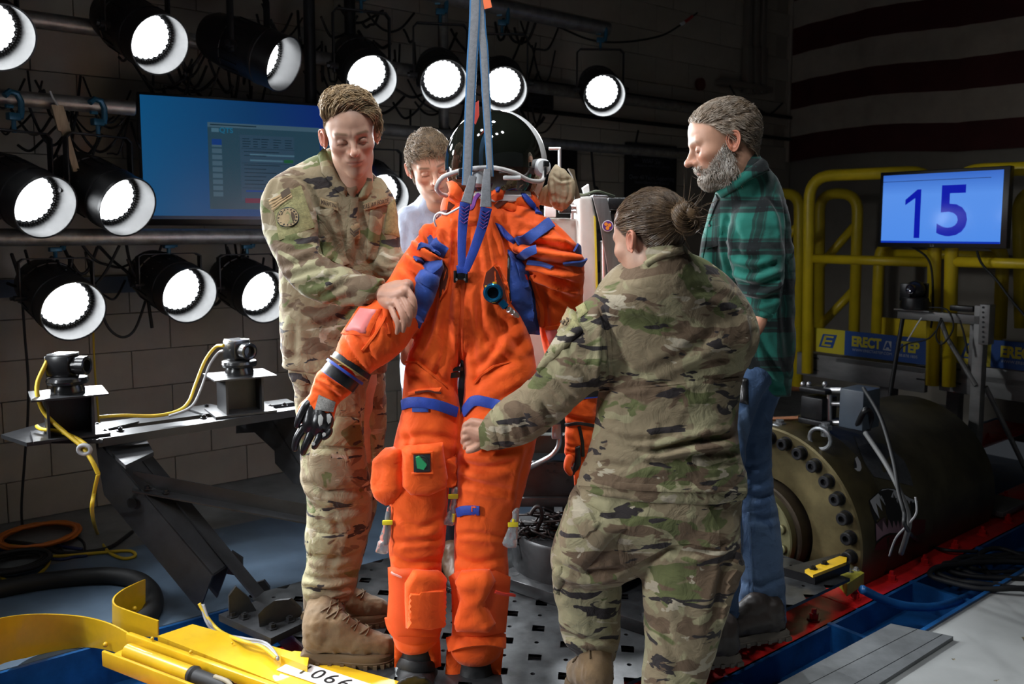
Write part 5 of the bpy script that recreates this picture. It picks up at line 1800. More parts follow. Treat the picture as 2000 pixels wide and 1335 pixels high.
def head_sdf(P, g):
    """head about the point between the ears; x = the person's right, y = forward, z = up; metres"""
    P = P / np.array((g.get('w', 1.), 1, 1)); m = P.copy(); m[..., 0] = np.abs(m[..., 0])
    jw, nl = g.get('jaw', 1.), g.get('nose', 1.)
    d = sd_ell(P, (0, -.018, .030), (.077, .098, .086))
    d = smin(d, sd_ell(P, (0, .028, .036), (.064, .060, .060)), .03)
    d = smin(d, sd_ell(P, (0, .038, -.025), (.062, .050, .066)), .03)
    d = smin(d, sd_ell(m, (.043, .058, -.020), (.021, .022, .016)), .025)
    d = smin(d, sd_ell(P, (0, .028, -.070), (.054 * jw, .056, .043)), .025)
    d = smin(d, sd_ell(m, (.046 * jw, .0, -.062), (.016, .03, .026)), .03)
    d = smin(d, sd_ell(P, (0, .070, -.098), (.022 * jw, .019, .018)), .025)
    d = smin(d, sd_cap(m, (.008, .084, .019), (.040, .074, .022), .0105), .014)
    d = smax(d, -sd_ell(m, (.031, .101, -.001), (.019, .020, .012)), .016)
    d = smin(d, sd_ell(m, (.031, .0765, -.001), (.0145, .0125, .0112)), .003)
    nz = sd_cap(P, (0, .083, .012), (0, .083 + .027 * nl, -.027), .0075, .0095)
    nz = smin(nz, sd_ell(P, (0, .084 + .028 * nl, -.030), (.0115, .0115, .0105)), .008)
    nz = smin(nz, sd_ell(m, (.0125, .093, -.034), (.0085, .012, .0085)), .008)
    d = smin(d, nz, .010)
    d = smax(d, -sd_ell(m, (.007, .100, -.044), (.004, .007, .004)), .003)
    d = smin(d, sd_ell(P, (0, .080, -.055), (.026, .016, .013)), .018)
    d = smin(d, sd_ell(P, (0, .0895, -.0565), (.022, .0085, .0052)), .004)
    d = smin(d, sd_ell(P, (0, .0885, -.0665), (.0185, .0090, .0062)), .004)
    d = smin(d, sd_cap(P, (0, -.028, -.03), (0, -.028 + g.get('nl', .12) * (g['sp'] - .15), -.03 - g.get('nl', .12) * (1 - g['sp'] ** 2) ** .5), .054 * g.get('neck', 1.), .058 * g.get('neck', 1.)), .03)
    d = smin(d, sd_ell(P, (0, .010, -.128), (.014, .014, .016)), .02)
    return d

class Head:
    def __init__(s, px, py, Y, yaw, pitch, roll, scale=1., **g):
        """yaw 0 faces the camera, positive turns the face to the right of the photo; pitch > 0 looks down"""
        s.g = g; s.sc = scale; g['sp'] = math.sin(math.radians(pitch))
        s.o = W(px, py, Y)
        a, p, r = map(math.radians, (yaw, pitch, roll))
        R = Matrix.Rotation(a, 3, 'Z') @ Matrix.Rotation(PI, 3, 'Z') @ Matrix.Rotation(-p, 3, 'X') @ Matrix.Rotation(r, 3, 'Y')
        s.R = np.array(R)
    def w(s, P): return np.asarray(P) * s.sc @ s.R.T + np.array(s.o)
    def loc(s, P): return (np.asarray(P) - np.array(s.o)) @ s.R / s.sc
    def f(s, P): return head_sdf(P, s.g)
    def grad(s, P):
        e = 1e-3
        G_ = np.stack([s.f(P + np.eye(3)[i] * e) - s.f(P - np.eye(3)[i] * e) for i in range(3)], -1)
        return G_ / (np.linalg.norm(G_, axis=-1, keepdims=True) + 1e-9)
    def mesh(s, nu=190, nv=150):
        u = np.linspace(0, 2 * PI, nu, endpoint=False)
        u = u + .42 * np.sin(u) * -1                        # denser at the face (u = 0 forward)
        th = np.linspace(.02, PI - .02, nv)
        U, Th = np.meshgrid(u, th)
        D = np.stack([np.sin(U) * np.sin(Th), np.cos(U) * np.sin(Th), np.cos(Th)], -1).reshape(-1, 3)
        c = np.array((0, .012, -.022))
        t = np.linspace(.03, .235, 60)
        hi = np.full(len(D), .03)
        for q in t:
            hi = np.where(s.f(c + D * q) < 0, q, hi)
        lo, up = hi, hi + (t[1] - t[0])
        for _ in range(12):
            m = (lo + up) / 2; ins = s.f(c + D * m[:, None]) < 0
            lo = np.where(ins, m, lo); up = np.where(ins, up, m)
        P = c + D * lo[:, None]
        q = []
        for i in range(nv - 1):
            a = i * nu + np.arange(nu); b = i * nu + (np.arange(nu) + 1) % nu
            q.append(np.stack([a, a + nu, b + nu, b], 1))
        return P, np.vstack(q)
    def ear(s, side):
        """side +1 the person's right"""
        n = 20; v = []; f = []
        ang = np.linspace(0, 2 * PI, 32, endpoint=False)
        def outline(a):
            r = 1 + .10 * math.cos(2 * a) - .12 * math.sin(a) * (math.sin(a) < 0) * abs(math.sin(a))
            return r * .019 * math.cos(a) * (1 + .22 * math.sin(a)), r * .031 * math.sin(a)
        rad = [(0, -.002), (.25, -.004), (.45, -.003), (.58, .004), (.68, .0055), (.78, .002), (.87, .006), (.96, .0075), (1.0, .004), (.98, -.003), (.8, -.007), (.4, -.010)]
        for fr, h in rad:
            for a in ang:
                x, z = outline(a)
                lob = 1 if math.sin(a) > -.75 else .3
                v.append((x * fr, h * (lob if fr > .5 else 1), z * fr))
        K = len(ang)
        for i in range(len(rad) - 1):
            for k in range(K): f.append((i * K + k, i * K + (k + 1) % K, (i + 1) * K + (k + 1) % K, (i + 1) * K + k))
        v = np.array(v)
        fl = np.deg2rad(22)
        # local: x along depth of head (back = +), y outward, z up
        X = np.stack([v[:, 1] * np.cos(fl) + v[:, 0] * np.sin(fl), -v[:, 0] * np.cos(fl) + v[:, 1] * np.sin(fl), v[:, 2]], 1)
        X[:, 1] -= v[:, 2] * .18
        X[:, 0] = side * (X[:, 0] + .079); X[:, 1] += -.012; X[:, 2] += -.008
        return X, f

def tint_mesh(o, cols):
    a = o.data.color_attributes.new('tint', 'FLOAT_COLOR', 'POINT')
    a.data.foreach_set('color', np.ascontiguousarray(np.hstack([cols, np.ones((len(cols), 1))]), np.float32).ravel())

def attr_mat(name, rough=.5, sss=.0, bump=.15, bscale=180, spec=.4, sheen=0.):
    if name in MATS: return MATS[name]
    m = bpy.data.materials.new(name); t = nt(m); n, l = t.nodes, t.links
    b = n['Principled BSDF']; b.inputs['Roughness'].default_value = rough; b.inputs['Specular IOR Level'].default_value = spec
    b.inputs['Subsurface Weight'].default_value = sss; b.inputs['Subsurface Radius'].default_value = (.012, .004, .002); b.inputs['Subsurface Scale'].default_value = 1.
    b.inputs['Sheen Weight'].default_value = sheen
    a = n.new('ShaderNodeAttribute'); a.attribute_name = 'tint'
    tc = n.new('ShaderNodeTexCoord'); nz = n.new('ShaderNodeTexNoise'); nz.inputs['Scale'].default_value = bscale; nz.inputs['Detail'].default_value = 4
    l.new(tc.outputs['Object'], nz.inputs[0])
    mx = n.new('ShaderNodeMix'); mx.data_type = 'RGBA'; mx.blend_type = 'MULTIPLY'; mx.inputs[0].default_value = .35
    r = ramp(n, [(.3, (.72, .66, .64)), (.7, (1.1, 1.05, 1.05))])
    n2 = n.new('ShaderNodeTexNoise'); n2.inputs['Scale'].default_value = 45; n2.inputs['Detail'].default_value = 5; l.new(tc.outputs['Object'], n2.inputs[0])
    l.new(n2.outputs[0], r.inputs[0]); l.new(a.outputs['Color'], mx.inputs[6]); l.new(r.outputs[0], mx.inputs[7]); l.new(mx.outputs[2], b.inputs['Base Color'])
    bp = n.new('ShaderNodeBump'); bp.inputs['Strength'].default_value = bump; bp.inputs['Distance'].default_value = .001
    l.new(nz.outputs[0], bp.inputs['Height']); l.new(bp.outputs[0], b.inputs['Normal'])
    MATS[name] = m
    return m
M_skin = attr_mat('skin', .48, .06)

def join_arrays(parts):
    v, f, n = [], [], 0
    for a, b in parts:
        v.append(np.asarray(a)); f += [tuple(int(i) + n for i in q) for q in b]; n += len(a)
    return np.vstack(v), f

def band(a, lo, hi, s): return np.clip((a - lo) / s, 0, 1) * np.clip((hi - a) / s, 0, 1)

def skin_tint(P, skin, lips, brow, hairc, hair_mask, stub=None, stubc=None):
    c = np.tile(np.array(skin, float), (len(P), 1))
    x, y, z = np.abs(P[:, 0]), P[:, 1], P[:, 2]
    red = np.array((1.12, .80, .74))
    k = np.exp(-((x - .042) ** 2 + (z + .03) ** 2) / .0006) * (y > .03) * .5 + np.exp(-(x ** 2 + (z + .03) ** 2) / .0002) * (y > .09) * .6
    c *= 1 + (red - 1) * k[:, None]
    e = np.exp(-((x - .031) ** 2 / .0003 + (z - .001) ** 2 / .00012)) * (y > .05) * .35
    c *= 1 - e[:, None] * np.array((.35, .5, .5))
    if stub is not None:
        s = band(z, -.14, -.03, .02) * np.clip((y + .02) / .03, 0, 1) * stub * (1 - .8 * np.exp(-((x - .045) ** 2 + (z + .03) ** 2) / .0008))
        c = c * (1 - s[:, None]) + np.array(stubc) * s[:, None]
    l = .75 * np.exp(-np.maximum(x - .010, 0) ** 2 / .00007 - ((z + .0615) / .0075) ** 4) * (y > .078)
    c = c * (1 - l[:, None]) + np.array(lips) * l[:, None]
    ln = np.exp(-((z + .0613) / .0012) ** 2) * (x < .024) * (y > .07) * .8
    c *= 1 - ln[:, None] * .75
    ey = np.exp(-((z + .0065 + (x - .031) ** 2 * 14) / .0014) ** 2) * band(x, .016, .047, .003) * (y > .05)
    c *= 1 - ey[:, None] * .85
    b = np.exp(-((z - .0235 - .10 * (x - .02) + (x > .042) * (x - .042) * .6) / .0042) ** 4) * band(x, .010, .053, .006) * (y > .04)
    c = c * (1 - b[:, None] * .85) + np.array(brow) * b[:, None] * .85
    h = hair_mask(P)
    c = c * (1 - h[:, None]) + np.array(hairc) * h[:, None]
    return np.clip(c, 0, 1)

def hairline(zs, soft=.008):
    aa = [0, .35, .8, 1.15, 1.38, 1.55, 1.8, 2.3, PI]
    def m(P):
        a = np.arctan2(np.abs(P[:, 0]), P[:, 1])
        return np.clip((P[:, 2] - np.interp(a, aa, zs)) / soft, 0, 1)
    return m

def strands(H, roots, flow, length, offs, seg=8, r=.0009, seed=0, curl=0., lenvar=.3, clump=.25):
    """tapered locks that start on the scalp and follow it: offs = heights above the skin along the lock"""
    rg = np.random.RandomState(seed)
    N_ = len(roots)
    P = roots.copy(); path = [P.copy()]
    ck = 1 + clump * vnoise(roots * 75, seed + 9) + clump * .6 * vnoise(roots * 190, seed + 19)
    cd = np.stack([vnoise(roots * 60, seed + 3 + i) for i in range(3)], 1) * clump
    L = length * (1 + lenvar * (rg.rand(N_) - .5) * 2)
    jit = rg.normal(0, curl, (N_, 3))
    for k in range(1, seg):
        d = flow(P, k / (seg - 1)) + jit + cd * .8
        n = H.grad(P)
        d = d - n * (d * n).sum(1, keepdims=True)
        d /= np.linalg.norm(d, axis=1, keepdims=True) + 1e-9
        P = P + d * (L / (seg - 1))[:, None]
        tgt = np.interp(k / (seg - 1), np.linspace(0, 1, len(offs)), offs) * ck * (1 + .25 * rg.rand(N_))
        for _ in range(2):
            P = P + H.grad(P) * (tgt - H.f(P))[:, None] * .9
        path.append(P.copy())
    return tubes_from_paths(np.stack(path, 1), r, H)

def tubes_from_paths(Q, r, H=None):
    """Q (N, S, 3) -> three-sided tapered tubes"""
    if H is not None:
        Q = H.w(Q.reshape(-1, 3)).reshape(Q.shape); r = r * H.sc
    N_, S = Q.shape[:2]
    T_ = np.gradient(Q, axis=1); T_ /= np.linalg.norm(T_, axis=2, keepdims=True) + 1e-9
    a = np.cross(T_, np.array((.3, .2, .93))); a /= np.linalg.norm(a, axis=2, keepdims=True) + 1e-9
    b = np.cross(T_, a)
    tp = r * np.interp(np.linspace(0, 1, S), [0, .15, .6, 1], [.7, 1, .9, .15])
    V = np.stack([Q + tp[None, :, None] * (math.cos(t) * a + math.sin(t) * b) for t in (0, 2 * PI / 3, 4 * PI / 3)], 2)   # N,S,3,3
    base = np.arange(N_)[:, None, None] * S * 3 + np.arange(S - 1)[None, :, None] * 3
    k = np.arange(3)[None, None, :]; k2 = (k + 1) % 3
    q = np.stack([base + k, base + k2, base + 3 + k2, base + 3 + k], -1).reshape(-1, 4)
    return V.reshape(-1, 3), q

def hair_obj(name, sets, m, parent):
    v, q, n = [], [], 0
    for a, b in sets:
        v.append(a); q.append(b + n); n += len(a)
    v = np.vstack(v) - np.array(origin_of(parent))
    me = fast_mesh(name, v, np.vstack(q))
    o = link(name, me, m, parent, smooth=True); o['kind'] = 'stuff'
    return o

def scalp_points(P, mask, n, seed=0, lo=.5):
    rg = np.random.RandomState(seed)
    idx = np.where(mask(P) > lo)[0]
    p = P[idx[rg.randint(0, len(idx), n)]] + rg.normal(0, .0018, (n, 3))
    return p

def tube_form(paths, voxel, smooth=3):
    """paths: list of (points, radii) -> one continuous remeshed surface"""
    mb = MB()
    for pts, r in paths:
        k = 5
        R = spline([[*p, q] for p, q in zip(pts, r)], k)
        mb.tube(R[:, :3], R[:, 3], 14)
        mb.sphere(R[0, :3], R[0, 3] * .99, 12, 8); mb.sphere(R[-1, :3], R[-1, 3] * .99, 12, 8)
    return remesh_mesh(mb.mesh('t'), voxel, smooth)

def arrays_of(me):
    v, _ = mesh_arrays(me)
    f = [tuple(p.vertices) for p in me.polygons]
    bpy.data.meshes.remove(me)
    return v, f

def person(label, H, skin, lips, brow, hairc, mask, bones, hands=(), stub=None, stubc=None, ears=(1, -1)):
    """one continuous body: head and neck, trunk and limbs (bones: joint chains with radii), hands"""
    P, q = H.mesh()
    cols = [skin_tint(P, skin, lips, brow, hairc, mask, stub, stubc)]
    parts = [(H.w(P), q)]
    for s in ears:
        e, f = H.ear(s)
        parts.append((H.w(e), f)); cols.append(np.tile(np.array(skin) * np.array((1.05, .72, .66)), (len(e), 1)))
    v, f = arrays_of(tube_form(bones, .018, 2))
    parts.append((v, f)); cols.append(np.tile(np.array(skin), (len(v), 1)))
    for hd in hands:
        v, f = arrays_of(tube_form(hd, .0028, 3))
        parts.append((v, f)); cols.append(np.tile(np.array(skin) * np.array((1.02, .92, .9)), (len(v), 1)))
    V, F = join_arrays(parts)
    zmin = V[:, 2].min()
    me = raw_mesh('person', V, F)
    o = link('person', me, M_skin)
    tint_mesh(o, np.vstack(cols))
    tag(o, label, 'person')
    return o, P

def cloth_mat(name, layers, rough=.85, weave=900, wr=.35, scale=1., sheen=.1):
    """layers: base colour, then (colour, noise scale, threshold, stretch, seed) blotches on top"""
    m = bpy.data.materials.new(name); t = nt(m); n, l = t.nodes, t.links
    b = n['Principled BSDF']; b.inputs['Roughness'].default_value = rough; b.inputs['Specular IOR Level'].default_value = .25; b.inputs['Sheen Weight'].default_value = sheen
    tc = n.new('ShaderNodeTexCoord')
    last = None
    for ly in layers:
        if last is None:
            rgb = n.new('ShaderNodeRGB'); rgb.outputs[0].default_value = (*ly, 1); last = rgb.outputs[0]; continue
        col, sc, th, stx, sd = ly
        mp = n.new('ShaderNodeMapping'); mp.inputs['Scale'].default_value = stx; mp.inputs['Location'].default_value = (sd * 3.7, sd * 1.9, sd * 5.3); l.new(tc.outputs['Object'], mp.inputs[0])
        nz = n.new('ShaderNodeTexNoise'); nz.inputs['Scale'].default_value = sc; nz.inputs['Detail'].default_value = 3.2; nz.inputs['Roughness'].default_value = .5; nz.inputs['Distortion'].default_value = .6
        l.new(mp.outputs[0], nz.inputs[0])
        r = ramp(n, [(th, (0, 0, 0)), (th + .012, (1, 1, 1))]); l.new(nz.outputs[0], r.inputs[0])
        mx = n.new('ShaderNodeMix'); mx.data_type = 'RGBA'; l.new(r.outputs[0], mx.inputs[0]); l.new(last, mx.inputs[6]); mx.inputs[7].default_value = (*col, 1); last = mx.outputs[2]
    l.new(last, b.inputs['Base Color'])
    nb = n.new('ShaderNodeTexNoise'); nb.inputs['Scale'].default_value = weave; nb.inputs['Detail'].default_value = 1; l.new(tc.outputs['Object'], nb.inputs[0])
    nw = n.new('ShaderNodeTexNoise'); nw.inputs['Scale'].default_value = 19; nw.inputs['Detail'].default_value = 5; nw.inputs['Distortion'].default_value = 1.2; l.new(tc.outputs['Object'], nw.inputs[0])
    b1 = n.new('ShaderNodeBump'); b1.inputs['Strength'].default_value = .15; b1.inputs['Distance'].default_value = .001; l.new(nb.outputs[0], b1.inputs['Height'])
    b2 = n.new('ShaderNodeBump'); b2.inputs['Strength'].default_value = wr; b2.inputs['Distance'].default_value = .02; l.new(nw.outputs[0], b2.inputs['Height']); l.new(b1.outputs[0], b2.inputs['Normal'])
    l.new(b2.outputs[0], b.inputs['Normal'])
    MATS[name] = m
    return m
_cam = [(.235, .185, .112), ((.29, .26, .15), 6, .53, (1, 1, 1.2), 1), ((.115, .125, .048), 7.5, .57, (.8, .8, 1.3), 2), ((.135, .09, .055), 9, .565, (.7, .7, 1.5), 3), ((.030, .024, .024), 14, .615, (.6, .6, 1.7), 4), ((.38, .33, .24), 15, .63, (.6, .6, 1.6), 5)]
M_camo = cloth_mat('camo_cloth', _cam, .85, wr=.4)
M_camo2 = cloth_mat('camo_trousers', [_cam[0]] + [(a, b, c, d, e + 7) for a, b, c, d, e in _cam[1:]], .85, wr=.4)
M_tan = mat('coyote_suede', (.145, .088, .038), .85, var=.2, vscale=20, bump=.3, bscale=250, sheen=.2)
M_tansole = mat('coyote_rubber', (.115, .072, .034), .7, var=.1)

def garment(name, forms, m, parent, voxel=.008, smooth=3, rip=.004, rsc=9, seed=0, folds=(), sq=(1, 1, 1), yr=None):
    F_ = Form()
    for s in forms:
        kw = {}
        if isinstance(s, dict):
            kw = {k: v for k, v in s.items() if k != 's'}; s = s['s']
        F_.loft(s, **kw)
    me = F_.remesh(voxel, smooth)
    if rip: ripple(me, rip, rsc, seed, sq)
    if folds: creases(me, folds, yr=yr)
    v, _ = mesh_arrays(me)
    set_verts(me, v - np.array(origin_of(parent)))
    o = link(name, me, m, parent, smooth=True)
    return o

def boot(name, parent, heel, toe, ankle, r_top, m_up, m_sole, w=.052, laces=True, zs=0.0, shaft_mid=None, sole_h=.028, ht=.05):
    """heel, toe: points on the ground; ankle: centre of the shaft's top opening"""
    heel, toe, ankle = Vector(heel), Vector(toe), Vector(ankle)
    d = (toe - heel); L = d.length; d.normalize()
    up = Vector((0, 0, 1)); sd = d.cross(up)
    z0 = zs + sole_h
    def q(s, h): return heel + d * (L * s) + up * (h + z0 - heel.z)
    mid = shaft_mid or (ankle + q(.2, .09)) / 2
    sh = [(tuple(ankle), tuple(mid), tuple(q(.2, .075)), tuple(q(.17, .03))), (r_top, r_top * .97, r_top * .93, .043)]
    ft = [(tuple(q(.15, .035)), tuple(q(.35, .05)), tuple(q(.55, .04)), tuple(q(.75, .028)), tuple(q(.90, .024))), (.044, .052, .047, .043, .034)]
    ins = [(tuple(mid), tuple(q(.36, .095)), tuple(q(.52, .066)), tuple(q(.70, .040))), (r_top * .8, .040, .038, .036)]
    me = tube_form([sh, ft, ins], .006, 4)
    v, n = mesh_arrays(me)
    v[:, 2] = np.where(v[:, 2] < z0, z0 + (v[:, 2] - z0) * .05, v[:, 2])
    set_verts(me, v)
    ripple(me, .003, 26, 3)
    v, _ = mesh_arrays(me)
    # sole: outline slab under the foot
    prof = [(0.0, .030), (.05, .041), (.2, .042), (.4, .041), (.6, .050), (.78, .051), (.9, .042), (.97, .026), (1.0, .008)]
    P = [heel + d * (L * s) + sd * (b * w / .052) for s, b in prof] + [heel + d * (L * s) - sd * (b * w / .052) for s, b in prof[::-1]]
    P = spline([(p.x, p.y, zs) for p in P], 3, closed=True)
    mb = MB(); k = len(P)
    lay = [(0, .97), (.004, 1.0), (.016, 1.02), (.018, .99), (sole_h + .004, 1.0), (sole_h + .012, .93)]
    c = P.mean(0)
    V = np.vstack([c + (P - c) * f + np.array((0, 0, h)) for h, f in lay])
    F_ = [(i * k + a, i * k + (a + 1) % k, (i + 1) * k + (a + 1) % k, (i + 1) * k + a) for i in range(len(lay) - 1) for a in range(k)]
    F_ += [tuple(range(k))[::-1], tuple((len(lay) - 1) * k + a for a in range(k))]
    set_verts(me, v - np.array(origin_of(parent)))
    o = link(name, me, m_up, parent)
    mb.add(V, F_)
    for i in range(0, k, 2):
        p = c + (P[i] - c) * 1.0
        mb.box((p[0], p[1], zs + .006), (.012, .012, .012), math.atan2(d.y, d.x))
    mb.build('sole', m_sole, o)
    if laces:
        bv_ = bvh_of(o); lb = MB()
        fr = d
        for k_ in range(7):
            t = k_ / 6
            ctr = q(.62, .06).lerp(q(.34, .15), min(1, t * 1.6)) if t < .62 else q(.34, .15).lerp(ankle + d * (r_top * .6), (t - .62) / .5)
            for sg in (-1, 1):
                pts = []
                for s in np.linspace(-1, 1, 7):
                    a = ctr + sd * (s * .026) + up * (.008 * sg * s) + (d + up * .6) * .05
                    h = bv_.ray_cast(a, -(d + up * .6).normalized())
                    if h[0] is not None: pts.append(h[0] + h[1] * .003)
                if len(pts) > 3: lb.tube(pts, .0026, 6)
        lb.build('laces', m_sole, o, smooth=True)['kind'] = 'stuff'
    return o

def PW(*pts): return [tuple(W(*p)) for p in pts]
# ================================================================== the soldier at left
def flap(name, pts, bv, m, par, th=.002, bul=.0, res=6, bw=9, **kw): return decal(name, pts, bv, m, par, thick=th, bulge=bul, res=res, bw=bw, **kw)
M_patch = mat('patch_tan', (.33, .24, .13), .9, var=.12, vscale=60, bump=.3, bscale=500)
M_velcro = mat('patch_velcro', (.26, .24, .11), .95, var=.25, vscale=90, bump=.6, bscale=300)
M_thread = mat('thread_brown', (.075, .05, .032), .9)
M_darkthread = mat('thread_black', (.02, .02, .02), .9)
M_tee = mat('tan_tee', (.22, .14, .085), .9)
HL = hairline([.086, .080, .062, .040, .012, .006, .004, -.045, -.062])
H1 = Head(684, 262, 2.50, 15, 20, 7, .97, jaw=.95, nose=1.0, neck=1.0, w=.94)
skin1 = (.46, .27, .19)
bones1 = [(PW((670, 330, 2.60), (662, 400, 2.62), (655, 560, 2.63), (655, 700, 2.63)), (.06, .075, .08, .08)),
          (PW((590, 370, 2.56), (575, 450, 2.5), (592, 535, 2.44), (690, 565, 2.41), (735, 574, 2.385)), (.045, .042, .036, .03, .027)),
          (PW((735, 395, 2.63), (755, 450, 2.62), (765, 500, 2.60)), (.03, .03, .026)),
          (PW((640, 720, 2.63), (652, 950, 2.66), (645, 1180, 2.63)), (.08, .055, .04)),
          (PW((700, 720, 2.78), (700, 950, 2.86), (650, 1150, 2.85)), (.07, .05, .04))]
Yh = 2.312
hand1 = [(PW((728, 573, 2.39), (752, 575, 2.365), (775, 577, 2.335), (790, 570, Yh)), (.026, .027, .025, .018)),
         (PW((746, 586, 2.365), (762, 592, 2.33), (772, 590, 2.316)), (.018, .019, .012)),
         (PW((752, 566, 2.365), (778, 560, 2.34), (793, 558, 2.32)), (.018, .02, .014)),
         (PW((795, 566, Yh), (806, 582, 2.300), (810, 600, 2.302), (808, 617, 2.314)), (.0102, .0094, .0084, .007)),
         (PW((785, 578, Yh), (796, 598, 2.294), (801, 617, 2.293), (798, 634, 2.302)), (.0102, .0094, .0084, .007)),
         (PW((774, 588, Yh), (784, 610, 2.290), (790, 630, 2.287), (787, 646, 2.294)), (.0100, .0092, .0082, .0068)),
         (PW((762, 595, 2.325), (770, 616, 2.296), (777, 634, 2.288), (775, 650, 2.292)), (.0094, .0086, .0076, .0062)),
         (PW((775, 562, 2.34), (795, 553, 2.335), (801, 560, 2.345), (800, 575, 2.36)), (.014, .013, .011, .009))]
p1, P1 = person('tall blond person in camouflage at left steadying the orange suit\'s arm with both hands', H1, skin1, (.46, .21, .16), (.20, .12, .07), (.20, .135, .075), HL, bones1, [hand1], stub=.12, stubc=(.35, .22, .15))
M_hair1 = mat('blond_hair', (.30, .205, .11), .42, var=.45, vscale=60, spec=.5)
def blend(*a): return np.array(a, float)
sc1 = scalp_points(P1, HL, 2600, 1)
top = sc1[(sc1[:, 2] > .052)]
side = sc1[(sc1[:, 2] <= .06)]
def flow1(P, s):
    # combed over from the right parting to the left and forward
    f = np.tile(blend(-.75, .35, .1), (len(P), 1))
    f[:, 1] += np.where(P[:, 1] > .035, -.55, -.15); f[:, 2] += np.where(P[:, 0] > 0, .5, -.1)
    return f
rt = np.vstack([top] + [top + np.random.RandomState(k).normal(0, .003, top.shape) for k in range(2)])
hair_obj('hair', [strands(H1, rt, flow1, .080, (.001, .012, .018, .019, .013, .005), 10, .0013, 2, .05, clump=.5), strands(H1, side, lambda P, s: np.tile(blend(0, -.5, -.8), (len(P), 1)), .016, (.0005, .002, .002), 4, .0006, 3, .15)], M_hair1, p1)

fj = [([(545, 520), (580, 512), (620, 500)], 8, .006), ([(556, 545), (600, 530), (640, 522)], 7, .007), ([(560, 490), (590, 484), (622, 470)], 8, .007), ([(545, 470), (585, 470), (618, 455)], 7, .006),
      ([(600, 560), (640, 545), (660, 530)], 7, .006), ([(620, 585), (655, 565), (690, 545)], 7, .006), ([(640, 590), (690, 580), (720, 575)], 7, .005), ([(620, 480), (640, 520), (668, 535)], 6, .006),
      ([(625, 400), (640, 450), (668, 510)], 9, .007), ([(610, 620), (650, 650), (700, 690)], 12, .009), ([(600, 650), (650, 685), (690, 720)], 12, .008), ([(575, 620), (575, 660), (572, 710)], 9, .006), ([(690, 600), (660, 625), (600, 640)], 10, .007), ([(560, 600), (600, 612), (640, 605)], 9, .006),
      ([(700, 400), (708, 450), (690, 520)], 9, .006), ([(745, 420), (740, 470), (720, 520)], 9, .006), ([(750, 480), (765, 495), (785, 490)], 6, .006), ([(740, 500), (760, 515), (790, 505)], 6, .006), ([(735, 520), (750, 530), (785, 520)], 6, .005),
      ([(575, 345), (600, 360), (612, 400)], 7, .008), ([(612, 380), (622, 430), (624, 470)], 6, .008), ([(545, 340), (530, 380), (522, 440)], 6, .005), ([(640, 400), (650, 480), (655, 560)], 8, .005), ([(560, 690), (600, 700), (640, 715)], 9, .005)]
jacket1 = garment('camouflage_jacket', [
    {'s': [(628, 298, 702, 318, 2.60, .75), (594, 316, 722, 334, 2.60, .62), (560, 340, 748, 356, 2.60, .58), (548, 370, 764, 386, 2.61, .60), (548, 430, 766, 440, 2.62, .62), (548, 500, 760, 508, 2.63, .62), (548, 570, 757, 574, 2.63, .62), (549, 640, 757, 644, 2.63, .62), (552, 700, 756, 706, 2.63, .62), (552, 714, 756, 728, 2.63, .62)], 'caps': (True, False), 'nseg': 56},
    {'s': [(556, 338, 612, 352, 2.57, .8), (524, 362, 617, 378, 2.55, .75), (509, 400, 620, 412, 2.53, .7), (514, 450, 623, 460, 2.51, .7), (531, 492, 627, 492, 2.48, .75), (557, 541, 641, 506, 2.45, .8), (591, 576, 665, 518, 2.43, .85), (640, 594, 690, 525, 2.415, .9), (698, 597, 710, 536, 2.39, .95), (728, 600, 750, 546, 2.37, .95)], 'caps': (True, False)},
    {'s': [(722, 350, 752, 356, 2.62, .9), (728, 385, 770, 388, 2.61, .9), (732, 450, 781, 452, 2.60, .9), (730, 500, 784, 490, 2.585, .9), (740, 540, 796, 500, 2.56, .9), (790, 560, 812, 515, 2.54, .9)], 'caps': (True, True)}],
    M_camo, p1, .0075, 3, .0035, 13, 1, fj)
bj = bvh_of(jacket1)
tr1 = garment('camouflage_trousers', [
    {'s': [(565, 690, 735, 690, 2.63, .6), (562, 722, 728, 722, 2.63, .62), (574, 760, 716, 760, 2.63, .7), (582, 820, 709, 820, 2.63, .8), (589, 880, 711, 876, 2.63, .85), (588, 930, 723, 944, 2.63, .85), (600, 958, 727, 964, 2.63, .85), (602, 1000, 725, 1006, 2.635, .85), (597, 1045, 719, 1042, 2.64, .85), (601, 1090, 708, 1090, 2.64, .85), (591, 1126, 697, 1132, 2.64, .85), (592, 1155, 689, 1160, 2.64, .8), (606, 1190, 664, 1188, 2.64, .8)]},
    {'s': [(600, 690, 752, 690, 2.76, .5), (640, 722, 751, 720, 2.80, .6), (650, 790, 754, 794, 2.83, .75), (655, 870, 752, 868, 2.86, .8), (650, 980, 737, 981, 2.87, .85), (645, 1060, 722, 1040, 2.87, .9), (620, 1120, 702, 1120, 2.86, .9), (610, 1165, 690, 1165, 2.86, .9)]}],
    M_camo2, p1, .0075, 3, .004, 12, 5,
    [([(590, 940), (640, 958), (725, 955)], 9, .011), ([(600, 985), (650, 1000), (722, 985)], 9, .008), ([(600, 1085), (650, 1092), (705, 1075)], 8, .007), ([(592, 1125), (640, 1132), (695, 1122)], 7, .010), ([(594, 1145), (640, 1155), (690, 1142)], 7, .010), ([(610, 1170), (640, 1172), (680, 1160)], 6, .008),
     ([(650, 730), (645, 800), (640, 850)], 8, .007), ([(705, 750), (715, 850), (730, 940)], 8, .010), ([(605, 740), (600, 800), (600, 880)], 9, .007), ([(660, 880), (665, 920), (690, 950)], 8, .006), ([(610, 1000), (640, 1020), (700, 1030)], 8, .006), ([(650, 1000), (662, 1060), (640, 1110)], 9, .006)])
bt = bvh_of(tr1)
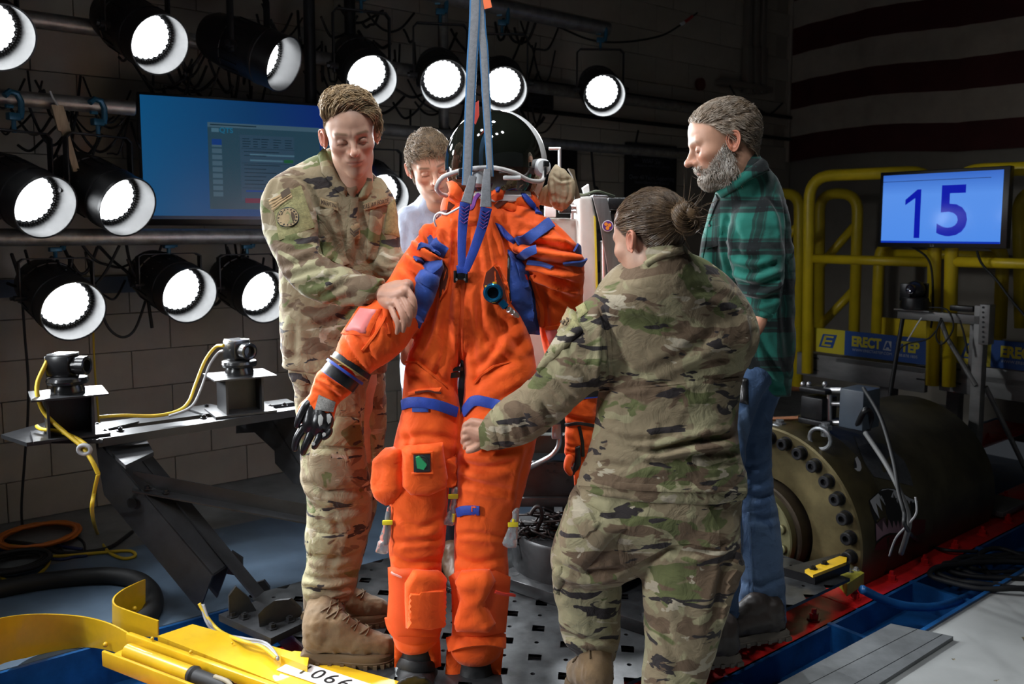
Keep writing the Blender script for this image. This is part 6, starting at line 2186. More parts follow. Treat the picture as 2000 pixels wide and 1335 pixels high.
flap('cargo_pocket', [(606, 876), (706, 874), (723, 948), (634, 956), (602, 938)], bt, M_camo2, tr1, .003, .010, 7, 14)
flap('pocket_flap', [(658, 812), (700, 816), (708, 872), (630, 868), (645, 842)], bt, M_camo2, tr1, .009, .003)
flap('calf_pocket', [(612, 1038), (680, 1041), (675, 1083), (608, 1079)], bt, M_camo2, tr1, .003, .005)
flap('hip_pocket', [(566, 726), (596, 728), (604, 748), (590, 752), (572, 745)], bt, M_camo2, tr1, .004, .003)
# collar, placket, pockets, tapes and patches
flap('collar', [(634, 286), (622, 303), (629, 338), (660, 374), (676, 384), (682, 366), (664, 350), (650, 325), (642, 303)], bvh_of(jacket1, p1), M_camo, jacket1, .006, .004, 5, 8, relax=8)
flap('collar', [(714, 346), (704, 366), (698, 390), (716, 386), (726, 366), (724, 348)], bvh_of(jacket1, p1), M_camo, jacket1, .006, .003, 5, 8, relax=8)
flap('undershirt', [(672, 362), (684, 366), (696, 362), (699, 370), (692, 386), (684, 382)], bvh_of(jacket1, p1), M_tee, jacket1, .003, .002, 5)
flap('placket', [(686, 388), (700, 384), (694, 450), (689, 522), (676, 520), (678, 450)], bj, M_camo, jacket1, .004, .001)
flap('chest_pocket', [(620, 411), (652, 405), (683, 514), (668, 520), (632, 500)], bj, M_camo, jacket1, .004, .004)
flap('chest_pocket', [(723, 410), (747, 413), (737, 508), (714, 506)], bj, M_camo, jacket1, .004, .005)
tp = flap('name_tape', [(626, 385), (658, 396), (661, 411), (624, 402)], bj, M_patch, jacket1, .003, 0, 5)
text_on('lettering', 'MARTIN', (642, 398.5), (1, .30), (-.05, -1), 12, bj, M_thread, jacket1, .0075, bold=.3, font_scale=(.72, 1))
flap('service_tape', [(709, 398), (755, 384), (757, 398), (711, 411)], bj, M_patch, jacket1, .003, 0, 5)
text_on('lettering', 'U.S. AIR FORCE', (733, 398), (1, -.29), (.0, -1), 11, bj, M_thread, jacket1, .0075, bold=.3, font_scale=(.60, 1))
flap('rank_patch', [(680, 436), (701, 436), (702, 465), (684, 467)], bj, M_patch, jacket1, .005, 0, 5)
mb = MB(); poly_on(mb, [[(685, 444), (692, 451), (698, 444), (698, 448), (692, 456), (685, 448)], [(685, 450), (692, 457), (698, 450), (698, 454), (692, 462), (686, 454)]], bj, .0105); mb.build('chevron', M_thread, jacket1)['kind'] = 'stuff'
vl = flap('sleeve_patch_base', [(532, 388), (588, 362), (614, 444), (546, 470)], bj, M_velcro, jacket1, .003, 0, 7)
fp = flap('flag_patch', [(531, 391), (566, 369), (573, 388), (535, 414)], bj, M_patch, jacket1, .006, 0, 6)
mb = MB()
for k in range(4):
    a = (k + .5) / 4.5
    L0, R0 = (531 + 4 * a, 391 + 23 * a), (566 + 7 * a, 369 + 19 * a)
    L1, R1 = (531 + 4 * (a + .11), 391 + 23 * (a + .11)), (566 + 7 * (a + .11), 369 + 19 * (a + .11))
    mb_ = [L0, R0, R1, L1]
    poly_on(mb, [mb_], bj, .0115)
mb.build('flag_stripe', mat('patch_stripe', (.40, .27, .14), .9), jacket1)['kind'] = 'stuff'
mb = MB(); poly_on(mb, [[(549, 380), (566, 369), (570, 379), (553, 391)]], bj, .0125); mb.build('flag_canton', M_thread, jacket1)
cpx = [(563 + 21.5 * math.cos(a), 426 + 21 * math.sin(a)) for a in np.linspace(0, 2 * PI, 29)[:-1]]
flap('round_patch', cpx, bj, mat('patch_rim', (.02, .03, .035), .9), jacket1, .006, 0, 6)
mb = MB(); poly_on(mb, [[(563 + 19 * math.cos(a), 426 + 18.6 * math.sin(a)) for a in np.linspace(0, 2 * PI, 29)[:-1]]], bj, .0118); mb.build('patch_ring', M_patch, jacket1)
mb = MB(); poly_on(mb, [[(563 + 13.5 * math.cos(a), 426 + 13.2 * math.sin(a)) for a in np.linspace(0, 2 * PI, 25)[:-1]]], bj, .0124); mb.build('patch_field', M_thread, jacket1)
mb = MB(); poly_on(mb, [[(563, 413), (569, 424), (573, 436), (564, 440), (553, 436), (558, 424)]], bj, .013); mb.build('patch_emblem', mat('patch_olive', (.20, .19, .09), .9), jacket1)
mb = MB()
for k in range(16):
    a = 2 * PI * k / 16; x, y = 563 + 16.2 * math.cos(a), 426 + 15.9 * math.sin(a)
    poly_on(mb, [[(x - 1.3, y - 1.3), (x + 1.3, y - 1.3), (x + 1.3, y + 1.3), (x - 1.3, y + 1.3)]], bj, .0126)
mb.build('patch_lettering', M_darkthread, jacket1)['kind'] = 'stuff'
flap('sleeve_patch', [(756, 401), (770, 389), (779, 463), (751, 456)], bj, M_velcro, jacket1, .004, 0, 6)
flap('cuff', [(707, 536), (750, 545), (728, 600), (693, 595)], bj, M_camo, jacket1, .004, .001, 6)
# boots
boot('boot', p1, G(592, 1288, 0), G(770, 1292, 0), W(640, 1172, 2.645), .062, M_tan, M_tansole, w=.050)
boot('boot', p1, G(592, 1213, 0), G(758, 1215, 0), W(650, 1140, 2.86), .060, M_tan, M_tansole, w=.050)

# ================================================================== the man behind, in a pale blue shirt
HL2 = hairline([.060, .060, .048, .032, .008, .0, .004, -.050, -.065])
H2 = Head(841, 321, 3.02, 14, 24, 14, .97, jaw=1.02, w=.97)
bones2 = [(PW((850, 395, 3.1), (850, 450, 3.14), (850, 600, 3.16), (850, 760, 3.16)), (.055, .06, .06, .06)),
          (PW((800, 430, 3.1), (795, 520, 3.05), (820, 640, 2.9)), (.03, .032, .03)), (PW((915, 450, 3.12), (930, 560, 3.1)), (.035, .035)),
          (PW((825, 760, 3.16), (822, 960, 3.16), (820, 1130, 3.16)), (.055, .045, .035)), (PW((890, 760, 3.16), (888, 960, 3.16), (886, 1130, 3.16)), (.055, .045, .035))]
Yq = 2.60
hand2 = [(PW((796, 700, 2.66), (800, 672, 2.63), (803, 652, 2.61)), (.024, .026, .022)), (PW((806, 672, 2.62), (812, 655, Yq), (814, 640, 2.58)), (.016, .014, .010)),
         (PW((796, 655, 2.62), (792, 640, Yq), (795, 622, 2.58)), (.0115, .010, .0085)), (PW((801, 655, 2.62), (799, 638, 2.59), (803, 620, 2.57)), (.0115, .010, .0085)), (PW((806, 655, 2.61), (807, 640, 2.59), (810, 624, 2.57)), (.0115, .010, .0085)),
         (PW((794, 668, 2.64), (790, 655, 2.61), (791, 645, 2.59)), (.011, .0095, .008))]
p2, P2 = person('brown-haired person in a pale blue shirt looking down behind the black helmet visor', H2, (.42, .24, .165), (.40, .19, .145), (.13, .08, .05), (.13, .085, .048), HL2, bones2, [hand2], stub=.25, stubc=(.28, .18, .13))
M_hair2 = mat('brown_hair', (.15, .095, .05), .45, var=.5, vscale=80)
sc2 = scalp_points(P2, HL2, 3200, 4)
hair_obj('hair', [strands(H2, sc2, lambda P, s: np.stack([-.35 - P[:, 0] * 2, np.full(len(P), .7), -np.abs(P[:, 0]) * 8 - np.clip(-P[:, 1], 0, 1) * 12 + .3], 1), .036, (.001, .008, .011, .007), 7, .0010, 5, .22)], M_hair2, p2)
M_shirt = cloth_mat('pale_blue_shirt', [(.26, .30, .40), ((.29, .33, .43), 8, .5, (1, 1, 1), 1)], .8, wr=.3)
shirt2 = garment('blue_shirt', [
    {'s': [(826, 374, 884, 390, 3.07, .95), (806, 400, 905, 404, 3.1, .62), (780, 420, 945, 420, 3.12, .55), (772, 450, 960, 450, 3.14, .55), (776, 560, 950, 560, 3.16, .6), (780, 680, 950, 680, 3.17, .6), (785, 760, 945, 760, 3.17, .6)], 'caps': (True, False)},
    {'s': [(776, 418, 830, 425, 3.1, .9), (768, 460, 822, 465, 3.08, .9), (762, 540, 820, 545, 3.04, .9), (770, 610, 822, 612, 2.96, .9), (778, 660, 818, 662, 2.80, .9), (780, 688, 812, 690, 2.68, .95)], 'caps': (True, False)},
    {'s': [(890, 420, 945, 420, 3.1, .9), (900, 500, 960, 500, 3.1, .9), (910, 600, 960, 600, 3.08, .9)]}], M_shirt, p2, .009, 3, .004, 10, 9,
    [([(800, 430), (795, 480), (802, 540)], 7, .006), ([(830, 430), (825, 480), (815, 520)], 7, .006), ([(785, 420), (800, 450), (830, 470)], 7, .005)])
bs2 = bvh_of(shirt2, p2)
trou2 = garment('dark_trousers', [{'s': [(784, 745, 945, 745, 3.17, .58), (788, 800, 940, 800, 3.17, .6), (790, 830, 866, 830, 3.17, .9), (792, 960, 856, 960, 3.17, .9), (796, 1120, 850, 1120, 3.17, .9)]}, {'s': [(860, 800, 942, 800, 3.17, .8), (858, 960, 920, 960, 3.17, .9), (860, 1120, 912, 1120, 3.17, .9)]}], mat('navy_trousers', (.012, .016, .032), .85, bump=.2), p2, .012, 2, .004, 9, 4)
for x in (818, 884):
    boot('shoe', p2, G(x - 8, 1118, 0), G(x + 14, 1158, 0), W(x, 1105, 3.17), .05, mat('brown_leather', (.10, .055, .03), .5), M_rubber, w=.045, laces=False)
# ================================================================== the orange space suit
M_or = cloth_mat('suit_orange', [(.84, .096, .007), ((.90, .112, .009), 5, .5, (1, 1, 1), 3)], .72, weave=700, wr=.18, sheen=.15)
M_or2 = mat('suit_orange_dark', (.78, .085, .008), .75, bump=.2, bscale=300)
M_sblue = mat('suit_blue', (.012, .055, .30), .7, var=.18, vscale=14, bump=.35, bscale=220, sheen=.2)
M_sblue2 = mat('webbing_blue', (.014, .05, .34), .6, var=.12, vscale=60, bump=.4, bscale=420)
M_shade = mat('suit_opening_shade', (.10, .014, .004), .9)  # darkened orange, puts the shade of the suit's inside into the colour
suit = thing('space_suit', 'bright orange pressure suit with black visor helmet hanging from straps at centre', 'space suit', W(900, 1335, 2.45))
YS = 2.45
sf_ = [([(930, 560), (940, 640), (985, 700)], 9, .008), ([(915, 600), (925, 680), (935, 760)], 8, .007), ([(880, 600), (870, 680), (850, 740)], 9, .008), ([(960, 600), (1000, 660), (1040, 700)], 12, .009), ([(850, 600), (835, 660), (815, 700)], 8, .006), ([(985, 640), (960, 690), (930, 720)], 9, .009), ([(870, 460), (862, 520), (850, 570)], 6, .007), ([(895, 420), (886, 470), (880, 530)], 5, .006), ([(920, 440), (915, 500), (912, 540)], 5, .006), ([(945, 430), (955, 500), (960, 545)], 6, .006), ([(965, 420), (985, 470), (990, 500)], 6, .007), ([(780, 860), (830, 850), (890, 860)], 9, .006), ([(785, 820), (800, 870), (790, 900)], 7, .007), ([(1040, 780), (1000, 810), (960, 830)], 10, .008), ([(1050, 830), (1010, 850), (960, 850)], 10, .008), ([(890, 440), (880, 560), (860, 690)], 8, .006), ([(905, 560), (900, 640), (898, 720)], 6, .012), ([(935, 480), (940, 560), (930, 680)], 8, .005), ([(915, 560), (912, 640), (912, 740)], 7, .006), ([(960, 450), (975, 520), (985, 600)], 8, .006), ([(880, 500), (872, 600), (850, 700)], 8, .005),
       ([(1040, 650), (1000, 690), (940, 720)], 14, .008), ([(1040, 700), (990, 710), (930, 750)], 12, .007), ([(1045, 745), (1000, 770), (960, 790)], 12, .006), ([(800, 700), (840, 720), (885, 760)], 10, .006), ([(795, 730), (830, 750), (870, 790)], 10, .005), ([(1000, 620), (960, 660), (930, 720)], 12, .006),
       ([(770, 830), (800, 900), (790, 960)], 9, .005), ([(900, 870), (950, 880), (1020, 870)], 10, .010), ([(895, 905), (950, 915), (1005, 900)], 10, .010), ([(900, 935), (950, 950), (1010, 960)], 9, .009), ([(1035, 870), (1020, 930), (1010, 990)], 9, .008), ([(890, 1045), (930, 1042), (990, 1050)], 7, .006),
       ([(765, 1060), (810, 1056), (866, 1052)], 7, .006), ([(768, 1085), (800, 1100), (860, 1092)], 8, .007), ([(775, 1000), (820, 1030), (866, 1010)], 9, .006), ([(890, 1085), (930, 1100), (990, 1085)], 9, .006), ([(760, 1200), (810, 1236), (862, 1225)], 8, .008), ([(770, 1225), (810, 1248), (856, 1240)], 7, .006), ([(880, 1240), (930, 1245), (985, 1238)], 9, .010),
       ([(1005, 470), (1060, 478), (1135, 492)], 8, .026, 1.2), ([(1012, 500), (1070, 515), (1138, 520)], 8, .026, 1.2), ([(1035, 520), (1090, 545), (1132, 560)], 8, .024, 1.2), ([(1050, 540), (1100, 575), (1130, 590)], 8, .010), ([(985, 400), (1020, 420), (1080, 440)], 9, .008), ([(1080, 440), (1110, 470), (1128, 480)], 7, .007), ([(1060, 560), (1065, 620), (1070, 690)], 10, .010),
       ([(850, 440), (840, 475), (860, 490)], 8, .022, 1), ([(815, 465), (840, 490), (870, 500)], 7, .022, 1), ([(800, 490), (830, 515), (850, 540)], 7, .020, 1), ([(785, 515), (810, 535), (835, 565)], 8, .012), ([(770, 540), (790, 560), (820, 600)], 9, .009), ([(735, 600), (760, 640), (775, 690)], 9, .006), ([(690, 640), (715, 680), (735, 720)], 8, .007), ([(668, 660), (690, 695), (715, 728)], 6, .008), ([(790, 580), (770, 600), (750, 690)], 8, .005)]
body = garment('pressure_garment', [
    {'s': [(900, 372, 985, 378, YS + .06, .9), (880, 410, 1000, 410, YS + .05, .75), (868, 450, 1004, 450, YS + .03, .7), (852, 500, 1006, 500, YS + .02, .62), (842, 560, 1012, 560, YS, .6), (832, 605, 1018, 612, YS, .55), (830, 645, 1024, 652, YS, .46), (832, 675, 1020, 682, YS, .36), (845, 690, 1005, 695, YS, .2)], 'nseg': 64},
    {'s': [(846, 545, 918, 545, YS + .03, .7), (832, 610, 910, 610, YS, .95), (808, 665, 904, 665, YS, .92), (793, 705, 898, 705, YS, .85), (787, 750, 893, 750, YS, .8), (785, 800, 897, 800, YS, .85), (771, 855, 897, 860, YS, .85), (766, 910, 883, 910, YS, .85), (761, 985, 874, 985, YS, .85), (760, 1072, 869, 1064, YS, .85), (763, 1105, 862, 1105, YS, .85), (760, 1190, 865, 1190, YS, .85), (769, 1248, 856, 1244, YS, .85)]},
    {'s': [(910, 545, 1006, 545, YS + .03, .6), (908, 610, 1020, 610, YS, .75), (906, 665, 1038, 665, YS, .72), (907, 705, 1046, 705, YS, .72), (907, 750, 1052, 750, YS, .75), (903, 800, 1054, 800, YS, .8), (896, 860, 1047, 860, YS, .82), (893, 920, 1034, 920, YS, .82), (890, 985, 1016, 985, YS, .85), (887, 1060, 992, 1060, YS, .85), (886, 1125, 994, 1128, YS, .85), (884, 1205, 987, 1205, YS, .85), (879, 1262, 983, 1262, YS, .85)]},
    {'s': [(870, 415, 910, 480, 2.50, .8), (842, 436, 898, 512, 2.47, .85), (815, 462, 870, 555, 2.45, .9), (786, 500, 846, 592, 2.43, .9), (757, 545, 826, 628, 2.41, .9), (727, 580, 806, 658, 2.40, .9), (700, 605, 790, 680, 2.39, .92), (672, 646, 768, 700, 2.38, .95), (658, 678, 734, 722, 2.37, .98), (654, 690, 722, 732, 2.365, 1.)], 'caps': (True, False)},
    {'s': [(970, 480, 992, 393, 2.50, .7), (992, 492, 1045, 413, 2.47, .8), (1014, 510, 1098, 446, 2.46, .85), (1028, 530, 1134, 490, 2.47, .85), (1038, 556, 1141, 535, 2.49, .85), (1045, 600, 1138, 580, 2.50, .85), (1054, 640, 1142, 640, 2.52, .85), (1064, 690, 1160, 690, 2.53, .85), (1086, 740, 1168, 740, 2.54, .9)], 'caps': (True, False)}],
    M_or, suit, .0065, 3, .0016, 14, 21, sf_)
bb = bvh_of(body)
def sflap(n, pts, m=M_or, th=.003, bul=.0, res=6, bw=9, par=None, bv=None, **k): return decal(n, pts, bv or bb, m, par or body, thick=th, bulge=bul, res=res, bw=bw, **k)
def cA(*p): return [(840 + x / 3.61, 330 + y / 3.61) for x, y in p]
def cL(*p): return [(730 + x / 2.697, 840 + y / 2.697) for x, y in p]
def cT(*p): return [(770 + x / 4.45, 600 + y / 4.45) for x, y in p]
def cD(*p): return [(840 + x / 5.803, 200 + y / 5.803) for x, y in p]
# blue side bags
def c8(*p): return [(500 + x / 3.1775, 480 + y / 3.1775) for x, y in p]
sflap('blue_side_bag', c8((985, 200), (1060, 90), (1150, 80), (1165, 140), (1135, 220), (1110, 300), (1060, 400), (1010, 510), (985, 440), (985, 300)), M_sblue, .004, .028, 6, 20, wob=.003)
sflap('blue_side_bag', cA((548, 565), (600, 590), (690, 700), (738, 850), (752, 1000), (770, 1168), (700, 1160), (640, 1050), (560, 940), (540, 760)), M_sblue, .004, .030, 6, 22, wob=.004)
sflap('zip_edge', cA((545, 600), (556, 600), (552, 800), (565, 930), (555, 930), (540, 780)), M_dark, .008, 0, 5)
strap('red_tab', cA((690, 742), (715, 800), (735, 860)), bb, mat('tab_red', (.6, .02, .015), .6), body, .012, .004, .012)
# openings: dark sheets paint the shade inside them
sflap('opening', cA((445, 685), (475, 720), (520, 830), (545, 930), (500, 960), (440, 950), (390, 900), (375, 820), (395, 730)), M_shade, .001, 0, 6)
sflap('opening_rim', cA((440, 682), (468, 700), (505, 770), (540, 880), (552, 930), (570, 940), (545, 800), (500, 700), (462, 668)), M_or, .006, .004, 5)
sflap('opening', cA((92, 655), (122, 700), (125, 760), (100, 860), (66, 910), (72, 800), (90, 720)), M_shade, .001, 0, 6)
sflap('opening_rim', cA((90, 640), (125, 670), (135, 740), (118, 840), (70, 925), (104, 850), (122, 760), (118, 700)), M_or, .007, .003, 5)
# zip line, and a dark sheet painting the shade between the legs
strap('zip', [(904, 545), (903, 620), (904, 700)], bb, M_or2, body, .012, .004)
sflap('crotch_shade', cT((585, 440), (610, 400), (605, 600), (600, 800), (580, 950), (560, 720), (575, 560)), M_dark, .001, 0, 6)
p = hit(bb, 893, 722)[0]
mb = MB(); mb.box(p + Vector((0, -.012, .005)), (.035, .012, .012), .3, .002); mb.tube([p + Vector((-.03, -.012, .02)), p + Vector((0, -.014, .004))], .004, 8); mb.box(p + Vector((-.005, -.018, -.012)), (.03, .006, .016), .5, .002)
mb.build('zip_pull', M_dark, body)
# thigh straps
for nm, pts in (('thigh_strap', cT((80, 850), (140, 822), (260, 825), (380, 850), (535, 910))), ('thigh_strap', cT((612, 915), (650, 860), (710, 805), (830, 830), (960, 870)))):
    o = strap(nm, pts, bb, M_sblue2, body, .030, .004, .004)
sflap('hook_tape', cT((160, 870), (298, 865), (298, 908), (160, 908)), M_sblue, .004, 0, 5)
sflap('slot_pocket', cT((100, 745), (200, 710), (410, 690), (415, 735), (250, 745), (110, 770)), M_or, .004, .003, 5)
strap('slot_shade', cT((190, 735), (300, 727), (410, 735)), bb, M_shade, body, .006, .003, .006)  # dark band paints the shade in the pocket slot
sflap('seam_panel', cT((100, 470), (200, 465), (330, 570), (470, 690), (460, 700), (320, 590), (195, 480), (100, 485)), M_or, .003, 0, 5)
sflap('seam_panel', cT((690, 650), (760, 570), (860, 500), (1000, 470), (1000, 482), (870, 512), (770, 585), (700, 665)), M_or, .003, 0, 5)
# valve pocket and side pouch on the left thigh
pk = sflap('pouch', cL((30, 140), (70, 90), (110, 85), (150, 100), (150, 320), (110, 380), (70, 395), (25, 360), (18, 260)), M_or, .006, .040, 6, 26, wob=.006)
fpk = sflap('valve_pocket', cL((150, 80), (360, 62), (378, 240), (370, 300), (290, 338), (200, 335), (155, 290)), M_or, .012, .014, 6, 14)
bfp = bvh_of(fpk, body)
sflap('valve_window', cL((210, 128), (298, 122), (298, 214), (212, 218)), mat('valve_plate', (.03, .032, .034), .4), .003, 0, 5, par=fpk, bv=bfp)
sflap('window_frame', cL((200, 116), (310, 110), (312, 225), (202, 230), (200, 222), (304, 218), (302, 118), (200, 124)), M_or, .006, 0, 4, par=fpk, bv=bfp)
pc = hit(bfp, *cL((252, 165))[0])
mb = MB(); mb.lathe(pc[0] + pc[1] * .003, tuple(pc[1]), [(0, .019), (.004, .019), (.004, .014), (.010, .013), (.011, 0)], 24); mb.build('valve_dial', mat('valve_dark', (.05, .055, .055), .35), fpk)
mb = MB(); u_ = Vector((-.5, 0, .86)); s_ = Vector((.86, 0, .5)); c = pc[0] + pc[1] * .012
mb.prism([c + u_ * .022 + s_ * .006, c + u_ * .024 - s_ * .004, c - u_ * .004 - s_ * .016, c - u_ * .017 - s_ * .002, c - u_ * .01 + s_ * .012], tuple(pc[1] * .010)); mb.build('valve_knob', mat('valve_green', (.03, .32, .12), .4), fpk)
sflap('cross_pouch', cL((378, 150), (430, 125), (445, 180), (435, 250), (440, 300), (385, 300), (378, 220)), M_or, .004, .018, 5, 14)
# label strap on the right leg
st2 = strap('blue_label', cL((447, 432), (485, 418), (560, 420)), bb, M_sblue2, body, .027, .004, .004)
bst = bvh_of(st2, body)
mb = MB()
for a in ((515, 400, 560, 447),):
    x0, y0, x1, y1 = a
    poly_on(mb, [cL((x0, y0), (x1, y0 + 4), (x1, y0 + 10), (x0, y0 + 6)), cL((x0, y1 - 6), (x1, y1 - 6), (x1, y1), (x0, y1)), cL((x0, y0), (x0 + 6, y0), (x0 + 6, y1), (x0, y1)), cL((x1 - 6, y0), (x1, y0), (x1, y1), (x1 - 6, y1))], bst, .0015)
mb.build('label_stitching', M_or2, st2)['kind'] = 'stuff'
# knee pouches, cuffs
kp = sflap('knee_pouch', cL((80, 720), (130, 715), (350, 740), (378, 780), (352, 1050), (330, 1085), (130, 1085), (75, 1000), (85, 850)), M_or2, .004, .010, 7, 12)
bk = bvh_of(kp, body)
sflap('pouch_lid', cL((165, 800), (205, 735), (330, 735), (375, 775), (368, 900), (350, 1030), (300, 1045), (170, 1035), (165, 900)), M_or, .008, .020, 6, 16, par=kp, bv=bk, wob=.003)
sflap('pouch_panel', cL((188, 830), (358, 808), (352, 1000), (335, 1025), (180, 1028)), M_or, .030, .003, 6, 8, par=kp, bv=bk)
kp2 = sflap('knee_pouch', cL((400, 770), (440, 740), (640, 735), (715, 770), (712, 830), (690, 1060), (560, 1085), (420, 1075), (415, 840)), M_or2, .004, .008, 7, 12)
bk = bvh_of(kp2, body)
sflap('pouch_lid', cL((435, 790), (470, 735), (610, 730), (640, 790), (585, 900), (640, 1010), (600, 1060), (440, 1055), (430, 1000), (462, 880)), M_or, .008, .024, 6, 18, par=kp2, bv=bk, wob=.004)
strap('red_pull', cL((628, 832), (665, 848), (712, 852)), bk, mat('pull_red', (.75, .05, .03), .5), kp2, .008, .006, .02)
strap('pink_pull', cL((112, 735), (135, 748), (158, 758)), bb, mat('pull_pink', (.85, .35, .30), .6), kp, .008, .006, .01)
strap('ankle_band', cL((400, 1125), (480, 1110), (600, 1100), (682, 1110)), bb, M_or, body, .042, .006, .004)
strap('calf_band', cL((78, 985), (110, 1050), (200, 1092), (340, 1070)), bb, M_or2, body, .040, .005, .003)
# boots with orange side strips
M_boot = mat('suit_boot', (.008, .008, .009), .6, bump=.3, bscale=60)
for nm, sx, x0, x1, yt in (('left', 0, 782, 848, 1246), ('right', 1, 898, 960, 1268)):
    b_ = garment('boot', [{'s': [(x0 + 3, yt - 14, x1, yt - 14, YS, .8), (x0 + 2, yt + 30, x1 + 2, yt + 30, YS, .85), (x0 - 8, yt + 70, x1 + 8, yt + 70, YS - .01, .9), (x0 - 14, yt + 110, x1 + 10, yt + 110, YS - .05, 1.1), (x0 - 16, yt + 128, x1 + 12, yt + 128, YS - .08, 1.5)], 'caps': (True, False)}], M_boot, suit, .007, 3, .003, 18, sx + 3)
    bq = bvh_of(b_)
    L_ = [(x0 - 8, yt + 2), (x0 + 6, yt), (x0 + 2, yt + 30), (x0 - 8, yt + 56)] if sx == 0 else [(x0 - 22, yt), (x0 + 3, yt - 2), (x0 - 2, yt + 80), (x0 - 26, yt + 80)]
    R_ = [(x1 - 18, yt), (x1 + 8, yt), (x1 + 10, yt + 55), (x1 - 6, yt + 60)] if sx == 0 else [(x1 - 12, yt - 4), (x1 + 20, yt - 4), (x1 + 14, yt + 50), (x1 + 6, yt + 56)]
    for q in (L_, R_): sflap('boot_strip', q, M_or, .008, .002, 6, par=b_, bv=bq)
    if sx == 0: strap('boot_band', [(780, 1292), (812, 1302), (846, 1300)], bq, M_boot, b_, .03, .004, .004)
# arm stripes
for w_, pts in ((.034, cA((605, 520), (680, 490), (760, 455), (830, 395), (850, 385))), (.026, cA((640, 615), (690, 580), (750, 572))), (.030, cA((945, 655), (1010, 650), (1075, 650))), (.016, cA((690, 668), (780, 680), (860, 710))), (.026, cA((1015, 545), (1045, 575)))):
    strap('arm_stripe', pts, bb, M_sblue, body, w_, .004, .006, relax=14)
for w_, pts in ((.040, [(842, 472), (856, 484), (872, 494)]), (.020, [(816, 480), (838, 486), (852, 498)]), (.018, [(808, 508), (826, 512), (840, 524)])):
    strap('arm_stripe', pts, bb, M_sblue, body, w_, .004, .006, relax=14)
sflap('shoulder_tab', cA((455, 380), (500, 395), (605, 500), (590, 530), (500, 470)), M_sblue2, .004, .008, 5)
sflap('sleeve_panel', [(703, 599), (746, 603), (722, 656), (668, 652)], M_or, .005, .001, 6)
sflap('pink_patch', [(706, 603), (739, 607), (716, 652), (676, 647)], mat('pink_reflective', (.75, .20, .19), .45, var=.06, bump=.1), .0085, .001, 6)
strap('sleeve_seam', [(752, 618), (735, 650), (708, 684)], bb, M_or, body, .008, .003)
strap('sleeve_tab', [(755, 630), (758, 652)], bb, M_or, body, .009, .006, .002)
sflap('pink_patch', cA((815, 1135), (930, 1100), (925, 1200), (850, 1240)), MATS['pink_reflective'], .004, 0, 6)
strap('sleeve_welt', cA((805, 1125), (860, 1118), (935, 1100)), bb, M_or, body, .012, .004)
strap('sleeve_welt', cA((720, 745), (760, 900), (790, 990), (790, 1100)), bb, M_or, body, .014, .005)

# valve on the chest
vp = hit(bb, 963, 572)
vo, vn = vp[0] + vp[1] * .006, vp[1]
M_vb = mat('anodised_blue', (.01, .14, .30), .22, .8)
MB().lathe(vo, tuple(vn), [(-.01, .028), (.012, .028), (.016, .025), (.02, .026), (.024, .022), (.022, .016), (.004, .015), (.004, 0)], 36).build('chest_valve', M_vb, body)
mb = MB(); mb.lathe(vo + vn * .005, tuple(vn), [(0, .0148), (.001, 0.0)], 24); mb.build('valve_mouth', M_dark, body)
mb = MB()
for x, y in ((966, 553), (951, 560), (964, 588)):
    q = W(x, y, vo.y - .012); mb.box(q, (.009, .012, .008), .3, .001)
mb.build('valve_lug', mat('valve_yellow', (.75, .48, .03), .4, .3), body)
a, b, c = W(978, 588, vo.y - .008), W(988, 600, vo.y - .010), hit(bb, 1018, 622)[0] + Vector((0, -.012, 0))
d_ = (c - b).normalized()
MB().tube([a, b], .011, 12).build('valve_arm', M_vb, body)
MB().lathe(b, tuple(d_), [(0, .006), (.012, .006), (.013, .009), (.024, .009), (.025, .006), (.03, .006), (.031, .008), (.05, .008), (.051, .005), (.058, .005)], 14).build('valve_plug', M_alu, body)

# ---- glove at left: palm, five fingers, cuff rings
Yg = 2.34
def ringat(ax, ay, bx, by, Y, t0, t1, r_add, m, name, par, k=32):
    p, q = W(ax, ay, Y), W(bx, by, Y); c = (p + q) / 2; r = (q - p).length / 2 + r_add
    d = (W(ax - (by - ay) * .1, ay + (bx - ax) * .1, Y) - W(ax, ay, Y)).normalized()      # towards the hand
    d = (d + Vector((0, -.25, 0))).normalized()
    return MB().lathe(c + d * t0, tuple(d), [(0, r * .9), (0, r), ((t1 - t0) * .5, r * 1.01), (t1 - t0, r), (t1 - t0, r * .9)], k, cap=False).build(name, m, par)
glv = garment('glove', [{'s': [(636, 716, 692, 756, 2.365, .9), (620, 728, 686, 768, 2.36, .85), (609, 752, 666, 784, 2.35, .75), (604, 768, 660, 792, 2.345, .65), (586, 788, 656, 806, 2.34, .5), (580, 808, 652, 824, 2.335, .42), (588, 826, 647, 838, 2.335, .38)]}], M_or, suit, .0045, 3, .002, 26, 2, [([(612, 745), (640, 758), (668, 782)], 5, .006), ([(625, 735), (650, 745), (680, 765)], 5, .006)])
ringat(654, 688, 722, 734, 2.365, -.004, .012, .002, M_blackm, 'wrist_collar', glv)
ringat(650, 692, 719, 738, 2.365, .004, .008, .0035, mat('gold_braid', (.30, .20, .06), .5), 'gold_braid', glv)
ringat(643, 700, 708, 746, 2.365, .0, .008, .004, M_sblue2, 'blue_ring', glv)
ringat(640, 705, 702, 750, 2.365, .0, .03, .0, M_blackm, 'wrist_disconnect', glv)
ringat(632, 720, 690, 760, 2.36, -.002, .008, .004, M_sblue2, 'blue_ring', glv)
mb = MB()
for x, y, w_ in ((665, 714, .010), (667, 720, .007), (686, 735, .008)):
    mb.box(W(x, y, 2.325), (w_, .006, .007), .4, .001)
mb.build('yellow_marking', mat('marking_yellow', (.75, .55, .05), .5), glv)['kind'] = 'stuff'
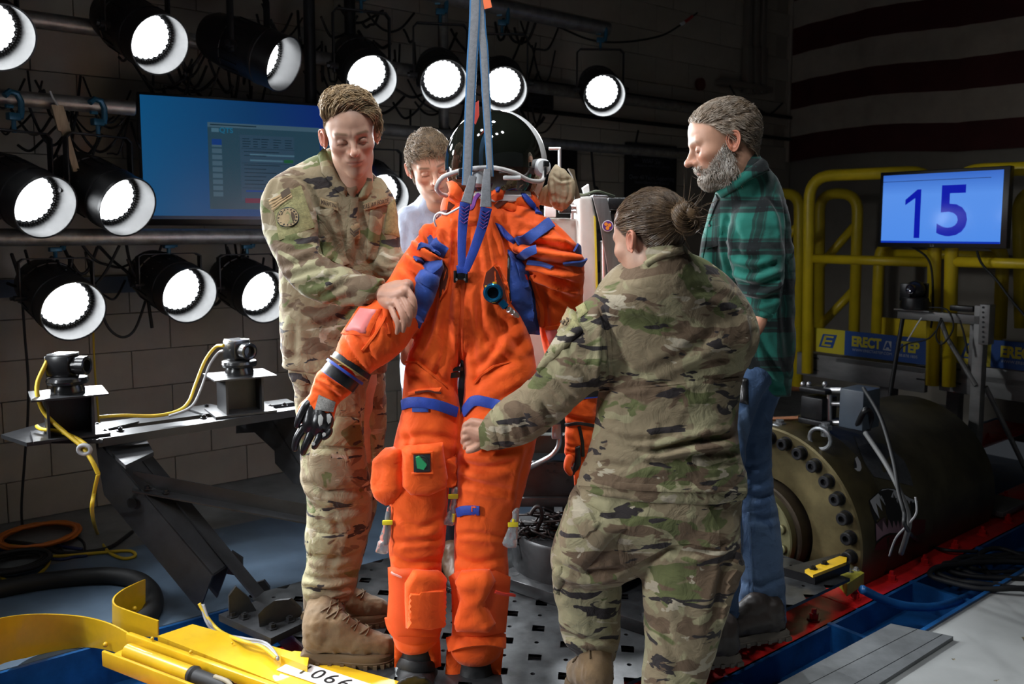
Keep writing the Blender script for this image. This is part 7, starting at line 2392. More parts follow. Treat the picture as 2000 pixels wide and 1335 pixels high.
def tf(paths, nm, m, par, vox=.0035):
    me = tube_form(paths, vox, 3); v, _ = mesh_arrays(me); set_verts(me, v - np.array(origin_of(par))); return link(nm, me, m, par)
M_leather = mat('black_leather', (.010, .010, .011), .32, var=.2, vscale=30, bump=.25, bscale=120)
palm = tf([(PW((606, 796, Yg - .018), (606, 822, Yg - .022), (600, 836, Yg - .022)), (.012, .022, .016)), (PW((624, 800, Yg - .018), (624, 822, Yg - .024), (618, 840, Yg - .024)), (.014, .023, .017)), (PW((642, 806, Yg - .012), (640, 824, Yg - .018), (634, 840, Yg - .02)), (.010, .018, .015))], 'palm', M_leather, glv)
gb = bvh_of(palm, glv)
sflap('palm_mesh', [(623, 770), (655, 784), (650, 804), (615, 800)], mat('palm_grey', (.28, .27, .25), .8, var=.4, vscale=300), .003, 0, 5, par=palm, bv=gb)
for q in ([(622, 811), (627, 809), (631, 816), (629, 828), (624, 832), (621, 824)], [(638, 810), (643, 808), (647, 814), (645, 824), (641, 828), (638, 822)]):
    sflap('grip_pad', q, mat('pad_grey', (.42, .42, .40), .7), .003, 0, 4, par=palm, bv=gb)
Yf = Yg - .02
for nm, pts, rr_ in (('finger', ((594, 834, Yf), (582, 852, Yf - .004), (577, 868, Yf), (576, 876, Yf)), (.013, .0115, .0105, .009)), ('finger', ((611, 838, Yf), (602, 858, Yf - .006), (595, 874, Yf - .004), (592, 884, Yf)), (.0135, .012, .011, .009)),
                     ('finger', ((627, 838, Yf), (624, 852, Yf - .01), (618, 864, Yf - .014), (614, 872, Yf - .012)), (.0125, .0115, .0105, .009)), ('finger', ((640, 832, Yf + .005), (643, 842, Yf - .005), (638, 850, Yf - .012), (633, 854, Yf - .012)), (.0115, .0105, .0098, .0085)),
                     ('thumb', ((612, 780, Yg), (597, 794, Yg - .02), (586, 814, Yg - .028), (580, 830, Yg - .026)), (.013, .013, .0115, .009))):
    tf([(PW(*pts), rr_)], nm, M_leather, glv, .003)
for x, y in ((633, 848), (612, 866)):
    mb = MB().lathe(W(x, y, Yf - .024), (0, -1, 0), [(0, .0055), (.002, .005), (.0022, 0)], 12); mb.build('fingertip_pad', MATS['pad_grey'], glv)
# glove at right, half hidden behind the soldier
gl2 = garment('glove', [{'s': [(1098, 775, 1168, 770, 2.53, .85), (1098, 800, 1168, 800, 2.53, .8), (1104, 822, 1166, 825, 2.53, .65), (1102, 850, 1160, 855, 2.52, .55), (1102, 880, 1150, 885, 2.52, .5), (1112, 905, 1146, 915, 2.52, .5)]}], M_or, suit, .005, 3, .003, 24, 4, [([(1103, 812), (1130, 818), (1165, 822)], 5, .007), ([(1104, 868), (1115, 872), (1125, 872)], 3, .004), ([(1104, 878), (1115, 882), (1125, 882)], 3, .004)])
g2 = bvh_of(gl2)
strap('glove_strap', [(1106, 829), (1130, 826), (1166, 832)], g2, M_rubber, gl2, .010, .003, .002)
strap('glove_seam', [(1131, 832), (1137, 860), (1138, 890)], g2, M_leather, gl2, .010, .003, .002)
sflap('thumb_guard', [(1124, 872), (1134, 868), (1134, 905), (1124, 924), (1114, 924), (1122, 900)], M_leather, .006, .003, 4, par=gl2, bv=g2)
for pts in (((1112, 895, 2.50), (1108, 912, 2.49), (1114, 924, 2.49)), ((1128, 900, 2.52), (1128, 930, 2.51), (1127, 948, 2.51)), ((1138, 900, 2.53), (1140, 925, 2.53), (1138, 940, 2.53)), ((1146, 898, 2.54), (1150, 918, 2.54), (1150, 930, 2.54))):
    tf([(PW(*pts), (.014, .012, .009))], 'finger', M_or if pts[0][0] > 1120 else M_or, gl2, .0035)
ringat(1118, 772, 1172, 766, 2.53, -.02, .012, .003, M_blackm, 'wrist_collar', gl2)
ringat(1118, 780, 1172, 774, 2.53, -.004, .004, .005, M_sblue2, 'blue_ring', gl2)

# ---- neck, collar
nk = garment('neck_ring', [{'s': [(880, 366, 1030, 366, 2.56, .75), (866, 385, 1046, 392, 2.56, .75), (860, 405, 1054, 415, 2.55, .75), (866, 430, 1048, 440, 2.54, .7), (885, 452, 1030, 455, 2.52, .6)], 'nseg': 56}], M_or, suit, .0065, 3, .003, 15, 6, [([(880, 400), (900, 420), (920, 440)], 8, .007), ([(990, 385), (1020, 410), (1040, 440)], 8, .008)])
bn = bvh_of(nk, body)
sflap('collar_flap', cD((230, 905), (330, 900), (400, 940), (355, 1100), (352, 1160), (240, 1110)), M_or, .014, .012, 5, 10, par=nk, bv=bn)
sflap('collar_flap', cD((650, 840), (720, 850), (800, 815), (880, 900), (850, 1050), (820, 1110), (740, 1130), (670, 1100)), M_or, .016, .014, 5, 12, par=nk, bv=bn)
sflap('collar_tab', cD((740, 905), (850, 915), (800, 1100), (700, 1080)), M_sblue, .034, .002, 5, 6, par=nk, bv=bn)
strap('collar_band', cD((890, 910), (980, 985), (1080, 1090), (1170, 1190), (1230, 1270)), bn, M_sblue2, nk, .020, .004, .004)
strap('collar_edge', cD((850, 820), (950, 860), (1060, 950), (1150, 1070), (1200, 1180)), bn, M_or, nk, .022, .008, .004)
sflap('inside_shade', cD((720, 1170), (900, 1010), (940, 1060), (870, 1130), (760, 1210)), M_shade, .003, 0, 5, par=nk, bv=bn)  # dark sheets paint the shade inside the collar
sflap('inside_shade', cD((215, 1120), (300, 1180), (200, 1250), (205, 1180)), M_shade, .003, 0, 5, par=nk, bv=bn)
sflap('chest_flap', cA((262, 240), (330, 190), (360, 230), (350, 400), (258, 402), (245, 320)), M_or, .010, .008, 5, par=body, bv=bn)
strap('purple_pull', cA((352, 190), (325, 230), (300, 300), (255, 290)), bn, mat('purple_webbing', (.20, .04, .30), .6), body, .012, .004, .018)
tag_ = MB().tube(spline([W(907, 400, 2.36), W(885, 412, 2.35), W(872, 418, 2.36), W(860, 415, 2.38), W(851, 420, 2.40), W(848, 430, 2.40), W(852, 442, 2.41)], 6), .003, 8).build('white_tube', M_white, suit, smooth=True)
strap('maroon_tab', cD((70, 1280), (140, 1275), (220, 1262)), bn, mat('maroon', (.10, .012, .01), .6), nk, .014, .004, .008)

# ---- helmet
hp_ = W(964, 322, 2.56)
hel = thing_ = bpy.data.objects.new('helmet', None); C.objects.link(hel); hel.parent = suit; hel.location = hp_ - Vector(suit.location)
def ell_part(name, c, r, z0, z1, m, par, cut=None):
    v, f = [], []
    n, k = 64, 40
    for i in range(k + 1):
        th = math.acos(max(-1, min(1, z1 + (z0 - z1) * i / k)))
        for j in range(n):
            a = 2 * PI * j / n
            v.append((c[0] + r[0] * math.sin(th) * math.cos(a), c[1] + r[1] * math.sin(th) * math.sin(a), c[2] + r[2] * math.cos(th)))
    for i in range(k):
        for j in range(n): f.append((i * n + j, (i + 1) * n + j, (i + 1) * n + (j + 1) % n, i * n + (j + 1) % n))
    return MB().add(np.array(v), f).build(name, m, par, smooth=True)
hc = hp_
M_visor = mat('visor_black', (.006, .007, .005), .035, spec=.9, coat=1)
ell_part('visor', hc + Vector((0, -.006, .0)), (.146, .160, .160), -.10, 1, M_visor, hel)
ell_part('visor_lower', hc + Vector((0, -.002, .0)), (.1435, .156, .157), -.52, -.08, mat('visor_clear_brown', (.045, .018, .009), .06, coat=1), hel)
ell_part('shell', hc + Vector((.012, .045, .004)), (.150, .160, .163), -.75, .985, mat('helmet_white', (.75, .75, .74), .3, coat=.4), hel)
mb = MB(); mb.lathe(hc + Vector((0, .0, -.075)), (0, 0, 1), [(0, .118), (-.02, .128), (-.035, .125), (-.05, .105)], 48, cap=False); mb.build('neck_seal', M_white, hel)
ear = W(1061, 326, 2.47)
MB().lathe(ear, (.35, -.9, 0), [(-.02, .026), (.0, .024), (.006, .020), (.008, 0)], 28).build('ear_cup', M_white, hel)
mb = MB(); mb.box(ear + Vector((.008, -.014, .008)), (.016, .012, .016), .3, .002); mb.box(W(1065, 336, 2.45), (.007, .006, .03), None, .002)
mb.build('latch', M_dark, hel)
mb = MB().tube(spline([W(872, 382, 2.44), W(860, 378, 2.41), W(853, 366, 2.39), W(862, 349, 2.375), W(880, 339, 2.37), W(905, 332, 2.365), W(935, 328, 2.36), W(968, 328, 2.36), W(1003, 337, 2.365), W(1028, 350, 2.39), W(1045, 354, 2.42), W(1060, 351, 2.45), W(1065, 330, 2.47)], 6), .0065, 12); mb.build('bail_tube', mat('tube_grey', (.55, .52, .50), .3), hel, smooth=True)
mb = MB(); mb.box(W(901, 338, 2.35), (.016, .016, .026), .2, .003); mb.box(W(898, 346, 2.36), (.02, .014, .012), .2, .002); mb.build('tube_clamp', M_dark, hel)
mb = MB(); mb.box(W(1000, 347, 2.37), (.05, .02, .012), .05, .004); mb.build('white_bar', M_white, hel)
MB().lathe(W(932, 338, 2.38), (0, -.25, -1), [(0, .016), (.01, .019), (.035, .018), (.038, 0)], 20).build('microphone_stub', mat('stub_grey', (.45, .46, .47), .4), hel)
# tan bag beside the helmet
bag = thing('tan_bag', 'crumpled tan cloth bag hanging at the right side of the helmet', 'bag', W(1097, 411, 2.60))
M_bag = mat('tan_cloth', (.42, .33, .21), .8, var=.15, vscale=12, bump=.3, bscale=200)
bg = garment('bag_body', [{'s': [(1084, 322, 1092, 324, 2.60, 1.2), (1076, 334, 1108, 336, 2.60, .8), (1070, 352, 1121, 352, 2.60, .6), (1070, 372, 1124, 372, 2.60, .55), (1073, 392, 1121, 390, 2.60, .55), (1082, 406, 1110, 406, 2.60, .6)]}], M_bag, bag, .004, 2, .003, 32, 8, [([(1080, 345), (1082, 375), (1086, 400)], 3, .005), ([(1095, 335), (1098, 370), (1094, 402)], 3, .004), ([(1078, 340), (1095, 352), (1115, 350)], 3, .004), ([(1108, 345), (1112, 372), (1106, 398)], 3, .004)])
bgv = bvh_of(bg)
MB().prism([W(1110, 328, 2.61), W(1122, 331, 2.61), (W(1124, 345, 2.61)), W(1134, 386, 2.61), W(1122, 390, 2.61), W(1124, 362, 2.61), W(1118, 342, 2.61)], (0, .05, 0)).build('bag_flap', mat('bag_dark', (.10, .07, .04), .85), bag)
pad('bag_back', [(1052, 372), (1075, 355), (1080, 405), (1050, 398)], 2.63, .03, M_bag, bag, .006)
# clear bags of yellow-taped tools on the legs
M_film = mat('clear_film', (.75, .77, .78), .12, bump=.5, bscale=60, bdist=.004, trans=.75)
M_ytape = mat('yellow_tape', (.75, .62, .02), .5)
for k, (lb, x, y0, y1, tx) in enumerate((('small clear bag with yellow tape on the suit\'s left-hand thigh', 752, 990, 1078, 756), ('small clear bag with yellow tape hanging between the suit\'s legs', 882, 955, 1024, 884), ('small clear bag with yellow tape on the suit\'s right-hand thigh', 1000, 994, 1066, 1001))):
    Yb = 2.40 if k != 1 else 2.42
    if k == 2: Yb = 2.385
    t_ = thing('tool_bag', lb, 'bag', W(x, y1, Yb))
    w0 = (4, 8, 6)[k]; w1 = (12, 11, 14)[k]; lean = (-6, -4, -4)[k]
    garment('film', [{'s': [(x + 8 - w0, y0, x + 8 + w0, y0, Yb, .8), (x + 3 - w1 * .7, (y0 + y1) / 2, x + 3 + w1 * .7, (y0 + y1) / 2, Yb, .7), (x + lean - w1, y1 - 8, x + lean + w1, y1 - 6, Yb, .5), (x + lean - w1, y1, x + lean + w1, y1 + 1, Yb, .25)]}], M_film, t_, .0035, 1, .0025, 45, k)
    yt = y0 + 26 if k != 1 else y0 + 10
    mb = MB(); mb.box(W(tx + 1, yt + 4, Yb - .012), (.030, .008, .014), .05, .002); mb.build('tape_band', M_ytape, t_)
    mb = MB(); mb.cyl(W(x + 6, y0 + 8, Yb), W(x + 1, y1 - 16, Yb), .005, 8); mb.build('tool', M_dark if k == 0 else M_alu, t_)
    if k: 
        mb = MB(); mb.cyl(W(x + 4, yt - 8 if k == 2 else y1 - 22, Yb - .003), W(x + 2, yt + 2 if k == 2 else y1 - 6, Yb - .003), .006, 10); mb.build('yellow_cap', M_ytape, t_)

# ---- lifting sling
sl = thing('lifting_sling', 'grey webbing sling with blue edges from which the suit hangs', 'sling', W(912, 405, 2.33))
M_web = mat('grey_webbing', (.17, .175, .19), .7, var=.15, vscale=120, bump=.4, bscale=500)
M_webe = mat('blue_edge', (.02, .13, .30), .6)
front = lambda n: np.tile(np.array((0, -1., 0)), (n, 1))
def sling(pts, w0, w1, nm='strap'):
    p = spline([W(*q) for q in pts], 8)
    o = ribbon(nm, p, front(len(p)), [w0, w1], .004, M_webe, sl, 0)
    ribbon('webbing_face', p + np.array((0, -.004, 0)), front(len(p)), [w0 * .72, w1 * .72], .0015, M_web, o, 0)
    return o
sling([(934, -620, 2.38), (932, -300, 2.375), (928, 5, 2.365), (922, 120, 2.36), (917, 230, 2.35), (913, 330, 2.335), (911, 362, 2.33)], .032, .026)
sling([(936, -620, 2.385), (937, -300, 2.38), (938, 10, 2.37), (945, 100, 2.365), (950, 200, 2.355), (955, 290, 2.34), (958, 345, 2.335)], .032, .018)
o = ribbon('strap_bundle', spline([W(924, 345, 2.33), W(918, 370, 2.325), W(911, 396, 2.32)], 8), front(17), [.020, .030], .012, M_web, sl, 0)
o = ribbon('strap_bundle', spline([W(952, 332, 2.33), W(950, 365, 2.322), (W(949, 404, 2.32))], 8), front(17), [.018, .032], .012, M_web, sl, 0)
bss = bvh_of(body, nk)
def web(pts, w):
    P = spline(pts, 8); q = []
    for x, y in P:
        h = hit(bss, x, y)[0]; q.append(W(x, y, min(2.34, h.y - .014) if h else 2.33))
    q = np.array(q)
    for _ in range(12): q[1:-1, 1] = (q[:-2, 1] + 2 * q[1:-1, 1] + q[2:, 1]) / 4
    return ribbon('blue_webbing', q, front(len(q)), w, .003, M_sblue2, sl, 0)
web([(909, 395), (904, 435), (902, 480), (902, 525)], [.030, .020]); web([(950, 405), (942, 440), (925, 490), (909, 528)], [.032, .022])
mb = MB()
for k in range(5):
    for (x, y) in ((908 - k * .5, 402 + 7 * k), (948 - k * 1.2, 412 + 7 * k)):
        h = hit(bss, x, y)[0]; Yz = min(2.34, h.y - .014) - .0055
        mb.tube([W(x - 8, y, Yz), W(x, y + 6, Yz), W(x + 8, y, Yz)], .0012, 5)
mb.build('zigzag_stitching', mat('stitch_purple', (.22, .06, .30), .7), sl)['kind'] = 'stuff'
h = hit(bb, 900, 537)[0]; c = W(900, 537, h.y - .012)
bu = MB(); bu.box(c, (.034, .012, .026), None, .004); bu.box(c + Vector((-.016, -.002, -.004)), (.008, .014, .034), None, .002); bu.box(c + Vector((.016, -.002, -.004)), (.008, .014, .034), None, .002); bu.build('buckle', M_leather, sl)
for sx in (-1, 1): MB().lathe(c + Vector((sx * .012, -.007, -.012)), (0, -1, 0), [(0, .004), (.002, .0035), (.002, 0)], 10).build('rivet', M_alu, sl)
web([(892, 526), (903, 525), (914, 527)], .022)
MB().prism([W(942, -8, 2.36), W(956, -10, 2.36), (W(961, 14, 2.36)), W(946, 18, 2.36)], (0, .003, 0)).build('orange_tag', mat('tag_orange', (.85, .16, .05), .6), sl)
o = MB().prism([W(929, 200, 2.40), W(935, 196, 2.40), W(936, 225, 2.40), W(929, 243, 2.40), W(926, 240, 2.40)], (0, .004, 0)).build('red_ribbon', mat('ribbon_red', (.7, .06, .03), .6), sl)
# ================================================================== the older man in plaid
HL3 = hairline([.078, .074, .062, .045, .018, .000, .004, -.045, -.068])
H3 = Head(1412, 277, 2.58, -92, 18, 0, 1.03, jaw=1.02, nose=1.08, neck=1.0, nl=.075)
bones3 = [(PW((1448, 360, 2.62), (1462, 420, 2.66), (1465, 560, 2.73), (1480, 730, 2.73)), (.055, .055, .058, .055)),
          (PW((1478, 410, 2.63), (1478, 500, 2.59), (1488, 575, 2.56), (1486, 622, 2.53), (1470, 645, 2.49)), (.035, .034, .030, .023, .022)),
          (PW((1458, 760, 2.72), (1474, 950, 2.72), (1488, 1190, 2.72)), (.05, .04, .035)), (PW((1435, 770, 2.68), (1420, 950, 2.62), (1414, 1210, 2.62)), (.05, .04, .028))]
hand3 = [(PW((1487, 615, 2.53), (1478, 638, 2.50), (1462, 655, 2.47), (1448, 664, 2.46)), (.022, .022, .024, .02))] + [(PW((1452, 655 + 6 * k, 2.46), (1438, 662 + 6 * k, 2.455), (1428, 672 + 6 * k, 2.46)), (.012, .011, .009)) for k in range(4)] + [(PW((1468, 645, 2.46), (1455, 645, 2.44), (1445, 650, 2.44)), (.013, .012, .009))]
p3, P3 = person('bearded grey-haired person in a green plaid shirt and jeans at right, looking down', H3, (.42, .23, .15), (.34, .14, .11), (.22, .15, .10), (.17, .12, .08), HL3, bones3, [hand3], ears=(-1, 1), stub=.5, stubc=(.22, .16, .12))
M_hair3 = mat('greying_hair', (.21, .145, .09), .42, col2=(.40, .34, .28), vscale=45)
M_beard = mat('greying_beard', (.20, .15, .105), .5, col2=(.55, .51, .46), vscale=42)
sc3 = scalp_points(P3, HL3, 3800, 6)
hair_obj('hair', [strands(H3, sc3, lambda P, s: np.stack([-np.sign(P[:, 0]) * .15 + P[:, 0] * 3, np.where(P[:, 2] > .06, -.9, -.7), np.where(P[:, 2] > .06, .1, -.55)], 1), .034, (.001, .006, .008, .005), 7, .0009, 7, .16)], M_hair3, p3)
def beard_mask(P):
    x, y, z = np.abs(P[:, 0]), P[:, 1], P[:, 2]
    lo = np.clip((-.052 + np.clip(.075 - y, 0, .1) * .85 - z) / .006, 0, 1) * np.clip((y + .004) / .004, 0, 1) * np.clip((z + .135) / .01, 0, 1)
    lip = np.exp(-np.maximum(x - .016, 0) ** 2 / .00004) * (z > -.073) * (z < -.054) * (y > .08)
    mus = ((z > -.053) & (z < -.043) & (x < .028) & (y > .07)) * 1.
    return np.clip(np.maximum(lo * (1 - lip), mus), 0, 1)
br = scalp_points(P3, beard_mask, 3600, 8)
low = br[br[:, 2] < -.070]; hi = br[br[:, 2] >= -.070]
hair_obj('beard', [strands(H3, low, lambda P, s: np.tile(blend(0, .35, -.9), (len(P), 1)), .026, (.001, .006, .009, .009), 7, .0008, 9, .3), strands(H3, hi, lambda P, s: np.stack([np.sign(P[:, 0]) * .35, np.full(len(P), .1), np.full(len(P), -.9)], 1), .015, (.0008, .004, .005, .004), 6, .0007, 10, .3)], M_beard, p3)
# plaid cloth
m = bpy.data.materials.new('green_plaid'); t_ = nt(m); n_, l_ = t_.nodes, t_.links
b_ = n_['Principled BSDF']; b_.inputs['Roughness'].default_value = .85; b_.inputs['Sheen Weight'].default_value = .25; b_.inputs['Specular IOR Level'].default_value = .2
tc = n_.new('ShaderNodeTexCoord'); nz = n_.new('ShaderNodeTexNoise'); nz.inputs['Scale'].default_value = 5; l_.new(tc.outputs['Object'], nz.inputs[0])
mxv = n_.new('ShaderNodeVectorMath'); mxv.operation = 'MULTIPLY_ADD'; mxv.inputs[1].default_value = (.03, .03, .03); l_.new(nz.outputs['Color'], mxv.inputs[0]); l_.new(tc.outputs['Object'], mxv.inputs[2])
sp = n_.new('ShaderNodeSeparateXYZ'); l_.new(mxv.outputs[0], sp.inputs[0])
def stripes(sock, per, ph):
    a = n_.new('ShaderNodeMath'); a.operation = 'MULTIPLY_ADD'; a.inputs[1].default_value = 1 / per; a.inputs[2].default_value = ph + 50; l_.new(sock, a.inputs[0])
    f = n_.new('ShaderNodeMath'); f.operation = 'FRACT'; l_.new(a.outputs[0], f.inputs[0])
    r = ramp(n_, [(0, (0, 0, 0)), (.30, (0, 0, 0)), (.33, (.75, .75, .75)), (.40, (.75, .75, .75)), (.42, (.3, .3, .3)), (.47, (.85, .85, .85)), (.60, (.85, .85, .85)), (.63, (.3, .3, .3)), (.66, (.7, .7, .7)), (.72, (0, 0, 0))]); l_.new(f.outputs[0], r.inputs[0]); return r.outputs[0]
xy = n_.new('ShaderNodeMath'); xy.operation = 'SUBTRACT'; l_.new(sp.outputs['X'], xy.inputs[0]); l_.new(sp.outputs['Y'], xy.inputs[1])
mh, mv = stripes(sp.outputs['Z'], .125, .12), stripes(xy.outputs[0], .10, .3)
ad = n_.new('ShaderNodeMix'); ad.data_type = 'RGBA'; ad.blend_type = 'ADD'; ad.inputs[0].default_value = .75; l_.new(mh, ad.inputs[6]); l_.new(mv, ad.inputs[7])
cr = ramp(n_, [(0, (.012, .135, .105)), (.4, (.010, .062, .050)), (.85, (.008, .016, .016)), (1, (.006, .009, .01))]); l_.new(ad.outputs[2], cr.inputs[0]); l_.new(cr.outputs[0], b_.inputs['Base Color'])
nb = n_.new('ShaderNodeTexNoise'); nb.inputs['Scale'].default_value = 22; nb.inputs['Detail'].default_value = 4; l_.new(tc.outputs['Object'], nb.inputs[0])
bp = n_.new('ShaderNodeBump'); bp.inputs['Strength'].default_value = .35; bp.inputs['Distance'].default_value = .01; l_.new(nb.outputs[0], bp.inputs['Height']); l_.new(bp.outputs[0], b_.inputs['Normal'])
M_plaid = m
shirt3 = garment('plaid_shirt', [
    {'s': [(1404, 356, 1488, 308, 2.585, 1.0), (1402, 380, 1507, 332, 2.60, .85), (1394, 406, 1525, 370, 2.62, .74), (1381, 440, 1540, 425, 2.65, .66), (1368, 512, 1549, 500, 2.68, .62), (1372, 590, 1551, 588, 2.72, .62), (1384, 680, 1551, 678, 2.72, .6), (1410, 735, 1548, 738, 2.72, .55), (1440, 765, 1543, 772, 2.72, .5)], 'caps': (True, False), 'nseg': 56},
    {'s': [(1452, 376, 1516, 370, 2.60, .8), (1426, 420, 1528, 418, 2.57, .75), (1420, 455, 1531, 458, 2.56, .75), (1422, 500, 1531, 505, 2.55, .75), (1434, 538, 1528, 552, 2.545, .8), (1452, 575, 1521, 588, 2.54, .85), (1470, 605, 1506, 622, 2.53, .95), (1474, 612, 1500, 627, 2.525, .95)], 'caps': (True, False)}],
    M_plaid, p3, .0075, 3, .0045, 12, 31,
    [([(1432, 520), (1470, 530), (1520, 515)], 8, .012, 1), ([(1440, 548), (1480, 560), (1524, 540)], 8, .012, 1), ([(1455, 580), (1485, 588), (1518, 575)], 7, .010), ([(1426, 480), (1450, 500), (1490, 505)], 8, .009), ([(1430, 430), (1440, 470), (1440, 510)], 8, .007), ([(1424, 420), (1418, 470), (1430, 540)], 6, .010), ([(1500, 380), (1525, 420), (1533, 480)], 7, .008), ([(1535, 520), (1530, 600), (1540, 700)], 9, .007), ([(1390, 450), (1400, 500), (1410, 560)], 9, .007), ([(1480, 640), (1500, 690), (1530, 740)], 9, .007), ([(1465, 700), (1500, 740), (1535, 765)], 8, .006)])
bs3 = bvh_of(shirt3, p3)
flap('collar', [(1402, 372), (1420, 356), (1450, 336), (1486, 310), (1496, 318), (1500, 334), (1462, 352), (1430, 374), (1412, 386)], bs3, M_plaid, shirt3, .008, .004, 5, 9, relax=10)
flap('chest_pocket', [(1384, 442), (1412, 440), (1408, 478), (1380, 486)], bs3, M_plaid, shirt3, .003, .002)
strap('placket', [(1402, 384), (1388, 420), (1376, 470), (1369, 520)], bs3, M_plaid, shirt3, .03, .004)
for y in (400, 440):
    h, nr = hit(bs3, 1397 - (y - 400) * .25, y)
    if h: MB().lathe(h + nr * .004, tuple(nr), [(0, .005), (.002, .0045), (.002, 0)], 10).build('button', M_dark, shirt3)
flap('cuff', [(1468, 600), (1510, 612), (1502, 628), (1472, 616)], bs3, M_plaid, shirt3, .005, .002, 5)
M_jean = cloth_mat('blue_denim', [(.045, .085, .17), ((.075, .125, .22), 7, .53, (1, 1, .35), 2)], .85, weave=600, wr=.35)
jeans = garment('jeans', [
    {'s': [(1430, 735, 1540, 745, 2.72, .6), (1432, 770, 1520, 780, 2.72, .7), (1424, 810, 1508, 812, 2.72, .8), (1430, 870, 1505, 880, 2.72, .85), (1436, 940, 1509, 940, 2.72, .85), (1438, 1040, 1523, 1040, 2.72, .85), (1440, 1130, 1531, 1135, 2.72, .85), (1440, 1205, 1535, 1213, 2.72, .8)], 'caps': (True, False)},
    {'s': [(1425, 725, 1515, 730, 2.69, .7), (1410, 765, 1490, 770, 2.67, .8), (1385, 830, 1465, 830, 2.65, .85), (1380, 950, 1450, 950, 2.62, .85), (1390, 1080, 1450, 1080, 2.62, .85), (1388, 1225, 1436, 1240, 2.62, .85)], 'caps': (True, False)}],
    M_jean, p3, .0075, 3, .004, 13, 33, [([(1440, 930), (1470, 945), (1508, 935)], 8, .008), ([(1440, 960), (1480, 972), (1512, 960)], 8, .007), ([(1438, 900), (1470, 912), (1506, 900)], 8, .007), ([(1445, 1000), (1490, 1015), (1520, 1005)], 8, .006), ([(1440, 790), (1460, 850), (1470, 930)], 9, .006), ([(1445, 1170), (1490, 1180), (1530, 1165)], 8, .008), ([(1442, 1130), (1480, 1145), (1530, 1125)], 8, .006)])
bjn = bvh_of(jeans)
strap('side_seam', [(1462, 1000), (1468, 1100), (1470, 1200)], bjn, M_jean, jeans, .008, .003)
strap('hem', [(1440, 1200), (1485, 1212), (1534, 1209)], bjn, M_jean, jeans, .018, .003)
o = flap('phone_case', [(1443, 736), (1461, 740), (1460, 790), (1444, 786)], bvh_of(jeans, shirt3), M_leather, p3, .014, .003, 5)
M_shoe = mat('dark_brown_leather', (.035, .026, .022), .5, var=.2, bump=.2)
M_shoesole = mat('taupe_sole', (.14, .115, .09), .7)
boot('shoe', p3, G(1532, 1240, 0), G(1372, 1262, 0), W(1492, 1196, 2.72), .055, M_shoe, M_shoesole, w=.047, laces=False, sole_h=.024)
boot('shoe', p3, G(1440, 1288, 0), G(1290, 1302, 0), W(1412, 1225, 2.62), .052, M_shoe, M_shoesole, w=.047, laces=False, sole_h=.024)

# ================================================================== the soldier seen from behind
HL4 = hairline([.075, .068, .052, .028, .004, .006, .008, -.055, -.085])
H4 = Head(1267, 466, 2.15, -142, 15, 0, .95, jaw=.92, nose=.9, neck=.82, nl=.09)
skin4 = (.50, .30, .21)
bones4 = [(PW((1295, 530, 2.21), (1310, 610, 2.26), (1305, 760, 2.25), (1292, 920, 2.24)), (.045, .05, .065, .065)),
          (PW((1195, 640, 2.22), (1120, 700, 2.22), (1045, 785, 2.26), (950, 845, 2.33)), (.036, .034, .030, .026)),
          (PW((1430, 620, 2.22), (1440, 680, 2.24), (1395, 730, 2.40), (1340, 740, 2.46)), (.036, .034, .03, .026)),
          (PW((1210, 960, 2.22), (1150, 1090, 2.30), (1150, 1250, 2.33), (1165, 1380, 2.33)), (.055, .05, .042, .036)), (PW((1370, 960, 2.22), (1345, 1150, 2.2), (1320, 1400, 2.17)), (.06, .055, .045))]
hand4 = [(PW((952, 846, 2.33), (935, 845, 2.335), (920, 840, 2.335)), (.026, .028, .022)), (PW((940, 830, 2.335), (922, 826, 2.335)), (.018, .016)), (PW((938, 862, 2.335), (920, 858, 2.335)), (.018, .016)),
         (PW((924, 826, 2.335), (911, 828, 2.33), (906, 838, 2.345)), (.0105, .0095, .0078)), (PW((922, 839, 2.332), (908, 841, 2.326), (904, 851, 2.345)), (.0105, .0095, .0078)), (PW((922, 852, 2.33), (908, 854, 2.324), (904, 863, 2.343)), (.0105, .0092, .0076)), (PW((926, 864, 2.33), (913, 867, 2.324), (908, 874, 2.342)), (.0098, .0088, .0072)),
         (PW((940, 868, 2.325), (926, 876, 2.312), (914, 880, 2.315)), (.0125, .0105, .0085))]
p4, P4 = person('bun-haired person in camouflage seen from behind, reaching to the suit\'s leg', H4, skin4, (.40, .16, .13), (.12, .08, .05), (.075, .048, .030), HL4, bones4, [hand4], ears=(-1, 1))
M_hair4 = mat('dark_brown_hair', (.060, .037, .021), .33, col2=(.17, .105, .055), vscale=55)
bun = np.array([0.0, -.128, .028])
bun = np.array([.0, -.136, .022])
sc4 = scalp_points(P4, HL4, 3600, 12)
def flow4(P, s):
    d = bun - P
    return d / (np.linalg.norm(d, axis=1, keepdims=True) + 1e-6) + .0
L4 = np.linalg.norm(sc4 - bun, axis=1)
near = L4 < .085
hair_obj('hair', [strands(H4, sc4[near], flow4, .055, (.001, .006, .009, .012), 8, .0010, 13, .06, .2), strands(H4, sc4[~near], flow4, .13, (.001, .005, .008, .011, .014), 12, .0010, 14, .05, .15)], M_hair4, p4)
rg = np.random.RandomState(5)
paths = []
axb = bun - np.array((0, -.01, .02)); axb = axb / np.linalg.norm(axb)
ua = np.cross(axb, (0, 0, 1)); ua /= np.linalg.norm(ua); va = np.cross(axb, ua)
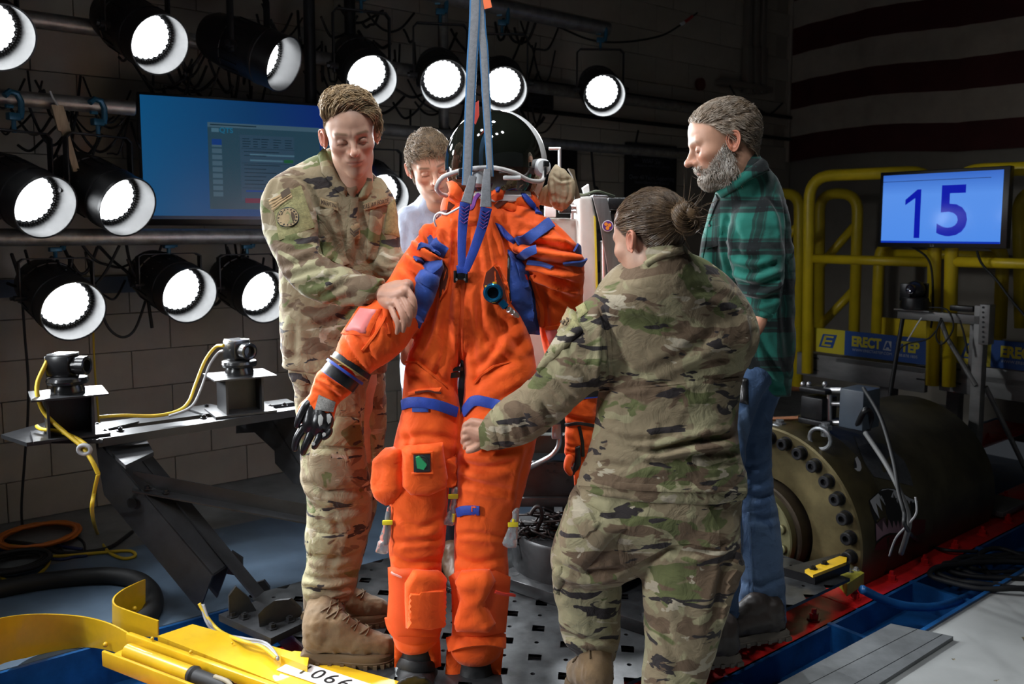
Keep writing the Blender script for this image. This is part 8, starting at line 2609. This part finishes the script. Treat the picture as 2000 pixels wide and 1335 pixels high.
for k in range(900):
    R_ = .021 + rg.normal(0, .004); ph = rg.rand() * 2 * PI; tube_r = .0145 + rg.normal(0, .0018); tw = rg.rand() * 2 * PI
    s = np.linspace(0, 1, 12) * (PI * 1.1)
    th = ph + s; tt = tw + s * 1.6
    paths.append(bun + (R_ + tube_r * np.cos(tt))[:, None] * (np.cos(th)[:, None] * ua + np.sin(th)[:, None] * va) + (tube_r * 1.15 * np.sin(tt))[:, None] * axb)
fly = []
for k in range(70):
    d = rg.normal(0, 1, 3); d /= np.linalg.norm(d); a = bun + d * .03; e = axb * .5 + d * .9 + rg.normal(0, .35, 3)
    L = .02 + .03 * rg.rand(); s = np.linspace(0, 1, 12)[:, None]
    fly.append(a + e * L * s + rg.normal(0, .012, 3) * s ** 2)
mb = MB().sphere(H4.w(bun[None])[0], .026, 20, 14); o = mb.build('bun_core', M_hair4, p4, smooth=True)
hair_obj('hair_bun', [tubes_from_paths(np.array(paths), .0012, H4), tubes_from_paths(np.array(fly), .0007, H4)], M_hair4, p4)
top4 = sc4[sc4[:, 2] > .07][:60]
j4 = garment('camouflage_jacket', [
    {'s': [(1250, 500, 1336, 480, 2.115, 1.05), (1218, 532, 1378, 518, 2.135, .8), (1172, 566, 1430, 553, 2.17, .58), (1152, 612, 1468, 600, 2.21, .5), (1160, 660, 1481, 652, 2.22, .5), (1168, 705, 1466, 698, 2.23, .5), (1170, 748, 1446, 744, 2.23, .52), (1162, 830, 1441, 832, 2.23, .55), (1150, 880, 1446, 882, 2.23, .55), (1134, 922, 1456, 926, 2.23, .55), (1128, 947, 1456, 964, 2.23, .55)], 'caps': (True, False), 'nseg': 64},
    {'s': [(1166, 575, 1215, 720, 2.21, .6), (1138, 592, 1182, 745, 2.205, .7), (1112, 624, 1160, 764, 2.205, .78), (1082, 668, 1140, 780, 2.215, .85), (1050, 724, 1116, 800, 2.24, .9), (1016, 755, 1082, 832, 2.265, .92), (982, 780, 1038, 858, 2.295, .95), (956, 802, 986, 874, 2.32, .95), (944, 818, 952, 877, 2.33, .95)], 'caps': (True, False)},
    {'s': [(1385, 600, 1472, 612, 2.23, .5), (1400, 660, 1474, 668, 2.26, .7), (1400, 720, 1450, 690, 2.34, .9), (1372, 752, 1402, 706, 2.40, .95), (1352, 758, 1372, 716, 2.44, .95)], 'caps': (True, False)}],
    M_camo, p4, .0075, 3, .0035, 12, 41,
    [([(1170, 600), (1190, 660), (1185, 740)], 9, .012), ([(1178, 640), (1176, 700), (1172, 745)], 6, .012), ([(1200, 620), (1320, 640), (1420, 700)], 14, .005), ([(1400, 640), (1340, 690), (1240, 740)], 14, .007), ([(1440, 690), (1360, 720), (1260, 760)], 14, .006), ([(1170, 765), (1300, 748), (1440, 735)], 6, .005), ([(1168, 855), (1260, 880), (1330, 870), (1440, 845)], 9, .014, 1), ([(1180, 875), (1270, 898), (1360, 890), (1450, 880)], 9, .010), ([(1170, 840), (1240, 860), (1320, 850)], 8, .010), ([(1280, 880), (1360, 862), (1442, 858)], 8, .010), ([(1160, 905), (1260, 908), (1440, 905)], 9, .005),
     ([(1100, 650), (1120, 700), (1150, 740)], 8, .007), ([(1065, 710), (1090, 750), (1125, 780)], 8, .008), ([(1040, 745), (1060, 790), (1080, 820)], 8, .008), ([(1000, 775), (1020, 810), (1035, 850)], 8, .007), ([(975, 800), (990, 830), (995, 865)], 7, .006), ([(1465, 610), (1474, 660), (1462, 690)], 9, .008), ([(1340, 560), (1420, 580), (1460, 610)], 10, .004)])
bj4 = bvh_of(j4, p4)
flap('collar', [(1258, 512), (1275, 500), (1300, 487), (1330, 482), (1334, 496), (1300, 502), (1278, 512), (1266, 522)], bj4, M_camo, j4, .006, .003, 5, 8, relax=8)
flap('yoke_seam', [(1168, 590), (1180, 588), (1192, 640), (1198, 740), (1190, 742), (1184, 650)], bj4, M_camo, j4, .003, .001)
flap('sleeve_pocket', [(1120, 605), (1140, 646), (1056, 728), (1050, 722), (1086, 662)], bj4, M_camo, j4, .008, .003)
flap('sleeve_patch_base', [(1116, 606), (1124, 608), (1136, 642), (1100, 664), (1092, 650)], bj4, M_velcro, j4, .011, 0, 5)
flap('letter_patch', [(1114, 603), (1121, 608), (1124, 636), (1099, 656), (1097, 646)], bj4, M_patch, j4, .015, 0, 5)
text_on('patch_lettering', 'EFJ', (1110, 631), (.52, -.80), (-.62, -.62), 18, bj4, M_thread, j4, .019, bold=.8, font_scale=(.8, .7))
flap('shoulder_tab', [(1126, 602), (1142, 592), (1150, 610), (1134, 622)], bj4, M_velcro, j4, .005, 0, 5)
strap('back_seam', [(1172, 762), (1300, 752), (1442, 738)], bj4, M_camo, j4, .006, .003)
flap('hem_band', [(1130, 934), (1250, 944), (1456, 952), (1456, 964), (1250, 958), (1128, 947)], bj4, M_camo, j4, .003, .001)
flap('cuff', [(936, 836), (950, 814), (962, 800), (976, 872), (952, 878), (938, 874)], bj4, M_camo, j4, .004, .001, 6)
t4 = garment('camouflage_trousers', [
    {'s': [(1134, 915, 1452, 915, 2.23, .45), (1128, 945, 1452, 955, 2.23, .5), (1112, 985, 1446, 985, 2.23, .52), (1105, 1020, 1444, 1030, 2.24, .5), (1120, 1060, 1420, 1070, 2.24, .42)], 'nseg': 56},
    {'s': [(1112, 975, 1300, 1000, 2.24, .75), (1095, 1025, 1296, 1062, 2.26, .8), (1077, 1078, 1240, 1100, 2.30, .85), (1078, 1110, 1214, 1115, 2.32, .85), (1082, 1155, 1213, 1152, 2.33, .85), (1088, 1190, 1211, 1200, 2.33, .85), (1100, 1245, 1209, 1252, 2.33, .85), (1122, 1270, 1202, 1270, 2.33, .85)]},
    {'s': [(1270, 985, 1447, 972, 2.23, .75), (1262, 1050, 1444, 1030, 2.22, .85), (1255, 1090, 1441, 1085, 2.22, .85), (1257, 1160, 1428, 1155, 2.21, .88), (1259, 1235, 1410, 1220, 2.20, .88), (1256, 1300, 1386, 1300, 2.19, .9), (1254, 1360, 1374, 1360, 2.18, .9), (1256, 1420, 1364, 1420, 2.17, .9)], 'caps': (True, False)}],
    M_camo2, p4, .0075, 3, .004, 11, 45,
    [([(1084, 1100), (1140, 1118), (1214, 1112)], 8, .016, 1), ([(1130, 960), (1125, 1010), (1150, 1060)], 8, .010), ([(1150, 980), (1180, 1020), (1240, 1090)], 10, .006), ([(1300, 1066), (1350, 1080), (1430, 1060)], 9, .009), ([(1305, 1062), (1290, 1080), (1260, 1092)], 8, .009), ([(1420, 1090), (1405, 1150), (1390, 1220)], 9, .008), ([(1265, 1100), (1290, 1200), (1330, 1320)], 12, .006), ([(1310, 1040), (1330, 1010), (1335, 965)], 6, .006), ([(1105, 1240), (1150, 1250), (1208, 1245)], 7, .008), ([(1090, 1060), (1110, 1020), (1112, 980)], 8, .008)])
bt4 = bvh_of(t4)
flap('cargo_pocket', [(1124, 958), (1150, 985), (1228, 1028), (1195, 1052), (1140, 1120), (1100, 1100), (1092, 1040)], bt4, M_camo2, t4, .004, .016, 7, 22)
flap('pocket_flap', [(1122, 990), (1150, 992), (1178, 1022), (1142, 1052), (1126, 1040)], bt4, M_camo2, t4, .022, .004, 6)
flap('seat_panel', [(1205, 1060), (1222, 1020), (1270, 985), (1330, 960), (1380, 985), (1404, 1030), (1406, 1072), (1350, 1062), (1310, 1062), (1240, 1100), (1212, 1100)], bt4, M_camo2, t4, .003, .001, 8)
flap('side_pocket', [(1440, 1062), (1452, 1105), (1430, 1160), (1412, 1215), (1396, 1216), (1412, 1130)], bt4, M_camo2, t4, .006, .008, 7)
flap('leg_pocket', [(1082, 1108), (1098, 1106), (1104, 1130), (1092, 1160), (1083, 1156)], bt4, M_camo2, t4, .006, .005, 6)
boot('boot', p4, G(1178, 1392, 0), G(1120, 1335, 0), W(1164, 1262, 2.33), .049, M_tan, M_tansole, w=.048)
boot('boot', p4, G(1325, 1440, 0), G(1260, 1385, 0), W(1312, 1405, 2.17), .06, M_tan, M_tansole, w=.048, laces=False)
